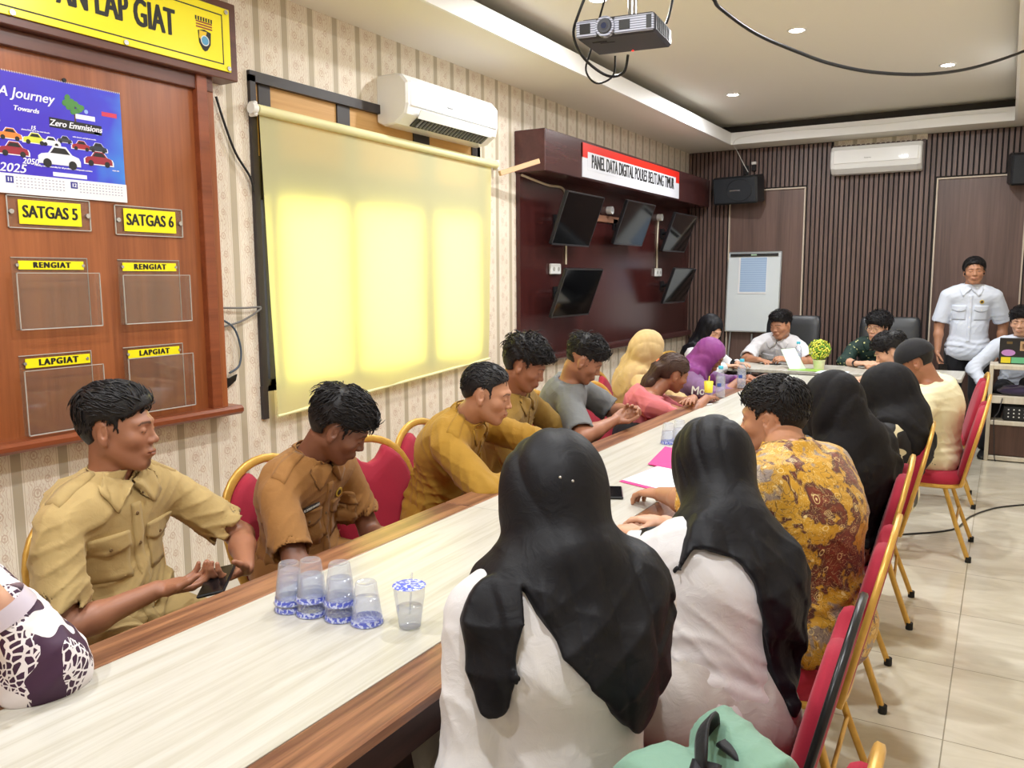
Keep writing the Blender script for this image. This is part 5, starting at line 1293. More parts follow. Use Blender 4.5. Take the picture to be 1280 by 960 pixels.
# ================================================================ PERSON
def ik(sh, wr, l1, l2, pole):
    sh, wr = np.array(sh, float), np.array(wr, float); v = wr-sh; D = np.linalg.norm(v)
    m = (l1+l2)*.995
    if D > m: wr = sh+v/D*m; v = wr-sh; D = m
    u = v/D; a = (l1*l1-l2*l2+D*D)/(2*D); h = math.sqrt(max(l1*l1-a*a, 1e-6))
    p = np.array(pole, float); p = p-u*(p@u); p /= (np.linalg.norm(p)+1e-9)
    return sh+u*a+p*h, wr
class Person: pass
def make_person(label, pelvis, neck, head, tyaw, head_rot, hands, skin='mid', s=1.0, fem=False, shirt=None, hair=None, hijab=None, legs='sit', trousers=None, feat=None,
                hb=.008, hh=.006, hd=.006, group=None, shrug=0.0, bulk=1.0, knee=None, feet=None, shoes=True, roll_t=0.0, base_z=0.0, shw=None, arms=None):
    """pelvis, neck base, head centre: world points; tyaw torso yaw; head_rot=(yaw,pitch,roll)
    hands: {'R':(wrist, dir, palm_n, curl, pole, thumb), 'L':...}"""
    o = Person(); feat = dict(feat or {}); feat.setdefault('fem', fem)
    pe = np.array(pelvis, float); ne = np.array(neck, float); he = np.array(head, float)
    ty = math.radians(tyaw); f0 = np.array([math.cos(ty), math.sin(ty), 0.0]); l0 = np.array([-math.sin(ty), math.cos(ty), 0.0])
    sp = ne-pe; up = sp/np.linalg.norm(sp); l0 = l0-up*(l0@up); l0 /= np.linalg.norm(l0)
    if roll_t: rr = math.radians(roll_t); l0 = l0*math.cos(rr)+up*math.sin(rr)
    ft = np.cross(l0, up); ft /= np.linalg.norm(ft)          # forward of the trunk
    if ft@f0 < 0: ft = -ft
    o.ft, o.lt, o.ut, o.pe, o.ne = ft, l0, up, pe, ne
    Ls = np.linalg.norm(sp); bend = .035*s
    p1 = pe+up*Ls*.33-ft*bend*.3; p2 = pe+up*Ls*.68-ft*bend
    shw = shw or (.185 if not fem else .160)*s
    shz = -.062*s+shrug
    sh = {'R': ne-l0*shw+up*shz+ft*.012, 'L': ne+l0*shw+up*shz+ft*.012}
    hf = head_frame(he, *head_rot, s=s*feat.get('hs', 1.0)); o.hf = hf
    A = {}; HND = {}
    for k in ('R', 'L'):
        if k not in hands: continue
        wr, dr, pn, cu, pole, th = hands[k][:6]; kw = hands[k][6] if len(hands[k]) > 6 else {}
        el, wr = ik(sh[k], wr, .275*s, .245*s, pole)
        HND[k] = hand_prims(wr, dr, pn, (1 if k == 'R' else -1), cu, s=s*(1.0 if not fem else .93), thumb=th, **kw)
        A[k] = (sh[k], el, wr)
    o.A, o.sh, o.HND = A, sh, HND
    # legs
    hipL = {'R': pe-l0*.09*s, 'L': pe+l0*.09*s}; LG = {}
    fh = np.array([math.cos(ty), math.sin(ty), 0.0]); lh = np.array([-math.sin(ty), math.cos(ty), 0.0])
    if legs == 'sit':
        for k, sg in (('R', -1), ('L', 1)):
            kn = hipL[k]+fh*.40*s+lh*sg*.05; kn[2] = .50+.0*s
            if knee: kn = np.array(knee[k], float)
            an = np.array([kn[0], kn[1], .09])+fh*(.0)-fh*.02
            if feet: an = np.array(feet[k], float)
            LG[k] = (hipL[k], kn, an)
    elif legs == 'stand':
        for k, sg in (('R', -1), ('L', 1)):
            an = np.array([pe[0], pe[1], .09])+lh*sg*.11+fh*.02; kn = (hipL[k]+an)/2+fh*.03; LG[k] = (hipL[k], kn, an)
    o.LG = LG
    bw = bulk*s
    wid = (.9 if fem else 1.0)
    def torso(P, g=0.0):
        d = d_cap(P, pe-l0*.055*s, pe+l0*.055*s, .112*bw+g, .112*bw+g, (ft, .92))
        d = smin(d, d_cap(P, pe, p1, .135*bw*wid+g, .125*bw*wid+g, (ft, .80)), .06)
        d = smin(d, d_cap(P, p1, p2, .128*bw*wid+g, .150*bw*wid+g, (ft, .74)), .05)
        d = smin(d, d_cap(P, p2-l0*.05*s, p2+l0*.05*s, .100*bw*wid+g, .100*bw*wid+g, (ft, .95)), .05)
        up3 = p2+(ne-p2)*.66
        d = smin(d, d_cap(P, up3-l0*shw*.62, up3+l0*shw*.62, .072*s+g, .072*s+g, (ft, 1.0)), .05)
        d = smin(d, d_cap(P, sh['R']*.85+sh['L']*.15, sh['L']*.85+sh['R']*.15, .050*s+g, .050*s+g), .04)
        d = smin(d, d_cap(P, sh['R']*.6+ne*.4, ne+up*.035*s, .040*s+g, .046*s+g), .03)
        d = smin(d, d_cap(P, sh['L']*.6+ne*.4, ne+up*.035*s, .040*s+g, .046*s+g), .03)
        if fem:
            for sg in (-1, 1): d = smin(d, d_ell(P, p2+(ne-p2)*.12+ft*.085*s+l0*sg*.062*s, ((.062*s+g),)*3), .03)
        return d
    nk0 = ne+up*.0-ft*.002; nk1 = H(hf, (0, -.022, -.055))
    nr = .052*s if fem else .060*s*min(bulk, 1.1)
    def neckd(P, g=0.0): return d_cap(P, nk0, nk1, nr+g, nr*.96+g)
    def arms_d(P, g=0.0, only=None, cut=None):
        d = None
        for k in (only or A.keys()):
            a, e, w = A[k]; dr = (w-e)/np.linalg.norm(w-e)
            x = d_cap(P, a, e, .048*bw+g, .040*bw+g)
            x = smin(x, d_cap(P, e, e+(w-e)*.35, .040*bw+g, .040*bw+g), .02)
            x = smin(x, d_cap(P, e+(w-e)*.35, w, .039*bw+g, .0245*s+g), .02)
            d = x if d is None else np.minimum(d, x)
        return d if d is not None else np.full(len(P), 9, F32)
    o.torso, o.neckd, o.arms_d = torso, neckd, arms_d
    cen = A3(he); hr = .150*s
    def fine_head(P):
        L = hloc(hf, P); return face_sdf(L, feat)*F32(hf['s'])
    def body_all(P, fine=False, hand=True):
        d = torso(P, -.012)
        d = smin(d, neckd(P), .02)
        d = smin(d, arms_d(P), .03)
        near = (P-cen)@np.ones(3, F32)
        hd_ = np.full(len(P), 9, F32); m = (np.abs(P-cen) < .22*s).all(1)
        if m.any(): hd_[m] = fine_head(P[m])
        d = smin(d, hd_, .012)
        for k, h in HND.items():
            x = np.full(len(P), 9, F32); m = (np.abs(P-A3(h['c'])) < .18).all(1)
            if m.any(): x[m] = hand_sdf(P[m], h)
            d = smin(d, x, .010)
        return d
    o.body = body_all
    root = empty('person', (float(pe[0]), float(pe[1]), base_z), 0, label, 'person', group); o.root = root; org = (float(pe[0]), float(pe[1]), base_z)
    o.org = org
    pts = [pe, ne, he+np.array([.15, 0, .17])*s, he-np.array([.15, 0, 0])*s, he+np.array([0, .15, 0])*s, he-np.array([0, .15, 0])*s]+[q for a in A.values() for q in a]+[h['c'] for h in HND.values()]
    pts = np.array(pts); lo = pts.min(0)-.13; hi = pts.max(0)+.13; o.lo, o.hi = lo, hi
    V, Q = mesh_sdf(body_all, lo, hi, hb); parts = []
    regs = []
    if hh < hb: regs.append((he, .165*s, hh))
    if hd < hb:
        for h in HND.values(): regs.append((h['c'], .125*s, hd))
    for c, r, hs_ in regs:
        keep = (np.linalg.norm(V-c, axis=1) > r-.006)[Q].any(1); Q = Q[keep]
    V, Q = compact(V, Q); parts.append((V, Q))
    for c, r, hs_ in regs:
        v, q = mesh_sdf(body_all, c-r-.01, c+r+.01, hs_); keep = (np.linalg.norm(v-c, axis=1) < r)[q].all(1); parts.append(compact(v, q[keep]))
    V, Q = merge(parts)
    col = np.ones((len(V), 4)); L = hloc(hf, V.astype(F32)); m = (np.abs(L) < .14).all(1)
    if m.any(): col[m] = face_color(L[m], feat)
    for h in HND.values():
        for ch in h['fing']:
            tip = ch[-1][1]; dd = np.linalg.norm(V-tip, axis=1); mm = (dd < .010)&((V-tip)@h['n'] < -.001); col[mm, :3] = (1.12, 1.05, 1.02)
    body = np_mesh('body', V, Q, SKINS[skin], root, org, col); o.body_obj = body
    # ------------------------------------------------ trousers / skirt
    if LG and trousers is not None:
        tm, kind = trousers[0], (trousers[1] if len(trousers) > 1 else 'trousers')
        def tro(P):
            d = d_cap(P, pe-l0*.06*s, pe+l0*.06*s, .118*bw, .118*bw, (ft, .92))
            tt = smax(torso(P, -.004), (P-A3(pe+up*.09*s))@A3(up), .005); d = smin(d, tt, .02)
            if kind == 'skirt':
                for k in LG:
                    a, kn, an = LG[k]; d = smin(d, d_cap(P, a, kn, .11*s, .085*s), .08); d = smin(d, d_cap(P, kn, an+np.array([0, 0, .03]), .085*s, .10*s), .08)
            else:
                for k in LG:
                    a, kn, an = LG[k]; d = smin(d, d_cap(P, a, kn, .098*bw, .070*s), .03); d = smin(d, d_cap(P, kn, an, .066*s, .050*s), .03)
            d = np.maximum(d, .055-P[:, 2]) if True else d
            return d+folds(P, .008, 22, 5)
        pp = np.array([pe]+[q for a in LG.values() for q in a]); v, q = mesh_sdf(tro, pp.min(0)-.17, pp.max(0)+.17, max(hb, .011)); np_mesh('trousers' if kind != 'skirt' else 'skirt', v, q, tm, root, org)
        if shoes:
            for k in LG:
                an = LG[k][2]; q_ = MB(); rings = []
                for t, wd, hgt in ((-.07, .022, .03), (-.06, .034, .05), (0, .038, .06), (.07, .042, .05), (.13, .044, .038), (.17, .034, .03), (.185, .012, .02)):
                    c = np.array([an[0], an[1], 0])+fh*t; rings.append([tuple(c+lh*wd*math.cos(2*math.pi*j/14)+np.array([0, 0, max(0.002, hgt*(.5+.5*math.sin(2*math.pi*j/14)))])-np.array(org)) for j in range(14)])
                q_.loft(rings, M_SHOE); q_.build('shoe', root)
    # ------------------------------------------------ shirt
    if shirt is not None: build_shirt(o, shirt, hb, s, bw)
    if hair is not None: build_hair(o, hair, hh, s)
    if hijab is not None: build_hijab(o, hijab, hb, s)
    return o
M_SHOE = plain('black_shoe', (24,24,26), .45)

def build_shirt(o, S_, hb, s, bw):
    m = S_['m']; loose = S_.get('g', .013); slv = S_.get('sleeve', .75); amp = 1.35*S_.get('amp', .012); seed = S_.get('seed', 1); hem = S_.get('hem', -.06)
    pe, ne, ft, lt, ut = o.pe, o.ne, o.ft, o.lt, o.ut
    h = S_.get('h', max(hb*.8, .0055))
    sleeves = []
    for k, (a, e, w) in o.A.items():
        if slv <= 1.0:
            end = a+(e-a)*slv; ax = (e-a)/np.linalg.norm(e-a); sleeves.append((k, a, e, w, end, ax, 'short'))
        else:
            t = slv-1.0; end = e+(w-e)*t; ax = (w-e)/np.linalg.norm(w-e); sleeves.append((k, a, e, w, end, ax, 'long'))
    vn = S_.get('neck', .070)*s
    coll_top = ne+ut*S_.get('ncut', .050)*s+ft*.01
    def fn(P):
        d = o.torso(P, loose)
        hemp = pe+ut*hem
        d = smax(d, (hemp-P)@A3(ut) if False else -((P-A3(hemp))@A3(ut)), .01)
        for k, a, e, w, end, ax, kind in sleeves:
            if kind == 'short':
                x = d_cap(P, a, a+(end-a)*1.25, .056*bw+loose*.6, .062*bw+loose*.7); x = smax(x, (P-A3(end))@A3(ax), .004)
                x = smax(x, -d_cap(P, end-ax*.03, end+ax*.06, .052*bw, .058*bw+loose*.5), .004)
            else:
                pf = S_.get('puff', 1.0)
                x = d_cap(P, e, e+(end-e)*1.12, .054*bw*pf+loose*.4, .036*s*pf+loose*.35); x = smax(x, (P-A3(end))@A3(ax), .004)
                x = smin(d_cap(P, a, e, .060*bw*pf+loose*.6, .054*bw*pf+loose*.5), x, .03)
                x = smax(x, -d_cap(P, end-ax*.02, end+ax*.06, .027*s, .034*s+loose*.3), .003)
            d = smin(d, x, S_.get('k', .025))
        nk = o.neckd(P, S_.get('ng', .007))
        nb = smax(nk, (P-A3(coll_top))@A3(ut), .006)
        d = smin(d, nb, .015) if S_.get('collar', True) else d
        d = smax(d, (P-A3(coll_top))@A3(ut), .006)
        d = smax(d, -o.neckd(P, S_.get('nh', .0035)), .004)
        # wrinkles
        if amp:
            pl = ne-ut*.22; w_ = np.clip(1.1-np.abs((P-A3(pe+ut*.12))@A3(ut))/.30, .45, 1)
            d = d+folds(P, amp*1.0, S_.get('freq', 26), seed, S_.get('fdir', tuple(lt*.8+ut*.5)), 2.6)*w_.astype(F32)
            for k, a, e, w, end, ax, kind in sleeves:
                r = np.linalg.norm(P-A3(e), axis=1); bump = np.exp(-(r/.075)**2).astype(F32)
                d = d+(np.sin((P-A3(e))@A3(ax)*F32(150)+np.sin(P@A3(lt)*40)*1.5)*F32(.0035)*bump if kind == 'long' else 0)
            t = (P-A3(pe))@A3(ut); bl = np.exp(-((t-.06)/.05)**2).astype(F32)
            d = d+np.sin(t*120+np.sin(P@A3(lt)*18)*1.8)*F32(.0045)*bl
        return d
    o.shirt_fn = fn
    V, Q = mesh_sdf(fn, o.lo-.05, o.hi+.05, h)
    o.shirt = np_mesh('shirt' if S_.get('kind') is None else S_['kind'], V, Q, m, o.root, o.org)
    # collar leaves
    fn0 = fn
    def march(p, dr, off=.003, maxd=.35):
        """march points p along dr until shirt surface"""
        p = np.array(p, F32); dr = A3(dr); t = np.zeros(len(p), F32)
        for _ in range(26):
            d = fn0(p+dr*t[:, None])-off; t = t+np.clip(d, -.02, .03)*.85
            t = np.minimum(t, maxd)
        return p+dr*t[:, None]
    o.march = march
    def chest(sx, uz):  # sx lateral (left +), uz distance below neck base
        return o.ne+o.lt*sx-o.ut*uz
    o.chest = chest
    def slab(name, P, nu, nv, mat, th=.0025, parent=None, dr=None):
        """P (nv+1)*(nu+1) points on surface; extruded outward"""
        dr = A3(dr if dr is not None else ft); top = P+dr*F32(th); bot = P-dr*F32(.004)
        V = np.concatenate([top, bot]); n = (nu+1)*(nv+1); Q = []
        I = lambda i, j: j*(nu+1)+i
        for j in range(nv):
            for i in range(nu): Q.append((I(i, j), I(i, j+1), I(i+1, j+1), I(i+1, j)))
        bd = [I(i, 0) for i in range(nu)]+[I(nu, j) for j in range(nv)]+[I(i, nv) for i in range(nu, 0, -1)]+[I(0, j) for j in range(nv, 0, -1)]
        for a, b in zip(bd, bd[1:]+bd[:1]): Q.append((a, b, b+n, a+n))
        q_ = MB(); q_.add([tuple(v) for v in (V-np.array(o.org, F32))], Q, mat, True); return q_.build(name, parent or o.root)
    o.slab = slab
    def patch(name, corners, nu, nv, mat, th=.002, off=.0015, parent=None, bulge=None):
        """corners in chest coords (tl, tr, br, bl) -> draped patch on the front"""
        tl, tr, br, bl = [np.array(c, float) for c in corners]; pts = []
        for j in range(nv+1):
            for i in range(nu+1):
                u, v = i/nu, j/nv; c = (tl*(1-u)+tr*u)*(1-v)+(bl*(1-u)+br*u)*v
                if bulge and v > 0: c = c+np.array([0, bulge*math.sin(math.pi*u)*v])
                pts.append(chest(c[0], c[1])+ft*.24)
        P = march(pts, -ft, off); return slab(name, P, nu, nv, mat, th, parent)
    o.patch = patch
    if S_.get('collar', True) and S_.get('leaf', True):
        cm = S_.get('cm', m); nu, nv = 72, 6; pts = []
        for j in range(nv+1):
            v = j/nv
            for i in range(nu+1):
                a = math.radians(-176+352*i/nu)      # 0 at back
                rr = (.060*s if not S_.get('slim') else .054*s)*max(1, min(bw/s, 1.06))
                fr = abs(a)/math.pi
                dirv = -ft*math.cos(a)+lt*math.sin(a)
                topz = .058*s-.040*fr**1.5; D_ = .042+.048*max(0, (fr-.35)/.45)**2 if fr < .8 else .006+.084*((1-fr)/.2)
                low = topz-D_*s
                z = topz+(low-topz)*v; r = rr+.006+(.016+.026*fr)*v*min(1, D_/.042)
                p = ne+dirv*r+ut*z+ft*(.010+.012*fr*v)
                pts.append(p)
        P = np.array(pts, F32); G = grad(fn0, P); d = fn0(P)-F32(.004)
        vv = np.repeat(np.arange(nv+1)/nv, nu+1).astype(F32)
        P = P-G*(np.where(d < 0, d, d*vv**2))[:, None]
        n = (nu+1)*(nv+1); G = grad(fn0, P); V = np.concatenate([P+G*F32(.0022), P-G*F32(.001)]); Q = []
        I = lambda i, j: j*(nu+1)+i
        for j in range(nv):
            for i in range(nu): Q += [(I(i, j), I(i+1, j), I(i+1, j+1), I(i, j+1)), (n+I(i, j), n+I(i, j+1), n+I(i+1, j+1), n+I(i+1, j))]
        bd = [I(i, 0) for i in range(nu)]+[I(nu, j) for j in range(nv)]+[I(i, nv) for i in range(nu, 0, -1)]+[I(0, j) for j in range(nv, 0, -1)]
        for a, b in zip(bd, bd[1:]+bd[:1]): Q.append((a, b, b+n, a+n))
        q_ = MB(); q_.add([tuple(v) for v in (V-np.array(o.org, F32))], Q, cm, True); q_.build('collar', o.root)
    if S_.get('placket'):
        P1 = [(-.016, .045), (.016, .045), (.016, .46), (-.016, .46)]
        patch('button_placket', P1, 3, 40, m, .0018)
        bm_ = S_.get('bm', M_BTN)
        for k in range(4):
            p = march([chest(0, .075+k*.085)+ft*.24], -ft, .002)[0]; q_ = MB(); q_.lathe(tuple(p-np.array(o.org)), [(.0055, 0), (.0055, .002), (.004, .003)], bm_, 10, Matrix((tuple(lt), tuple(np.cross(ft, lt)), tuple(ft))).transposed()); q_.build('button', o.root)
    for (sx, uz, w_, hgt) in S_.get('pockets', ()):
        patch('chest_pocket', [(sx-w_/2, uz), (sx+w_/2, uz), (sx+w_/2, uz+hgt), (sx-w_/2, uz+hgt)], 8, 8, m, .0022)
        pf = patch('pocket_flap', [(sx-w_/2-.003, uz-.010), (sx+w_/2+.003, uz-.010), (sx+w_/2+.003, uz+.030), (sx-w_/2-.003, uz+.030)], 10, 5, m, .006, bulge=.018)
        p = march([chest(sx, uz+.030)+ft*.24], -ft, .008)[0]; q_ = MB(); q_.lathe(tuple(p-np.array(o.org)), [(.005, 0), (.005, .002), (.004, .003)], S_.get('bm', M_BTN), 10, Matrix((tuple(lt), tuple(np.cross(ft, lt)), tuple(ft))).transposed()); q_.build('pocket_button', pf if False else o.root)
    if S_.get('epaulette'):
        for k, sg in (('R', -1), ('L', 1)):
            a = o.sh[k]; pts = []; nu, nv = 8, 4
            for j in range(nv+1):
                for i in range(nu+1):
                    u = i/nu; lat = .078*s+(np.linalg.norm(a-o.ne)*1.02-.078*s)*u; w_ = (.018+.008*u)
                    pts.append(o.ne+lt*sg*lat+ft*((j/nv-.5)*2*w_+.012)+np.array([0, 0, .14]))
            P = march(pts, (0, 0, -1), .002); slab('epaulette', P, nu, nv, m, .0035, dr=(0, 0, 1))
M_BTN = plain('shirt_button', (110,84,50), .4)

def build_hair(o, st, hh, s):
    hf = o.hf; m = st.get('m', M_HAIR); h = min(hh, .0045)
    c = o.hf['c']
    ex = st.get('extra')
    def fn(P):
        L = hloc(hf, P); d = hair_sdf(L, st)*F32(hf['s'])
        if ex is not None: d = ex(P, L, d)
        return d
    r = .17*s; lo, hi = c-r, c+r
    if 'lo' in st: lo = np.minimum(lo, st['lo']); hi = np.maximum(hi, st['hi'])
    V, Q = mesh_sdf(fn, lo, hi, h)
    nl = st.get('locks', 0)
    org = np.array(o.org)
    q_ = MB(); q_.add([tuple(v) for v in (V-org)], [tuple(int(i) for i in q) for q in Q], m, True)
    if nl and len(V):
        rs = np.random.RandomState(st.get('seed', 3)); P = V[rs.randint(0, len(V), nl)]; Lp = hloc(hf, P.astype(F32)).astype(float)
        keep = Lp[:, 2] > st.get('lockz', .0); P = P[keep]; Lp = Lp[keep]; G = grad(fn, P.astype(F32)).astype(float); F = hf['F'].astype(float)
        comb = np.array(st.get('comb', (.1, 1.0, .25))); LN = st.get('ll', .035)
        for p, lp, g in zip(P, Lp, G):
            cd = comb.copy()
            if lp[2] < .045: cd = np.array([0, -.25, -1.0])
            if lp[1] < -.06: cd = np.array([0, -.2, -1.0])
            cd = cd+rs.randn(3)*st.get('mess', .35); cd = cd@F; t = cd-g*(cd@g); t /= np.linalg.norm(t)+1e-9
            top = min(1, max(0, (lp[2]-.02)/.06)); L_ = LN*(.45+.9*rs.rand())*(.35+.65*top); lift = st.get('lift', .30)*(.25+.75*top)
            K_ = L_*L_/.19; pts = [p-g*.003, p+t*L_*.35+g*(L_*lift*.45-K_*.12+.001), p+t*L_*.7+g*(L_*lift*.6-K_*.49+.0005), p+t*L_*1.0+g*(L_*lift*.55-K_)]
            w0 = .0016+.0012*rs.rand()
            q_.tube([tuple(x-org) for x in pts], [w0, w0*1.1, w0*.8, .0003], m, 4, cap=False)
    q_.build('hair', o.root, fix=False)

def build_hijab(o, J, hb, s):
    """J: m, poly_back / poly_front in trunk coords (lateral left+, up from neck base), face(bool), ..."""
    hf = o.hf; m = J['m']; ne, ft, lt, ut = o.ne, o.ft, o.lt, o.ut
    pb = [curve_poly(q, 4) for q in J['back']] if 'back' in J else None; pf = curve_poly(J['front'], 4) if 'front' in J else None
    th = J.get('th', .016)
    h = J.get('h', max(hb*.8, .0055)); hc = hf['c']
    base = getattr(o, 'shirt_fn', None) or (lambda P: o.torso(P, .01))
    nbk = ne-ft*.02+ut*.02; amp = J.get('amp', .010); seed = J.get('seed', 4)
    fs = J.get('fdir', tuple(-ut+lt*.3))
    def fn(P):
        L = hloc(hf, P)
        d = d_ell(L, (0, -.018, .026), (.092+J.get('vol', 0), .112+J.get('vol', 0), .103))*F32(hf['s'])
        d = smin(d, d_ell(L, (0, .010, -.035), (.080, .085, .098))*F32(hf['s']), .03)
        if J.get('bun', 0): d = smin(d, d_ell(L, (0, -.085, -.005), (.055, .05, .06))*F32(hf['s']), .04)
        d = smin(d, d_cap(P, H(hf, (0, -.035, -.04)), nbk, J.get('n0', .088)*s, J.get('n1', .105)*s), .05)
        d = smin(d, d_cap(P, o.sh['R']*.45+ne*.55, o.sh['L']*.45+ne*.55, .072*s, .072*s), .06)
        rel = P-A3(ne); x = rel@A3(lt); z = rel@A3(ut); y = rel@A3(ft)
        fo = folds(P, amp, J.get('freq', 20), seed, fs, 3.2)
        if pb is not None or pf is not None:
            b = base(P)-F32(th)+F32(.004)*np.sin(x*55+z*18).astype(F32)
            r = np.full(len(P), 9, F32)
            if pb is not None:
                for q in pb: r = np.minimum(r, smax(d_poly(x, z, q), y-F32(J.get('split', .02)), .006))
            if pf is not None: r = np.minimum(r, smax(d_poly(x, z, pf), -y-F32(.0), .006))
            dr = smax(b, r, .006)
            d = smin(d, dr, .03)
        d = d-fo
        if J.get('cowl'):
            ca, ck, cx = J['cowl']; q = z-F32(1.5)*(x-F32(cx))**2+F32(.30)*x; mk = np.clip(1-np.abs(z+F32(.10))/F32(.17), 0, 1)
            d = d+((np.abs(np.sin(q*F32(ck)+F32(1.2)*np.sin(x*9)))**F32(.8)-F32(.6))*F32(ca)*mk).astype(F32)
        if J.get('face', True):
            f = d_ell(L, (0, .090, J.get('fz', -.018)), (J.get('fw', .050), .07, J.get('fh', .078)))*F32(hf['s'])
            d = smax(d, -f, .006)
        return d
    lo = np.minimum(o.lo, hc-.2)-.05; hi = np.maximum(o.hi, hc+.2)+.05
    V, Q = mesh_sdf(fn, lo, hi, h)
    ob = np_mesh('hijab', V, Q, m, o.root, o.org); o.hijab_fn = fn
    return ob
# ================================================================ CLOTH MATERIALS
C_KHAKI = m_cloth('khaki_twill', (192,166,112)); C_BROWN = m_cloth('brown_twill', (158,112,62)); C_MUST = m_cloth('mustard_twill', (176,134,48)); C_OLIVEK = m_cloth('olive_khaki_twill', (150,118,54))
C_GREY = m_cloth('grey_jersey', (118,120,122)); C_BEIGE = m_cloth('beige_chiffon', (214,184,132)); C_PINK = m_cloth('pink_knit', (214,118,126), weave=500)
C_PURP = m_cloth('purple_satin', (140,66,138), .5); C_LILAC = m_cloth('lilac_jersey', (140,108,150)); C_BLACKH = m_cloth('black_chiffon', (16,17,24), .55, .7, .0); C_BLACKC = m_cloth('black_cotton', (26,25,28), .75, .75, .0)
C_WHITE = m_cloth('white_cotton', (226,226,230), k=.96); C_WHITEB = m_cloth('white_satin_blouse', (216,214,216), .5, .96); C_SKYW = m_cloth('bluish_white_cotton', (218,226,240), k=.96); C_CREAM = m_cloth('cream_jersey', (240,234,198), k=.95)
C_TROUS = m_cloth('black_trousers', (30,30,34)); C_OLIVE = m_cloth('dark_olive_trousers', (74,74,58)); C_CAP = m_cloth('charcoal_cap', (36,36,40))
def m_batik(name, cols, scale=9.0, line=(236,214,150)):
    n = NT(name); p = n.coord('Object'); w = n.noise(p, 5, 2, .5)[1]
    pw = n.n.new('ShaderNodeVectorMath'); pw.operation = 'MULTIPLY_ADD'; n.L(w, pw.inputs[0]); pw.inputs[1].default_value = (.10, .10, .10); n.L(p, pw.inputs[2]); q = pw.outputs[0]
    a = n.noise(q, scale, 3, .6)[0]
    base = n.ramp(a, [(0.40, S(cols[0])), (.455, S(cols[3])), (.475, S(cols[1])), (.57, S(cols[1])), (.60, S(cols[2])), (.70, S(cols[2]))])
    v = n.voro(q, scale*2.6); r = n.math('SINE', n.math('MULTIPLY', v[0], 60.0)); near = n.math('LESS_THAN', v[0], .30)
    c1 = n.mix(n.math('MULTIPLY', n.math('MULTIPLY', n.math('GREATER_THAN', r, .45), near), .85), base, S(line))
    t = n.noise(q, scale*3.2, 2, .5, 1.4)[0]; cu = n.math('LESS_THAN', n.math('ABSOLUTE', n.math('SUBTRACT', t, .5)), .014)
    c2 = n.mix(n.math('MULTIPLY', cu, .6), c1, S((60,34,30)))
    t = n.noise(q, scale*4.4, 2, .5, 1.8)[0]; cu = n.math('LESS_THAN', n.math('ABSOLUTE', n.math('SUBTRACT', t, .52)), .012)
    c2 = n.mix(n.math('MULTIPLY', cu, .6), c2, S(line))
    n.set(col=c2, rough=.5, sheen=.1); n.bump(n.noise(p, 24, 3)[0], .25, .006); return n.m
C_BATIK = m_batik('golden_batik', ((120,48,26), (200,150,34), (150,132,120), (84,40,30)))
def m_floral(name, bg, fg, thr=.5, scale=8.0, lines=True):
    n = NT(name); p = n.coord('Object'); w = n.noise(p, 6, 2, .5)[1]
    pw = n.n.new('ShaderNodeVectorMath'); pw.operation = 'MULTIPLY_ADD'; n.L(w, pw.inputs[0]); pw.inputs[1].default_value = (.12, .12, .12); n.L(p, pw.inputs[2]); q = pw.outputs[0]
    a = n.noise(q, scale, 1)[0]; m = n.math('GREATER_THAN', a, thr)
    e = n.voro(q, scale*7, 'DISTANCE_TO_EDGE')[0]; lace = n.math('MULTIPLY', n.math('LESS_THAN', e, .13), n.math('GREATER_THAN', n.noise(q, scale*.6, 1)[0], .45))
    f = n.math('MAXIMUM', m, lace) if lines else m
    n.set(col=n.mix(f, S(bg), S(fg)), rough=.6); return n.m
C_PFLOR = m_floral('purple_white_floral', (58,24,56), (232,226,230), .555, 12)
C_CFLOR = m_floral('black_cream_floral', (26,26,30), (226,216,180), .53, 10, False)
C_BFLOR = m_floral('brown_cream_batik', (92,60,48), (222,206,180), .52, 22)
C_GDOT = NT('dark_green_dotted'); _v = C_GDOT.voro(C_GDOT.coord(), 26)[0]; C_GDOT.set(col=C_GDOT.mix(C_GDOT.math('LESS_THAN', _v, .20), S((24,50,44)), S((214,214,150))), rough=.7); C_GDOT = C_GDOT.m
C_YFLOR = NT('yellow_floral'); _v = C_YFLOR.voro(C_YFLOR.coord(), 34)[0]; C_YFLOR.set(col=C_YFLOR.mix(C_YFLOR.math('LESS_THAN', _v, .28), S((240,190,20)), S((170,80,30))), rough=.7); C_YFLOR = C_YFLOR.m
C_MINT = m_cloth('mint_nylon', (124,162,142), .6); C_MINT2 = m_cloth('mint_piping', (98,136,116), .6); C_WEB = m_cloth('black_webbing', (20,20,24), .5)
C_LSKIRT = m_cloth('light_grey_skirt', (196,190,186), .6)
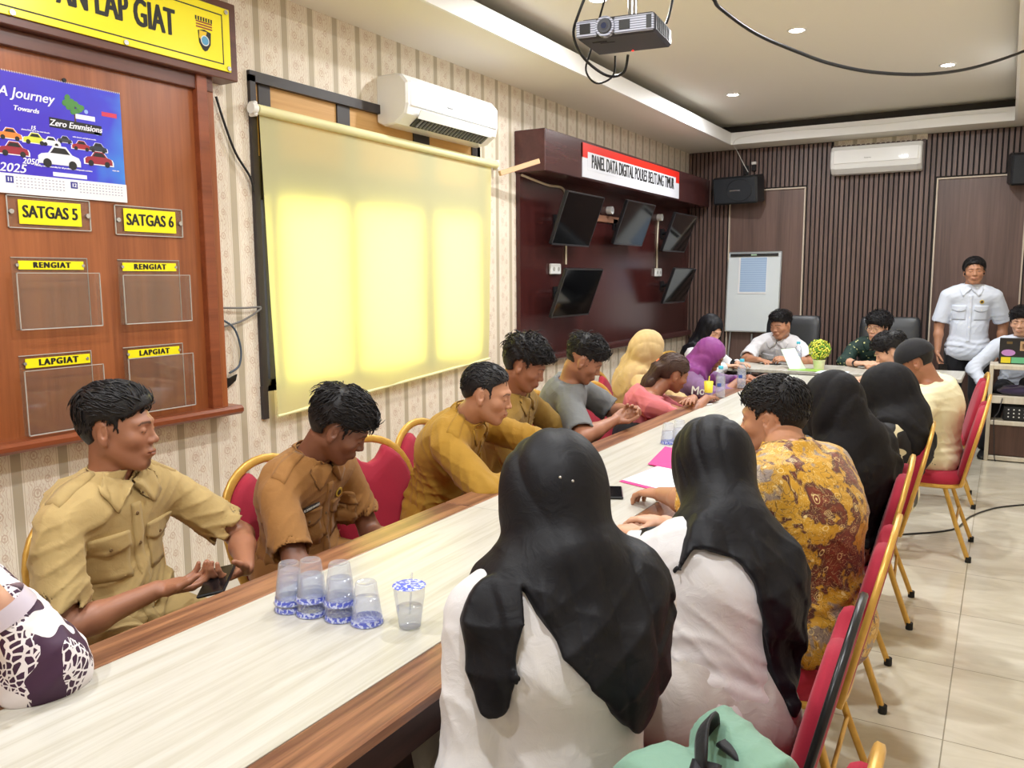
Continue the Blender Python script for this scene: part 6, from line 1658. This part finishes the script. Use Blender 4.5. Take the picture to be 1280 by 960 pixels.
# ================================================================ PEOPLE
UPV = (0, 0, 1)
import os
ONLY = None
def want(k): return ONLY is None or k in ONLY
def badge(o, name, sx, uz, r, mats, shape='disc', txt=None):
    """small emblem lying on the shirt front"""
    p = o.march([o.chest(sx, uz)+o.ft*.24], -o.ft, .004)[0]; org = np.array(o.org); R = Matrix((tuple(o.lt), tuple(np.cross(o.ft, o.lt)), tuple(o.ft))).transposed()
    q = MB()
    if shape == 'disc':
        q.lathe(tuple(p-org), [(r, 0), (r, .0015), (r*.9, .002)], mats[0], 18, R); q.lathe(tuple(p+o.ft*.002-org), [(r*.6, 0), (r*.55, .001)], mats[1], 14, R)
    else:
        w, h_ = r; RR = Matrix((tuple(o.lt), tuple(np.cross(o.ft, o.lt)), tuple(o.ft))).transposed()
        q.box(tuple(p-org+o.ft*.002), (w, h_, .003), mats[0], .0006, rot=RR)
    ob = q.build(name, o.root)
    if txt:
        t = text_mesh('lettering', txt, r[1]*.62, mats[1], ob); t.matrix_local = Matrix.Translation(Vector(p-org+o.ft*.0042)) @ RR.to_4x4() @ Matrix.Scale(.85, 4, (1,0,0))
    return ob
M_BADG = plain('badge_gold', (196,164,60), .4); M_BADD = plain('badge_dark', (60,44,30), .5); M_BADGN = plain('badge_green', (90,170,120), .5)
# --- left row, front to back
if want(1):
    o = make_person('seated man in khaki uniform nearest the notice board, looking aside with a phone in hand', (-2.14, 1.40, .54), (-2.13, 1.39, .965), (-2.105, 1.405, 1.118), 8, (34, 2, -3),
        {'R': ((-1.93, 1.37, .700), (.45, .85, .02), (.1, -.1, 1), .55, (-.3, -1, -.4), .5), 'L': ((-1.845, 1.60, .705), (.05, -1, .02), (-.1, 0, 1), .6, (-.2, 1, -.5), .5)},
        'tan', hb=.007, hh=.0032, hd=.0035, feat=dict(stubble=.8, w=.98, eyes=0), shirt=dict(m=C_KHAKI, sleeve=.82, amp=.02, pockets=((-.088, .125, .11, .12), (.088, .125, .11, .12)), placket=True, epaulette=True, seed=3),
        hair=dict(top=.024, side=.004, line=.070, locks=900, comb=(.10, -.9, .25), mess=.16, ll=.045, lift=.12, recede=.0), trousers=(C_KHAKI,), bulk=.96)
    phone(-1.815, 1.475, .708, 35, 'black smartphone held by the man in khaki uniform', rx=8, ry=-12)
if want(2):
    o = make_person('seated man in brown uniform with a name tag, head bowed down', (-2.10, 2.04, .53), (-2.00, 2.035, .915), (-1.890, 2.060, 1.040), 10, (40, 34, 8),
        {'R': ((-1.70, 1.99, .655), (.6, .7, -.2), (0, .2, -1), .5, (-.1, -1, -.45), .3), 'L': ((-1.74, 2.16, .62), (.6, -.6, -.2), (0, 0, -1), .5, (-.2, .5, -1), .3)},
        'dark', hb=.007, hh=.0034, feat=dict(w=1.0, eyes=0, lip=(.8, .6, .55)), shirt=dict(m=C_BROWN, sleeve=.74, pockets=((-.088, .135, .11, .12), (.088, .135, .11, .12)), placket=True, epaulette=True, seed=7, amp=.014),
        hair=dict(top=.026, side=.010, line=.064, locks=1100, comb=(-.1, 1.0, .2), mess=.25, ll=.045, lift=.30, wave=.002), trousers=(C_BROWN,), bulk=.96)
    badge(o, 'name_tag', -.088, .112, (.085, .020), (M_BLK2, M_WHITEP), 'bar', 'FL SUBUD BANUSA'); badge(o, 'chest_badge', .07, .105, .018, (M_BADG, M_BADD))
if want(3):
    o = make_person('man in mustard uniform leaning his forearms on the table', (-2.05, 2.80, .54), (-1.880, 2.80, .950), (-1.765, 2.785, 1.070), 18, (22, 14, 0),
        {'R': ((-1.52, 2.77, .795), (.4, .9, -.05), (0, 0, -1), .35, (0, -1, -.5), .3), 'L': ((-1.42, 3.02, .795), (.6, -.7, -.05), (0, 0, -1), .35, (0, 1, -.5), .3)},
        'mid', hb=.007, hh=.0034, feat=dict(w=1.02, eyes=0, stubble=.15), shirt=dict(m=C_MUST, sleeve=1.95, placket=True, epaulette=True, seed=11, amp=.016, ncut=.06, pockets=((.088, .13, .11, .12),)),
        hair=dict(top=.011, side=.005, line=.088, locks=700, comb=(.1, -.6, .0), mess=.2, ll=.03, lift=.10), trousers=(C_MUST,), bulk=1.03)
    badge(o, 'shoulder_patch', .172, .075, .020, (M_BADGN, M_WHITEP))
if want(4):
    o = make_person('man in olive khaki uniform with thick wavy hair, behind the mustard uniformed man', (-2.10, 3.46, .54), (-2.02, 3.43, .955), (-1.94, 3.40, 1.120), 12, (18, 26, 0),
        {'R': ((-1.75, 3.40, .66), (.7, .5, -.1), (0, 0, -1), .5, (-.1, -1, -.5), .3), 'L': ((-1.75, 3.62, .66), (.7, -.5, -.1), (0, 0, -1), .5, (-.1, 1, -.5), .3)},
        'tan', hb=.009, hh=.0040, hd=.009, feat=dict(eyes=0, stubble=.4), shirt=dict(m=C_OLIVEK, sleeve=.85, placket=True, pockets=((.088, .13, .11, .12), (-.088, .13, .11, .12)), seed=5),
        hair=dict(top=.034, side=.013, line=.058, locks=900, comb=(-.2, .9, .3), mess=.7, ll=.045, lift=.5, wave=.005), trousers=(C_OLIVEK,))
if want(5):
    o = make_person('man in grey t-shirt looking down at his raised fingers', (-2.08, 4.03, .54), (-1.995, 4.00, .97), (-1.915, 3.99, 1.092), 24, (26, 30, 4),
        {'R': ((-1.69, 3.89, .805), (.45, .8, .35), (.4, -.5, .4), 1.0, (.1, -1, -.45), .7), 'L': ((-1.69, 4.06, .835), (.6, -.75, .25), (0, .3, -1), 1.0, (-.3, .9, -.5), .7)},
        'tan', hb=.009, hh=.0042, hd=.0045, feat=dict(w=1.06, eyes=0), shirt=dict(m=C_GREY, sleeve=.90, collar=False, ncut=.02, nh=.008, seed=9, amp=.012, kind='t_shirt'),
        hair=dict(top=.030, side=.003, line=.060, locks=900, comb=(-.1, .9, .5), mess=.6, ll=.040, lift=.5, wave=.003), trousers=(C_TROUS,), bulk=1.08)
if want(6):
    o = make_person('woman in a plain beige hijab turned away behind the woman in pink', (-2.18, 5.28, .54), (-2.12, 5.26, .92), (-2.04, 5.25, 1.050), 25, (50, 18, 0),
        {'R': ((-1.85, 5.20, .66), (.7, .4, -.1), (0, 0, -1), .4, (-.1, -1, -.5), .3), 'L': ((-1.85, 5.45, .66), (.7, -.4, -.1), (0, 0, -1), .4, (-.1, 1, -.5), .3)},
        'fair', fem=True, hb=.010, hh=.006, hd=.010, shirt=dict(m=C_BEIGE, sleeve=1.9, leaf=False), trousers=(C_BEIGE, 'skirt'),
        hijab=dict(m=C_BEIGE, back=[[(-.17, .05), (.17, .05), (.20, -.12), (.12, -.26), (0, -.32), (-.12, -.26), (-.20, -.12)]], front=[(-.16, .05), (.16, .05), (.17, -.12), (.02, -.25), (-.17, -.12)], amp=.012, freq=22, bun=1))
def pony(P, L, d):
    f = None
    for a, b, ra, rb in ((( .0, -.075, .045), (.0, -.115, .0), .034, .034), ((.0, -.115, .0), (.0, -.135, -.10), .034, .036), ((.0, -.135, -.10), (.0, -.15, -.24), .036, .030), ((0, -.15, -.24), (0, -.14, -.36), .030, .010)):
        e = d_cap(L, a, b, ra, rb, ((1, 0, 0), 1.35)); f = e if f is None else smin(f, e, .02)
    f = f+(np.sin(L[:, 0]*330+3*np.sin(L[:, 2]*20))*.0022).astype(F32)
    return smin(d, f, .012)
if want(7):
    o = make_person('woman in pink long sleeved top with brown ponytail leaning on crossed arms', (-2.02, 4.90, .52), (-1.895, 4.95, .800), (-1.790, 5.03, .925), 20, (44, 20, 10),
        {'R': ((-1.56, 4.99, .785), (.1, .95, .0), (0, 0, -1), .3, (.7, -1, -.4), .2), 'L': ((-1.60, 4.86, .800), (.1, -.95, .05), (0, 0, -1), .3, (.7, 1, -.4), .2)},
        'tan', fem=True, hb=.009, hh=.0045, hd=.006, feat=dict(eyes=0), shirt=dict(m=C_PINK, sleeve=1.93, leaf=False, collar=False, ncut=.015, nh=.012, seed=13, amp=.012),
        hair=dict(m=M_HAIRB, top=.016, side=.010, line=.062, long=True, nape=-.075, extra=pony, lo=(-2.12, 4.70, .45), hi=(-1.65, 5.25, 1.1), locks=500, comb=(0, -1, -.2), mess=.12, ll=.05, lift=.03), trousers=(C_TROUS, 'skirt'))
    p_ = H(o.hf, (0, -.105, .035)); q = MB(); q.tube([tuple(p_+np.array([.034*math.cos(a)*.9, .034*math.sin(a)*.7, .020*math.sin(a)])-np.array(o.org)) for a in np.linspace(0, 6.28, 24)], .011, plain('orange_scrunchie', (240,110,60), .8), 8); q.build('hair_tie', o.root)
if want(8):
    o = make_person('woman in magenta hijab and lilac top with white lettering, bent over the table', (-2.08, 5.98, .53), (-1.955, 5.98, .835), (-1.850, 5.99, .955), 18, (4, 34, 0),
        {'R': ((-1.62, 5.93, .79), (.6, .7, -.05), (0, 0, -1), .4, (-.1, -1, -.5), .3), 'L': ((-1.60, 6.15, .79), (.6, -.6, -.05), (0, 0, -1), .4, (-.1, 1, -.5), .3)},
        'tan', fem=True, hb=.010, hh=.0045, hd=.007, feat=dict(eyes=0), shirt=dict(m=C_LILAC, sleeve=1.93, leaf=False, seed=2), trousers=(C_LILAC, 'skirt'),
        hijab=dict(m=C_PURP, back=[[(-.15, .05), (.15, .05), (.16, -.06), (.10, -.14), (0, -.17), (-.10, -.14), (-.16, -.06)]], front=[(-.13, .05), (.13, .05), (.10, -.12), (.0, -.24), (-.10, -.12)], amp=.010, freq=26, fw=.056, fh=.074, fdir=(.5, .3, -1)))
    tx = text_mesh('lettering', 'Moo', .085, M_WHITEP, o.root, sx=.9, bold=.0015, shear=.1)
    ctr = o.sh['R']*.60+np.array(o.A['R'][1])*.40; vv = -nrm(ctr-np.array([0, 0, 1.53])).astype(float); vv[2] = 0; vv = nrm(np.array([.05, -1, .0])).astype(float); rt = np.array([-vv[1], vv[0], 0.0])
    p_ = ctr+vv*.0795; tx.matrix_local = Matrix.Translation(Vector(p_-np.array(o.org))) @ Matrix((tuple(rt), (0, 0, 1), tuple(vv))).transposed().to_4x4()
if want(9):
    o = make_person('woman in black hijab and white blouse in the far left corner, looking down', (-2.28, 6.92, .54), (-2.20, 6.90, .94), (-2.125, 6.88, 1.088), -10, (-30, 28, 0),
        {'R': ((-1.95, 6.75, .80), (.8, .3, .1), (0, 0, -1), .4, (-.1, -1, -.5), .3), 'L': ((-1.93, 7.0, .80), (.8, -.4, .1), (0, 0, -1), .4, (-.1, 1, -.5), .3)},
        'fair', fem=True, hb=.010, hh=.0045, hd=.007, feat=dict(eyes=0), shirt=dict(m=C_WHITE, sleeve=1.93, leaf=False), trousers=(C_TROUS, 'skirt'),
        hijab=dict(m=C_BLACKH, back=[[(-.16, .05), (.16, .05), (.18, -.12), (.10, -.22), (0, -.26), (-.10, -.22), (-.18, -.12)]], front=[(-.10, .05), (.14, .05), (.12, -.12), (.0, -.22), (-.09, -.12)], amp=.010, freq=22, fw=.052))
# --- head table
if want(10):
    o = make_person('man in white short sleeved shirt talking at the head table, hands on the table', (-1.80, 8.02, .56), (-1.785, 7.86, .955), (-1.760, 7.79, 1.085), -92, (-112, 12, 4),
        {'R': ((-1.86, 7.46, .795), (.75, -.5, -.05), (0, 0, -1), .45, (-1, .2, -.5), .2), 'L': ((-1.60, 7.47, .805), (-.75, -.45, .15), (-.5, .1, -.6), .7, (1, .2, -.5), .7)},
        'mid', hb=.009, hh=.0042, hd=.0048, feat=dict(w=1.05, eyes=.55, brow=.9), shirt=dict(m=C_WHITE, sleeve=.85, placket=True, pockets=((-.088, .13, .11, .12), (.088, .13, .11, .12)), seed=21, bm=M_WHITEP),
        hair=dict(top=.028, side=.006, line=.066, locks=800, comb=(.2, .8, .8), mess=.35, ll=.040, lift=.55), trousers=(C_TROUS,), bulk=1.06)
    badge(o, 'chest_badge', .085, .115, .016, (M_BADD, M_BADG))
GLS = plain('thin_gold_wire', (190,160,110), .3, metal=.8)
if want(11):
    o = make_person('young man with round glasses in a dark green dotted shirt at the head table', (-.95, 8.02, .56), (-.955, 7.90, .955), (-.945, 7.83, 1.085), -95, (-112, 6, -4),
        {'R': ((-1.05, 7.46, .80), (.85, -.4, .15), (0, .3, -1), .7, (-1, .2, -.5), .5), 'L': ((-.84, 7.45, .80), (-.85, -.3, .15), (0, .3, -1), .7, (1, .2, -.5), .5)},
        'fair', hb=.009, hh=.0042, hd=.0048, feat=dict(eyes=.8, brow=.8, w=.98), shirt=dict(m=C_GDOT, sleeve=1.45, placket=True, seed=22),
        hair=dict(top=.036, side=.018, line=.045, locks=1000, comb=(.5, .6, .1), mess=.4, ll=.05, lift=.35, wave=.003, nape=-.05), trousers=(C_TROUS,), bulk=.92)
    q = MB()
    for sg in (-1, 1):
        q.tube([tuple(H(o.hf, (sg*.032+.022*math.cos(a), .103, .002+.019*math.sin(a)))-np.array(o.org)) for a in np.linspace(0, 6.283, 24)], .0015, GLS, 6, cap=False)
        q.tube([tuple(H(o.hf, v)-np.array(o.org)) for v in ((sg*.054, .101, .006), (sg*.074, .06, .008), (sg*.080, .0, .006))], .0012, GLS, 6)
    q.tube([tuple(H(o.hf, v)-np.array(o.org)) for v in ((-.010, .104, .006), (0, .106, .009), (.010, .104, .006))], .0013, GLS, 6); q.build('glasses', o.root)
    a, e_, w_ = o.A['R']; q = MB(); dr = Vector(w_-e_).normalized(); c = Vector(w_)-dr*.02-Vector(o.org); q.tube([c-dr*.012, c+dr*.012], .030, M_BLKM, 16); q.build('wrist_watch', o.root)
if want(12):
    o = make_person('dark haired person bent low at the far right, mostly hidden by the black cap', (-.46, 6.36, .54), (-.57, 6.33, .885), (-.675, 6.31, 1.005), 185, (192, 26, 0),
        {'R': ((-.86, 6.45, .79), (-.8, -.2, 0), (0, 0, -1), .4, (.2, 1, -.5), .3), 'L': ((-.86, 6.15, .79), (-.8, .2, 0), (0, 0, -1), .4, (.2, -1, -.5), .3)},
        'fair', hb=.011, hh=.005, hd=.008, feat=dict(eyes=.6), shirt=dict(m=C_WHITE, sleeve=.85), hair=dict(top=.030, side=.014, line=.052, locks=500, comb=(.3, .7, .2), mess=.5, ll=.05, lift=.4), trousers=(C_TROUS,))
if want(13):
    o = make_person('person in cream long sleeved shirt and black cap, bending forward with head down', (-.30, 5.20, .55), (-.345, 5.16, .93), (-.425, 5.13, 1.050), 178, (184, 28, 0),
        {'R': ((-.56, 5.35, .60), (-.8, -.2, -.3), (0, 0, -1), .5, (.3, 1, -.5), .3), 'L': ((-.56, 5.02, .60), (-.8, .2, -.3), (0, 0, -1), .5, (.3, -1, -.5), .3)},
        'tan', hb=.009, hh=.0045, hd=.007, feat=dict(eyes=0), shirt=dict(m=C_CREAM, sleeve=1.93, collar=False, ncut=.02, nh=.010, amp=.014, seed=31, hem=-.13, g=.026), trousers=(C_OLIVE,), bulk=1.02,
        hair=dict(top=.004, side=.003, line=.05, nape=-.05))
    # baseball cap
    hf = o.hf
    def capf(P):
        L = hloc(hf, P); d = d_ell(L, (0, -.018, .030), (.090, .108, .100)); d = smax(d, .020-L[:, 2]+.0*L[:, 1], .004); d = smax(d, -d_ell(L, (0, -.018, .026), (.084, .102, .094)), .003)
        Lb = L.copy(); b_ = np.abs(L[:, 2]-(.026-.9*L[:, 0]**2*8*.35-.28*(L[:, 1]-.07)))-.0042; b_ = smax(b_, d_ell(L*A3((1, 1, 0)), (0, .085, 0), (.076, .092, .2)), .003); b_ = smax(b_, .05-L[:, 1], .003)
        return np.minimum(d, b_)*F32(hf['s'])
    v, q_ = mesh_sdf(capf, hf['c']-.22, hf['c']+.22, .0035); np_mesh('baseball_cap', v, q_, C_CAP, o.root, o.org)
    q = MB(); q.lathe(tuple(H(hf, (0, -.018, .129))-np.array(o.org)), [(.007, 0), (.006, .003), (.001, .005)], C_CAP, 10); q.build('cap_button', o.root)
if want(14):
    o = make_person('standing man in short sleeved white shirt and black trousers by the right rear door', (-.28, 8.62, .86), (-.275, 8.60, 1.405), (-.262, 8.55, 1.565), -88, (-84, 2, 2),
        {'R': ((-.515, 8.52, .84), (.12, -.15, -1), (1, 0, 0), .6, (-.6, .8, 0), .4), 'L': ((-.02, 8.66, .85), (-.05, .2, -1), (-1, 0, 0), .5, (.6, .8, 0), .3)},
        'mid', hb=.008, hh=.0042, hd=.0048, feat=dict(eyes=.55, stubble=.15), shirt=dict(m=C_SKYW, sleeve=.88, placket=True, pockets=((-.088, .15, .11, .12), (.088, .15, .11, .12)), hem=-.09, seed=17, bm=M_WHITEP, g=.020, amp=.007),
        hair=dict(top=.020, side=.016, line=.080, locks=900, comb=(.3, -.3, -.4), mess=.3, ll=.04, lift=.12, nape=-.07, burn=-.03), legs='stand', trousers=(C_TROUS,), bulk=1.0)
    badge(o, 'chest_badge', .088, .105, .018, (M_BADG, M_BADD))
    phone(-.455, 8.44, .66, 10, 'dark smartphone held low by the standing man', rx=70, ry=0)
if want(15):
    o = make_person('man in long sleeved white shirt seated behind the laptop at the right edge', (.14, 8.48, .55), (.135, 8.40, .97), (.125, 8.36, 1.128), -92, (-100, 6, 2),
        {'R': ((-.115, 8.10, .585), (-.25, -.35, -.9), (.2, -.9, .2), .5, (-1, .4, 0), .3), 'L': ((.26, 8.22, .70), (0, -1, 0), (0, 0, -1), .4, (.1, .3, -1), .3)},
        'fair', hb=.009, hh=.0045, hd=.0045, feat=dict(eyes=.5), shirt=dict(m=C_SKYW, sleeve=1.90, leaf=False, seed=19), hair=dict(top=.030, side=.012, line=.055, locks=500, comb=(.3, .8, .2), mess=.5, ll=.045, lift=.4), trousers=(C_TROUS,),
        feet={'R': (-.09, 8.05, .09), 'L': (.28, 8.0, .09)})
# --- right row
if want(16):
    o = make_person('woman in black hijab and black and cream floral dress with head bowed', (-.42, 4.05, .54), (-.385, 4.04, .90), (-.445, 4.05, 1.005), 176, (176, 30, 0),
        {'R': ((-.86, 4.18, .79), (-.9, -.2, 0), (0, 0, -1), .4, (.2, 1, -.5), .3), 'L': ((-.86, 3.92, .79), (-.9, .2, 0), (0, 0, -1), .4, (.2, -1, -.5), .3)},
        'fair', fem=True, hb=.010, hh=.0055, hd=.008, shirt=dict(m=C_CFLOR, sleeve=1.93, leaf=False, kind='dress_top'), trousers=(C_CFLOR, 'skirt'),
        hijab=dict(m=C_BLACKC, vol=.008, n0=.092, n1=.108, back=[[(-.17, .05), (.15, .05), (.15, -.08), (.10, -.17), (-.02, -.24), (-.14, -.26), (-.19, -.20), (-.20, -.08)]], front=[(-.12, .05), (.12, .05), (.10, -.08), (.02, -.14), (-.12, -.08)], split=.06, amp=.015, freq=16, fdir=(.5, .3, -1)))
if want(17):
    o = make_person('woman in black hijab and brown batik dress between the batik man and the floral dress', (-.48, 3.28, .54), (-.46, 3.20, .925), (-.535, 3.20, 1.055), 160, (150, 16, 0),
        {'R': ((-.86, 3.40, .79), (-.9, -.2, 0), (0, 0, -1), .4, (.2, 1, -.5), .3), 'L': ((-.86, 3.12, .79), (-.9, .2, 0), (0, 0, -1), .4, (.2, -1, -.5), .3)},
        'fair', fem=True, hb=.009, hh=.0055, hd=.008, shirt=dict(m=C_BFLOR, sleeve=1.93, leaf=False, kind='dress_top'), trousers=(C_BFLOR, 'skirt'),
        hijab=dict(m=C_BLACKC, back=[[(-.18, .05), (.18, .05), (.21, -.14), (.17, -.28), (.05, -.36), (-.10, -.36), (-.20, -.30), (-.21, -.12)]], front=[(-.16, .05), (.16, .05), (.17, -.10), (.02, -.22), (-.17, -.10)], split=.06, amp=.015, freq=16, cowl=(.005, 40, 0)))
if want(18):
    o = make_person('man in gold and red batik shirt seen from behind, writing in the pink folder', (-.42, 2.42, .55), (-.510, 2.44, .99), (-.600, 2.60, 1.095), 158, (174, 8, 0),
        {'L': ((-.985, 2.62, .800), (-.85, .45, -.12), (0, 0, -1), .55, (.2, -1, -.55), .3), 'R': ((-.93, 3.0, .79), (-.8, .2, 0), (0, 0, -1), .5, (.3, 1, -.5), .3)},
        'mid', hb=.007, hh=.0036, hd=.0035, feat=dict(eyes=.5), shirt=dict(m=C_BATIK, collar=True, sleeve=.97, ncut=.07, seed=23, amp=.013, g=.026, hem=-.15, puff=1.0),
        hair=dict(top=.019, side=.005, line=.074, locks=2200, comb=(.2, .6, .2), mess=.30, ll=.027, lift=.28, nape=-.05, burn=.004), trousers=(C_TROUS,), bulk=1.04)
if want(19):
    o = make_person('second woman in white blouse and black hijab, her drape falling to a long point', (-.53, 1.80, .54), (-.560, 1.96, .885), (-.640, 2.10, 1.045), 130, (128, 8, 0),
        {'L': ((-.87, 2.20, .790), (-.85, .5, 0), (0, 0, -1), .4, (.1, -1, -.7), .3), 'R': ((-.90, 2.38, .79), (-.8, .2, 0), (0, 0, -1), .4, (.3, 1, -.5), .3)},
        'fair', fem=True, hb=.0075, hh=.005, hd=.004, shirt=dict(m=C_WHITEB, sleeve=1.95, leaf=False, seed=27, amp=.016, g=.018, puff=1.0, hem=-.17, freq=16, kind='blouse'), trousers=(C_LSKIRT, 'skirt'), bulk=.98, shw=.158,
        hijab=dict(m=C_BLACKH, vol=.006, th=.024, h=.0052, back=[[(.15, -.10), (.11, -.045), (.03, -.052), (-.016, -.10), (-.07, -.24), (-.120, -.345), (-.155, -.365), (-.180, -.27), (-.19, -.16), (-.16, -.03), (-.06, .07), (.10, .04)]], front=[(-.10, .05), (.10, .05), (.10, -.06), (.03, -.12), (-.08, -.05)], split=.07, amp=.016, freq=15, fdir=(.3, -.5, -1), cowl=(.005, 40, -.05)))
if want(20):
    o = make_person('nearest woman in white blouse and black hijab seen from behind, drape pinned at the crown', (-.62, 1.25, .54), (-.675, 1.32, .985), (-.728, 1.380, 1.115), 134, (124, 5, 0),
        {'L': ((-.86, 1.36, .62), (-.75, .6, -.1), (0, 0, -1), .4, (.2, -.5, -1), .3), 'R': ((-.86, 1.66, .62), (-.8, .2, -.1), (0, 0, -1), .4, (.4, .5, -1), .3)},
        'fair', fem=True, hb=.0065, hh=.005, hd=.004, shirt=dict(m=C_WHITEB, sleeve=1.95, leaf=False, seed=29, amp=.014, g=.020, puff=1.06, hem=-.17, freq=14, kind='blouse', h=.005), trousers=(C_LSKIRT, 'skirt'), bulk=.94, shw=.152,
        hijab=dict(m=C_BLACKH, vol=.004, h=.0042, back=[[(x_*.97-.002, z_*.90+.042) for x_, z_ in q_] for q_ in [[(.115, -.02), (.09, -.09), (.03, -.19), (-.036, -.274), (-.094, -.330), (-.14, -.29), (-.18, -.216), (-.195, -.13), (-.19, -.05), (-.12, .04), (.10, .05)], [(.10, .02), (.17, -.03), (.205, -.10), (.20, -.19), (.18, -.275), (.137, -.262), (.128, -.173), (.11, -.08)]]],
            front=[(-.10, .05), (.10, .05), (.08, -.05), (.0, -.10), (-.08, -.05)], split=.09, amp=.017, freq=13, fdir=(.3, -.3, -1), cowl=(.007, 38, .05)))
    for dx, dz in ((.0, .055), (.022, .048)):
        q = MB(); q.sphere(tuple(H(o.hf, (dx*-1, -.131, dz))-np.array(o.org)), .0032, M_STEEL, 8); q.build('pin', o.root)

if want(0):
    o = make_person('person in purple floral sleeve at the left edge, elbow on the table', (-2.02, .60, .54), (-1.76, .64, 1.00), (-1.68, .66, 1.150), 4, (5, 8, 0),
        {'L': ((-1.605, .745, 1.015), (-.35, -.45, .8), (-.5, -.2, -.2), .5, (1, .5, -1.2), .4), 'R': ((-1.52, .52, .79), (.4, .9, 0), (0, 0, -1), .4, (0, -1, -.5), .3)},
        'fair', fem=True, hb=.008, hh=.006, hd=.006, shirt=dict(m=C_PFLOR, sleeve=1.62, leaf=False, seed=41, amp=.016, puff=1.42, freq=22, kind='blouse'), trousers=(C_TROUS, 'skirt'),
        hijab=dict(m=C_YFLOR, back=[[(-.16, .05), (.16, .05), (.16, -.12), (0, -.22), (-.16, -.12)]], front=[(-.16, .05), (.08, .05), (.03, -.10), (-.04, -.26), (-.14, -.2)], th=.02, amp=.010, freq=22))
    a, e_, w_ = o.A['L']; t_ = .62; c = e_+(w_-e_)*t_; d_ = (w_-e_)/np.linalg.norm(w_-e_); q = MB(); q.tube([tuple(c-d_*.030-np.array(o.org)), tuple(c-d_*.012-np.array(o.org)), tuple(c+d_*.003-np.array(o.org))], [.066, .063, .060], plain('silver_trim', (196,186,200), .4), 28, cap=False); q.build('cuff_trim', o.root)
# ---- backpack on the nearest chair
bo = (-.345, 1.125, .478)
e = empty('backpack', bo, 0, 'mint green backpack with black webbing straps on the nearest chair', 'backpack')
def bagf(P):
    Q = P-A3(bo); c, s_ = math.cos(math.radians(48)), math.sin(math.radians(48)); X = np.stack([Q[:, 0]*c+Q[:, 1]*s_, -Q[:, 0]*s_+Q[:, 1]*c, Q[:, 2]], 1).astype(F32)
    taper = 1+.35*np.clip(X[:, 2]/.40, 0, 1)**2
    d = d_box(np.stack([(X[:, 0]+.045)*taper, X[:, 1], X[:, 2]], 1), (0, 0, .175), (.10, .105, .175), None, .07)
    d2 = d_box(np.stack([(X[:, 0]-.070)*taper, X[:, 1], X[:, 2]], 1), (0, 0, .190), (.075, .100, .190), None, .065)
    return smin(d, d2, .012)+folds(P, .012, 18, 8, (0, 0, 1), 2)
v, q_ = mesh_sdf(bagf, np.array(bo)-.25, np.array(bo)+np.array([.25, .25, .45]), .006); np_mesh('bag_body', v, q_, C_MINT, e, bo)
def bp(x, y, z): c, s_ = math.cos(math.radians(48)), math.sin(math.radians(48)); return (x*c-y*s_, x*s_+y*c, z)
q = MB(); q.tube(smooth_pts([bp(-.02, -.03, .335), bp(-.02, -.03, .375), bp(.0, 0, .395), bp(.03, .03, .39), bp(.035, .035, .35)]), 1.0, C_WEB, 8, flat=(.016, .003), up=(1, -1, 0)); q.build('top_handle', e)
q = MB(); q.tube(smooth_pts([bp(-.01, -.03, .362), bp(-.045, -.07, .345), bp(-.085, -.115, .27), bp(-.10, -.125, .15), bp(-.09, -.12, .03)]), 1.0, C_WEB, 8, flat=(.004, .022), up=(0, 0, 1)); q.build('shoulder_strap', e)
q = MB(); q.tube(smooth_pts([bp(.035, .0, .37), bp(.05, -.06, .355), bp(.045, -.112, .28), bp(.045, -.12, .1)]), 1.0, C_WEB, 8, flat=(.004, .016), up=(0, 0, 1)); q.build('compression_strap', e)
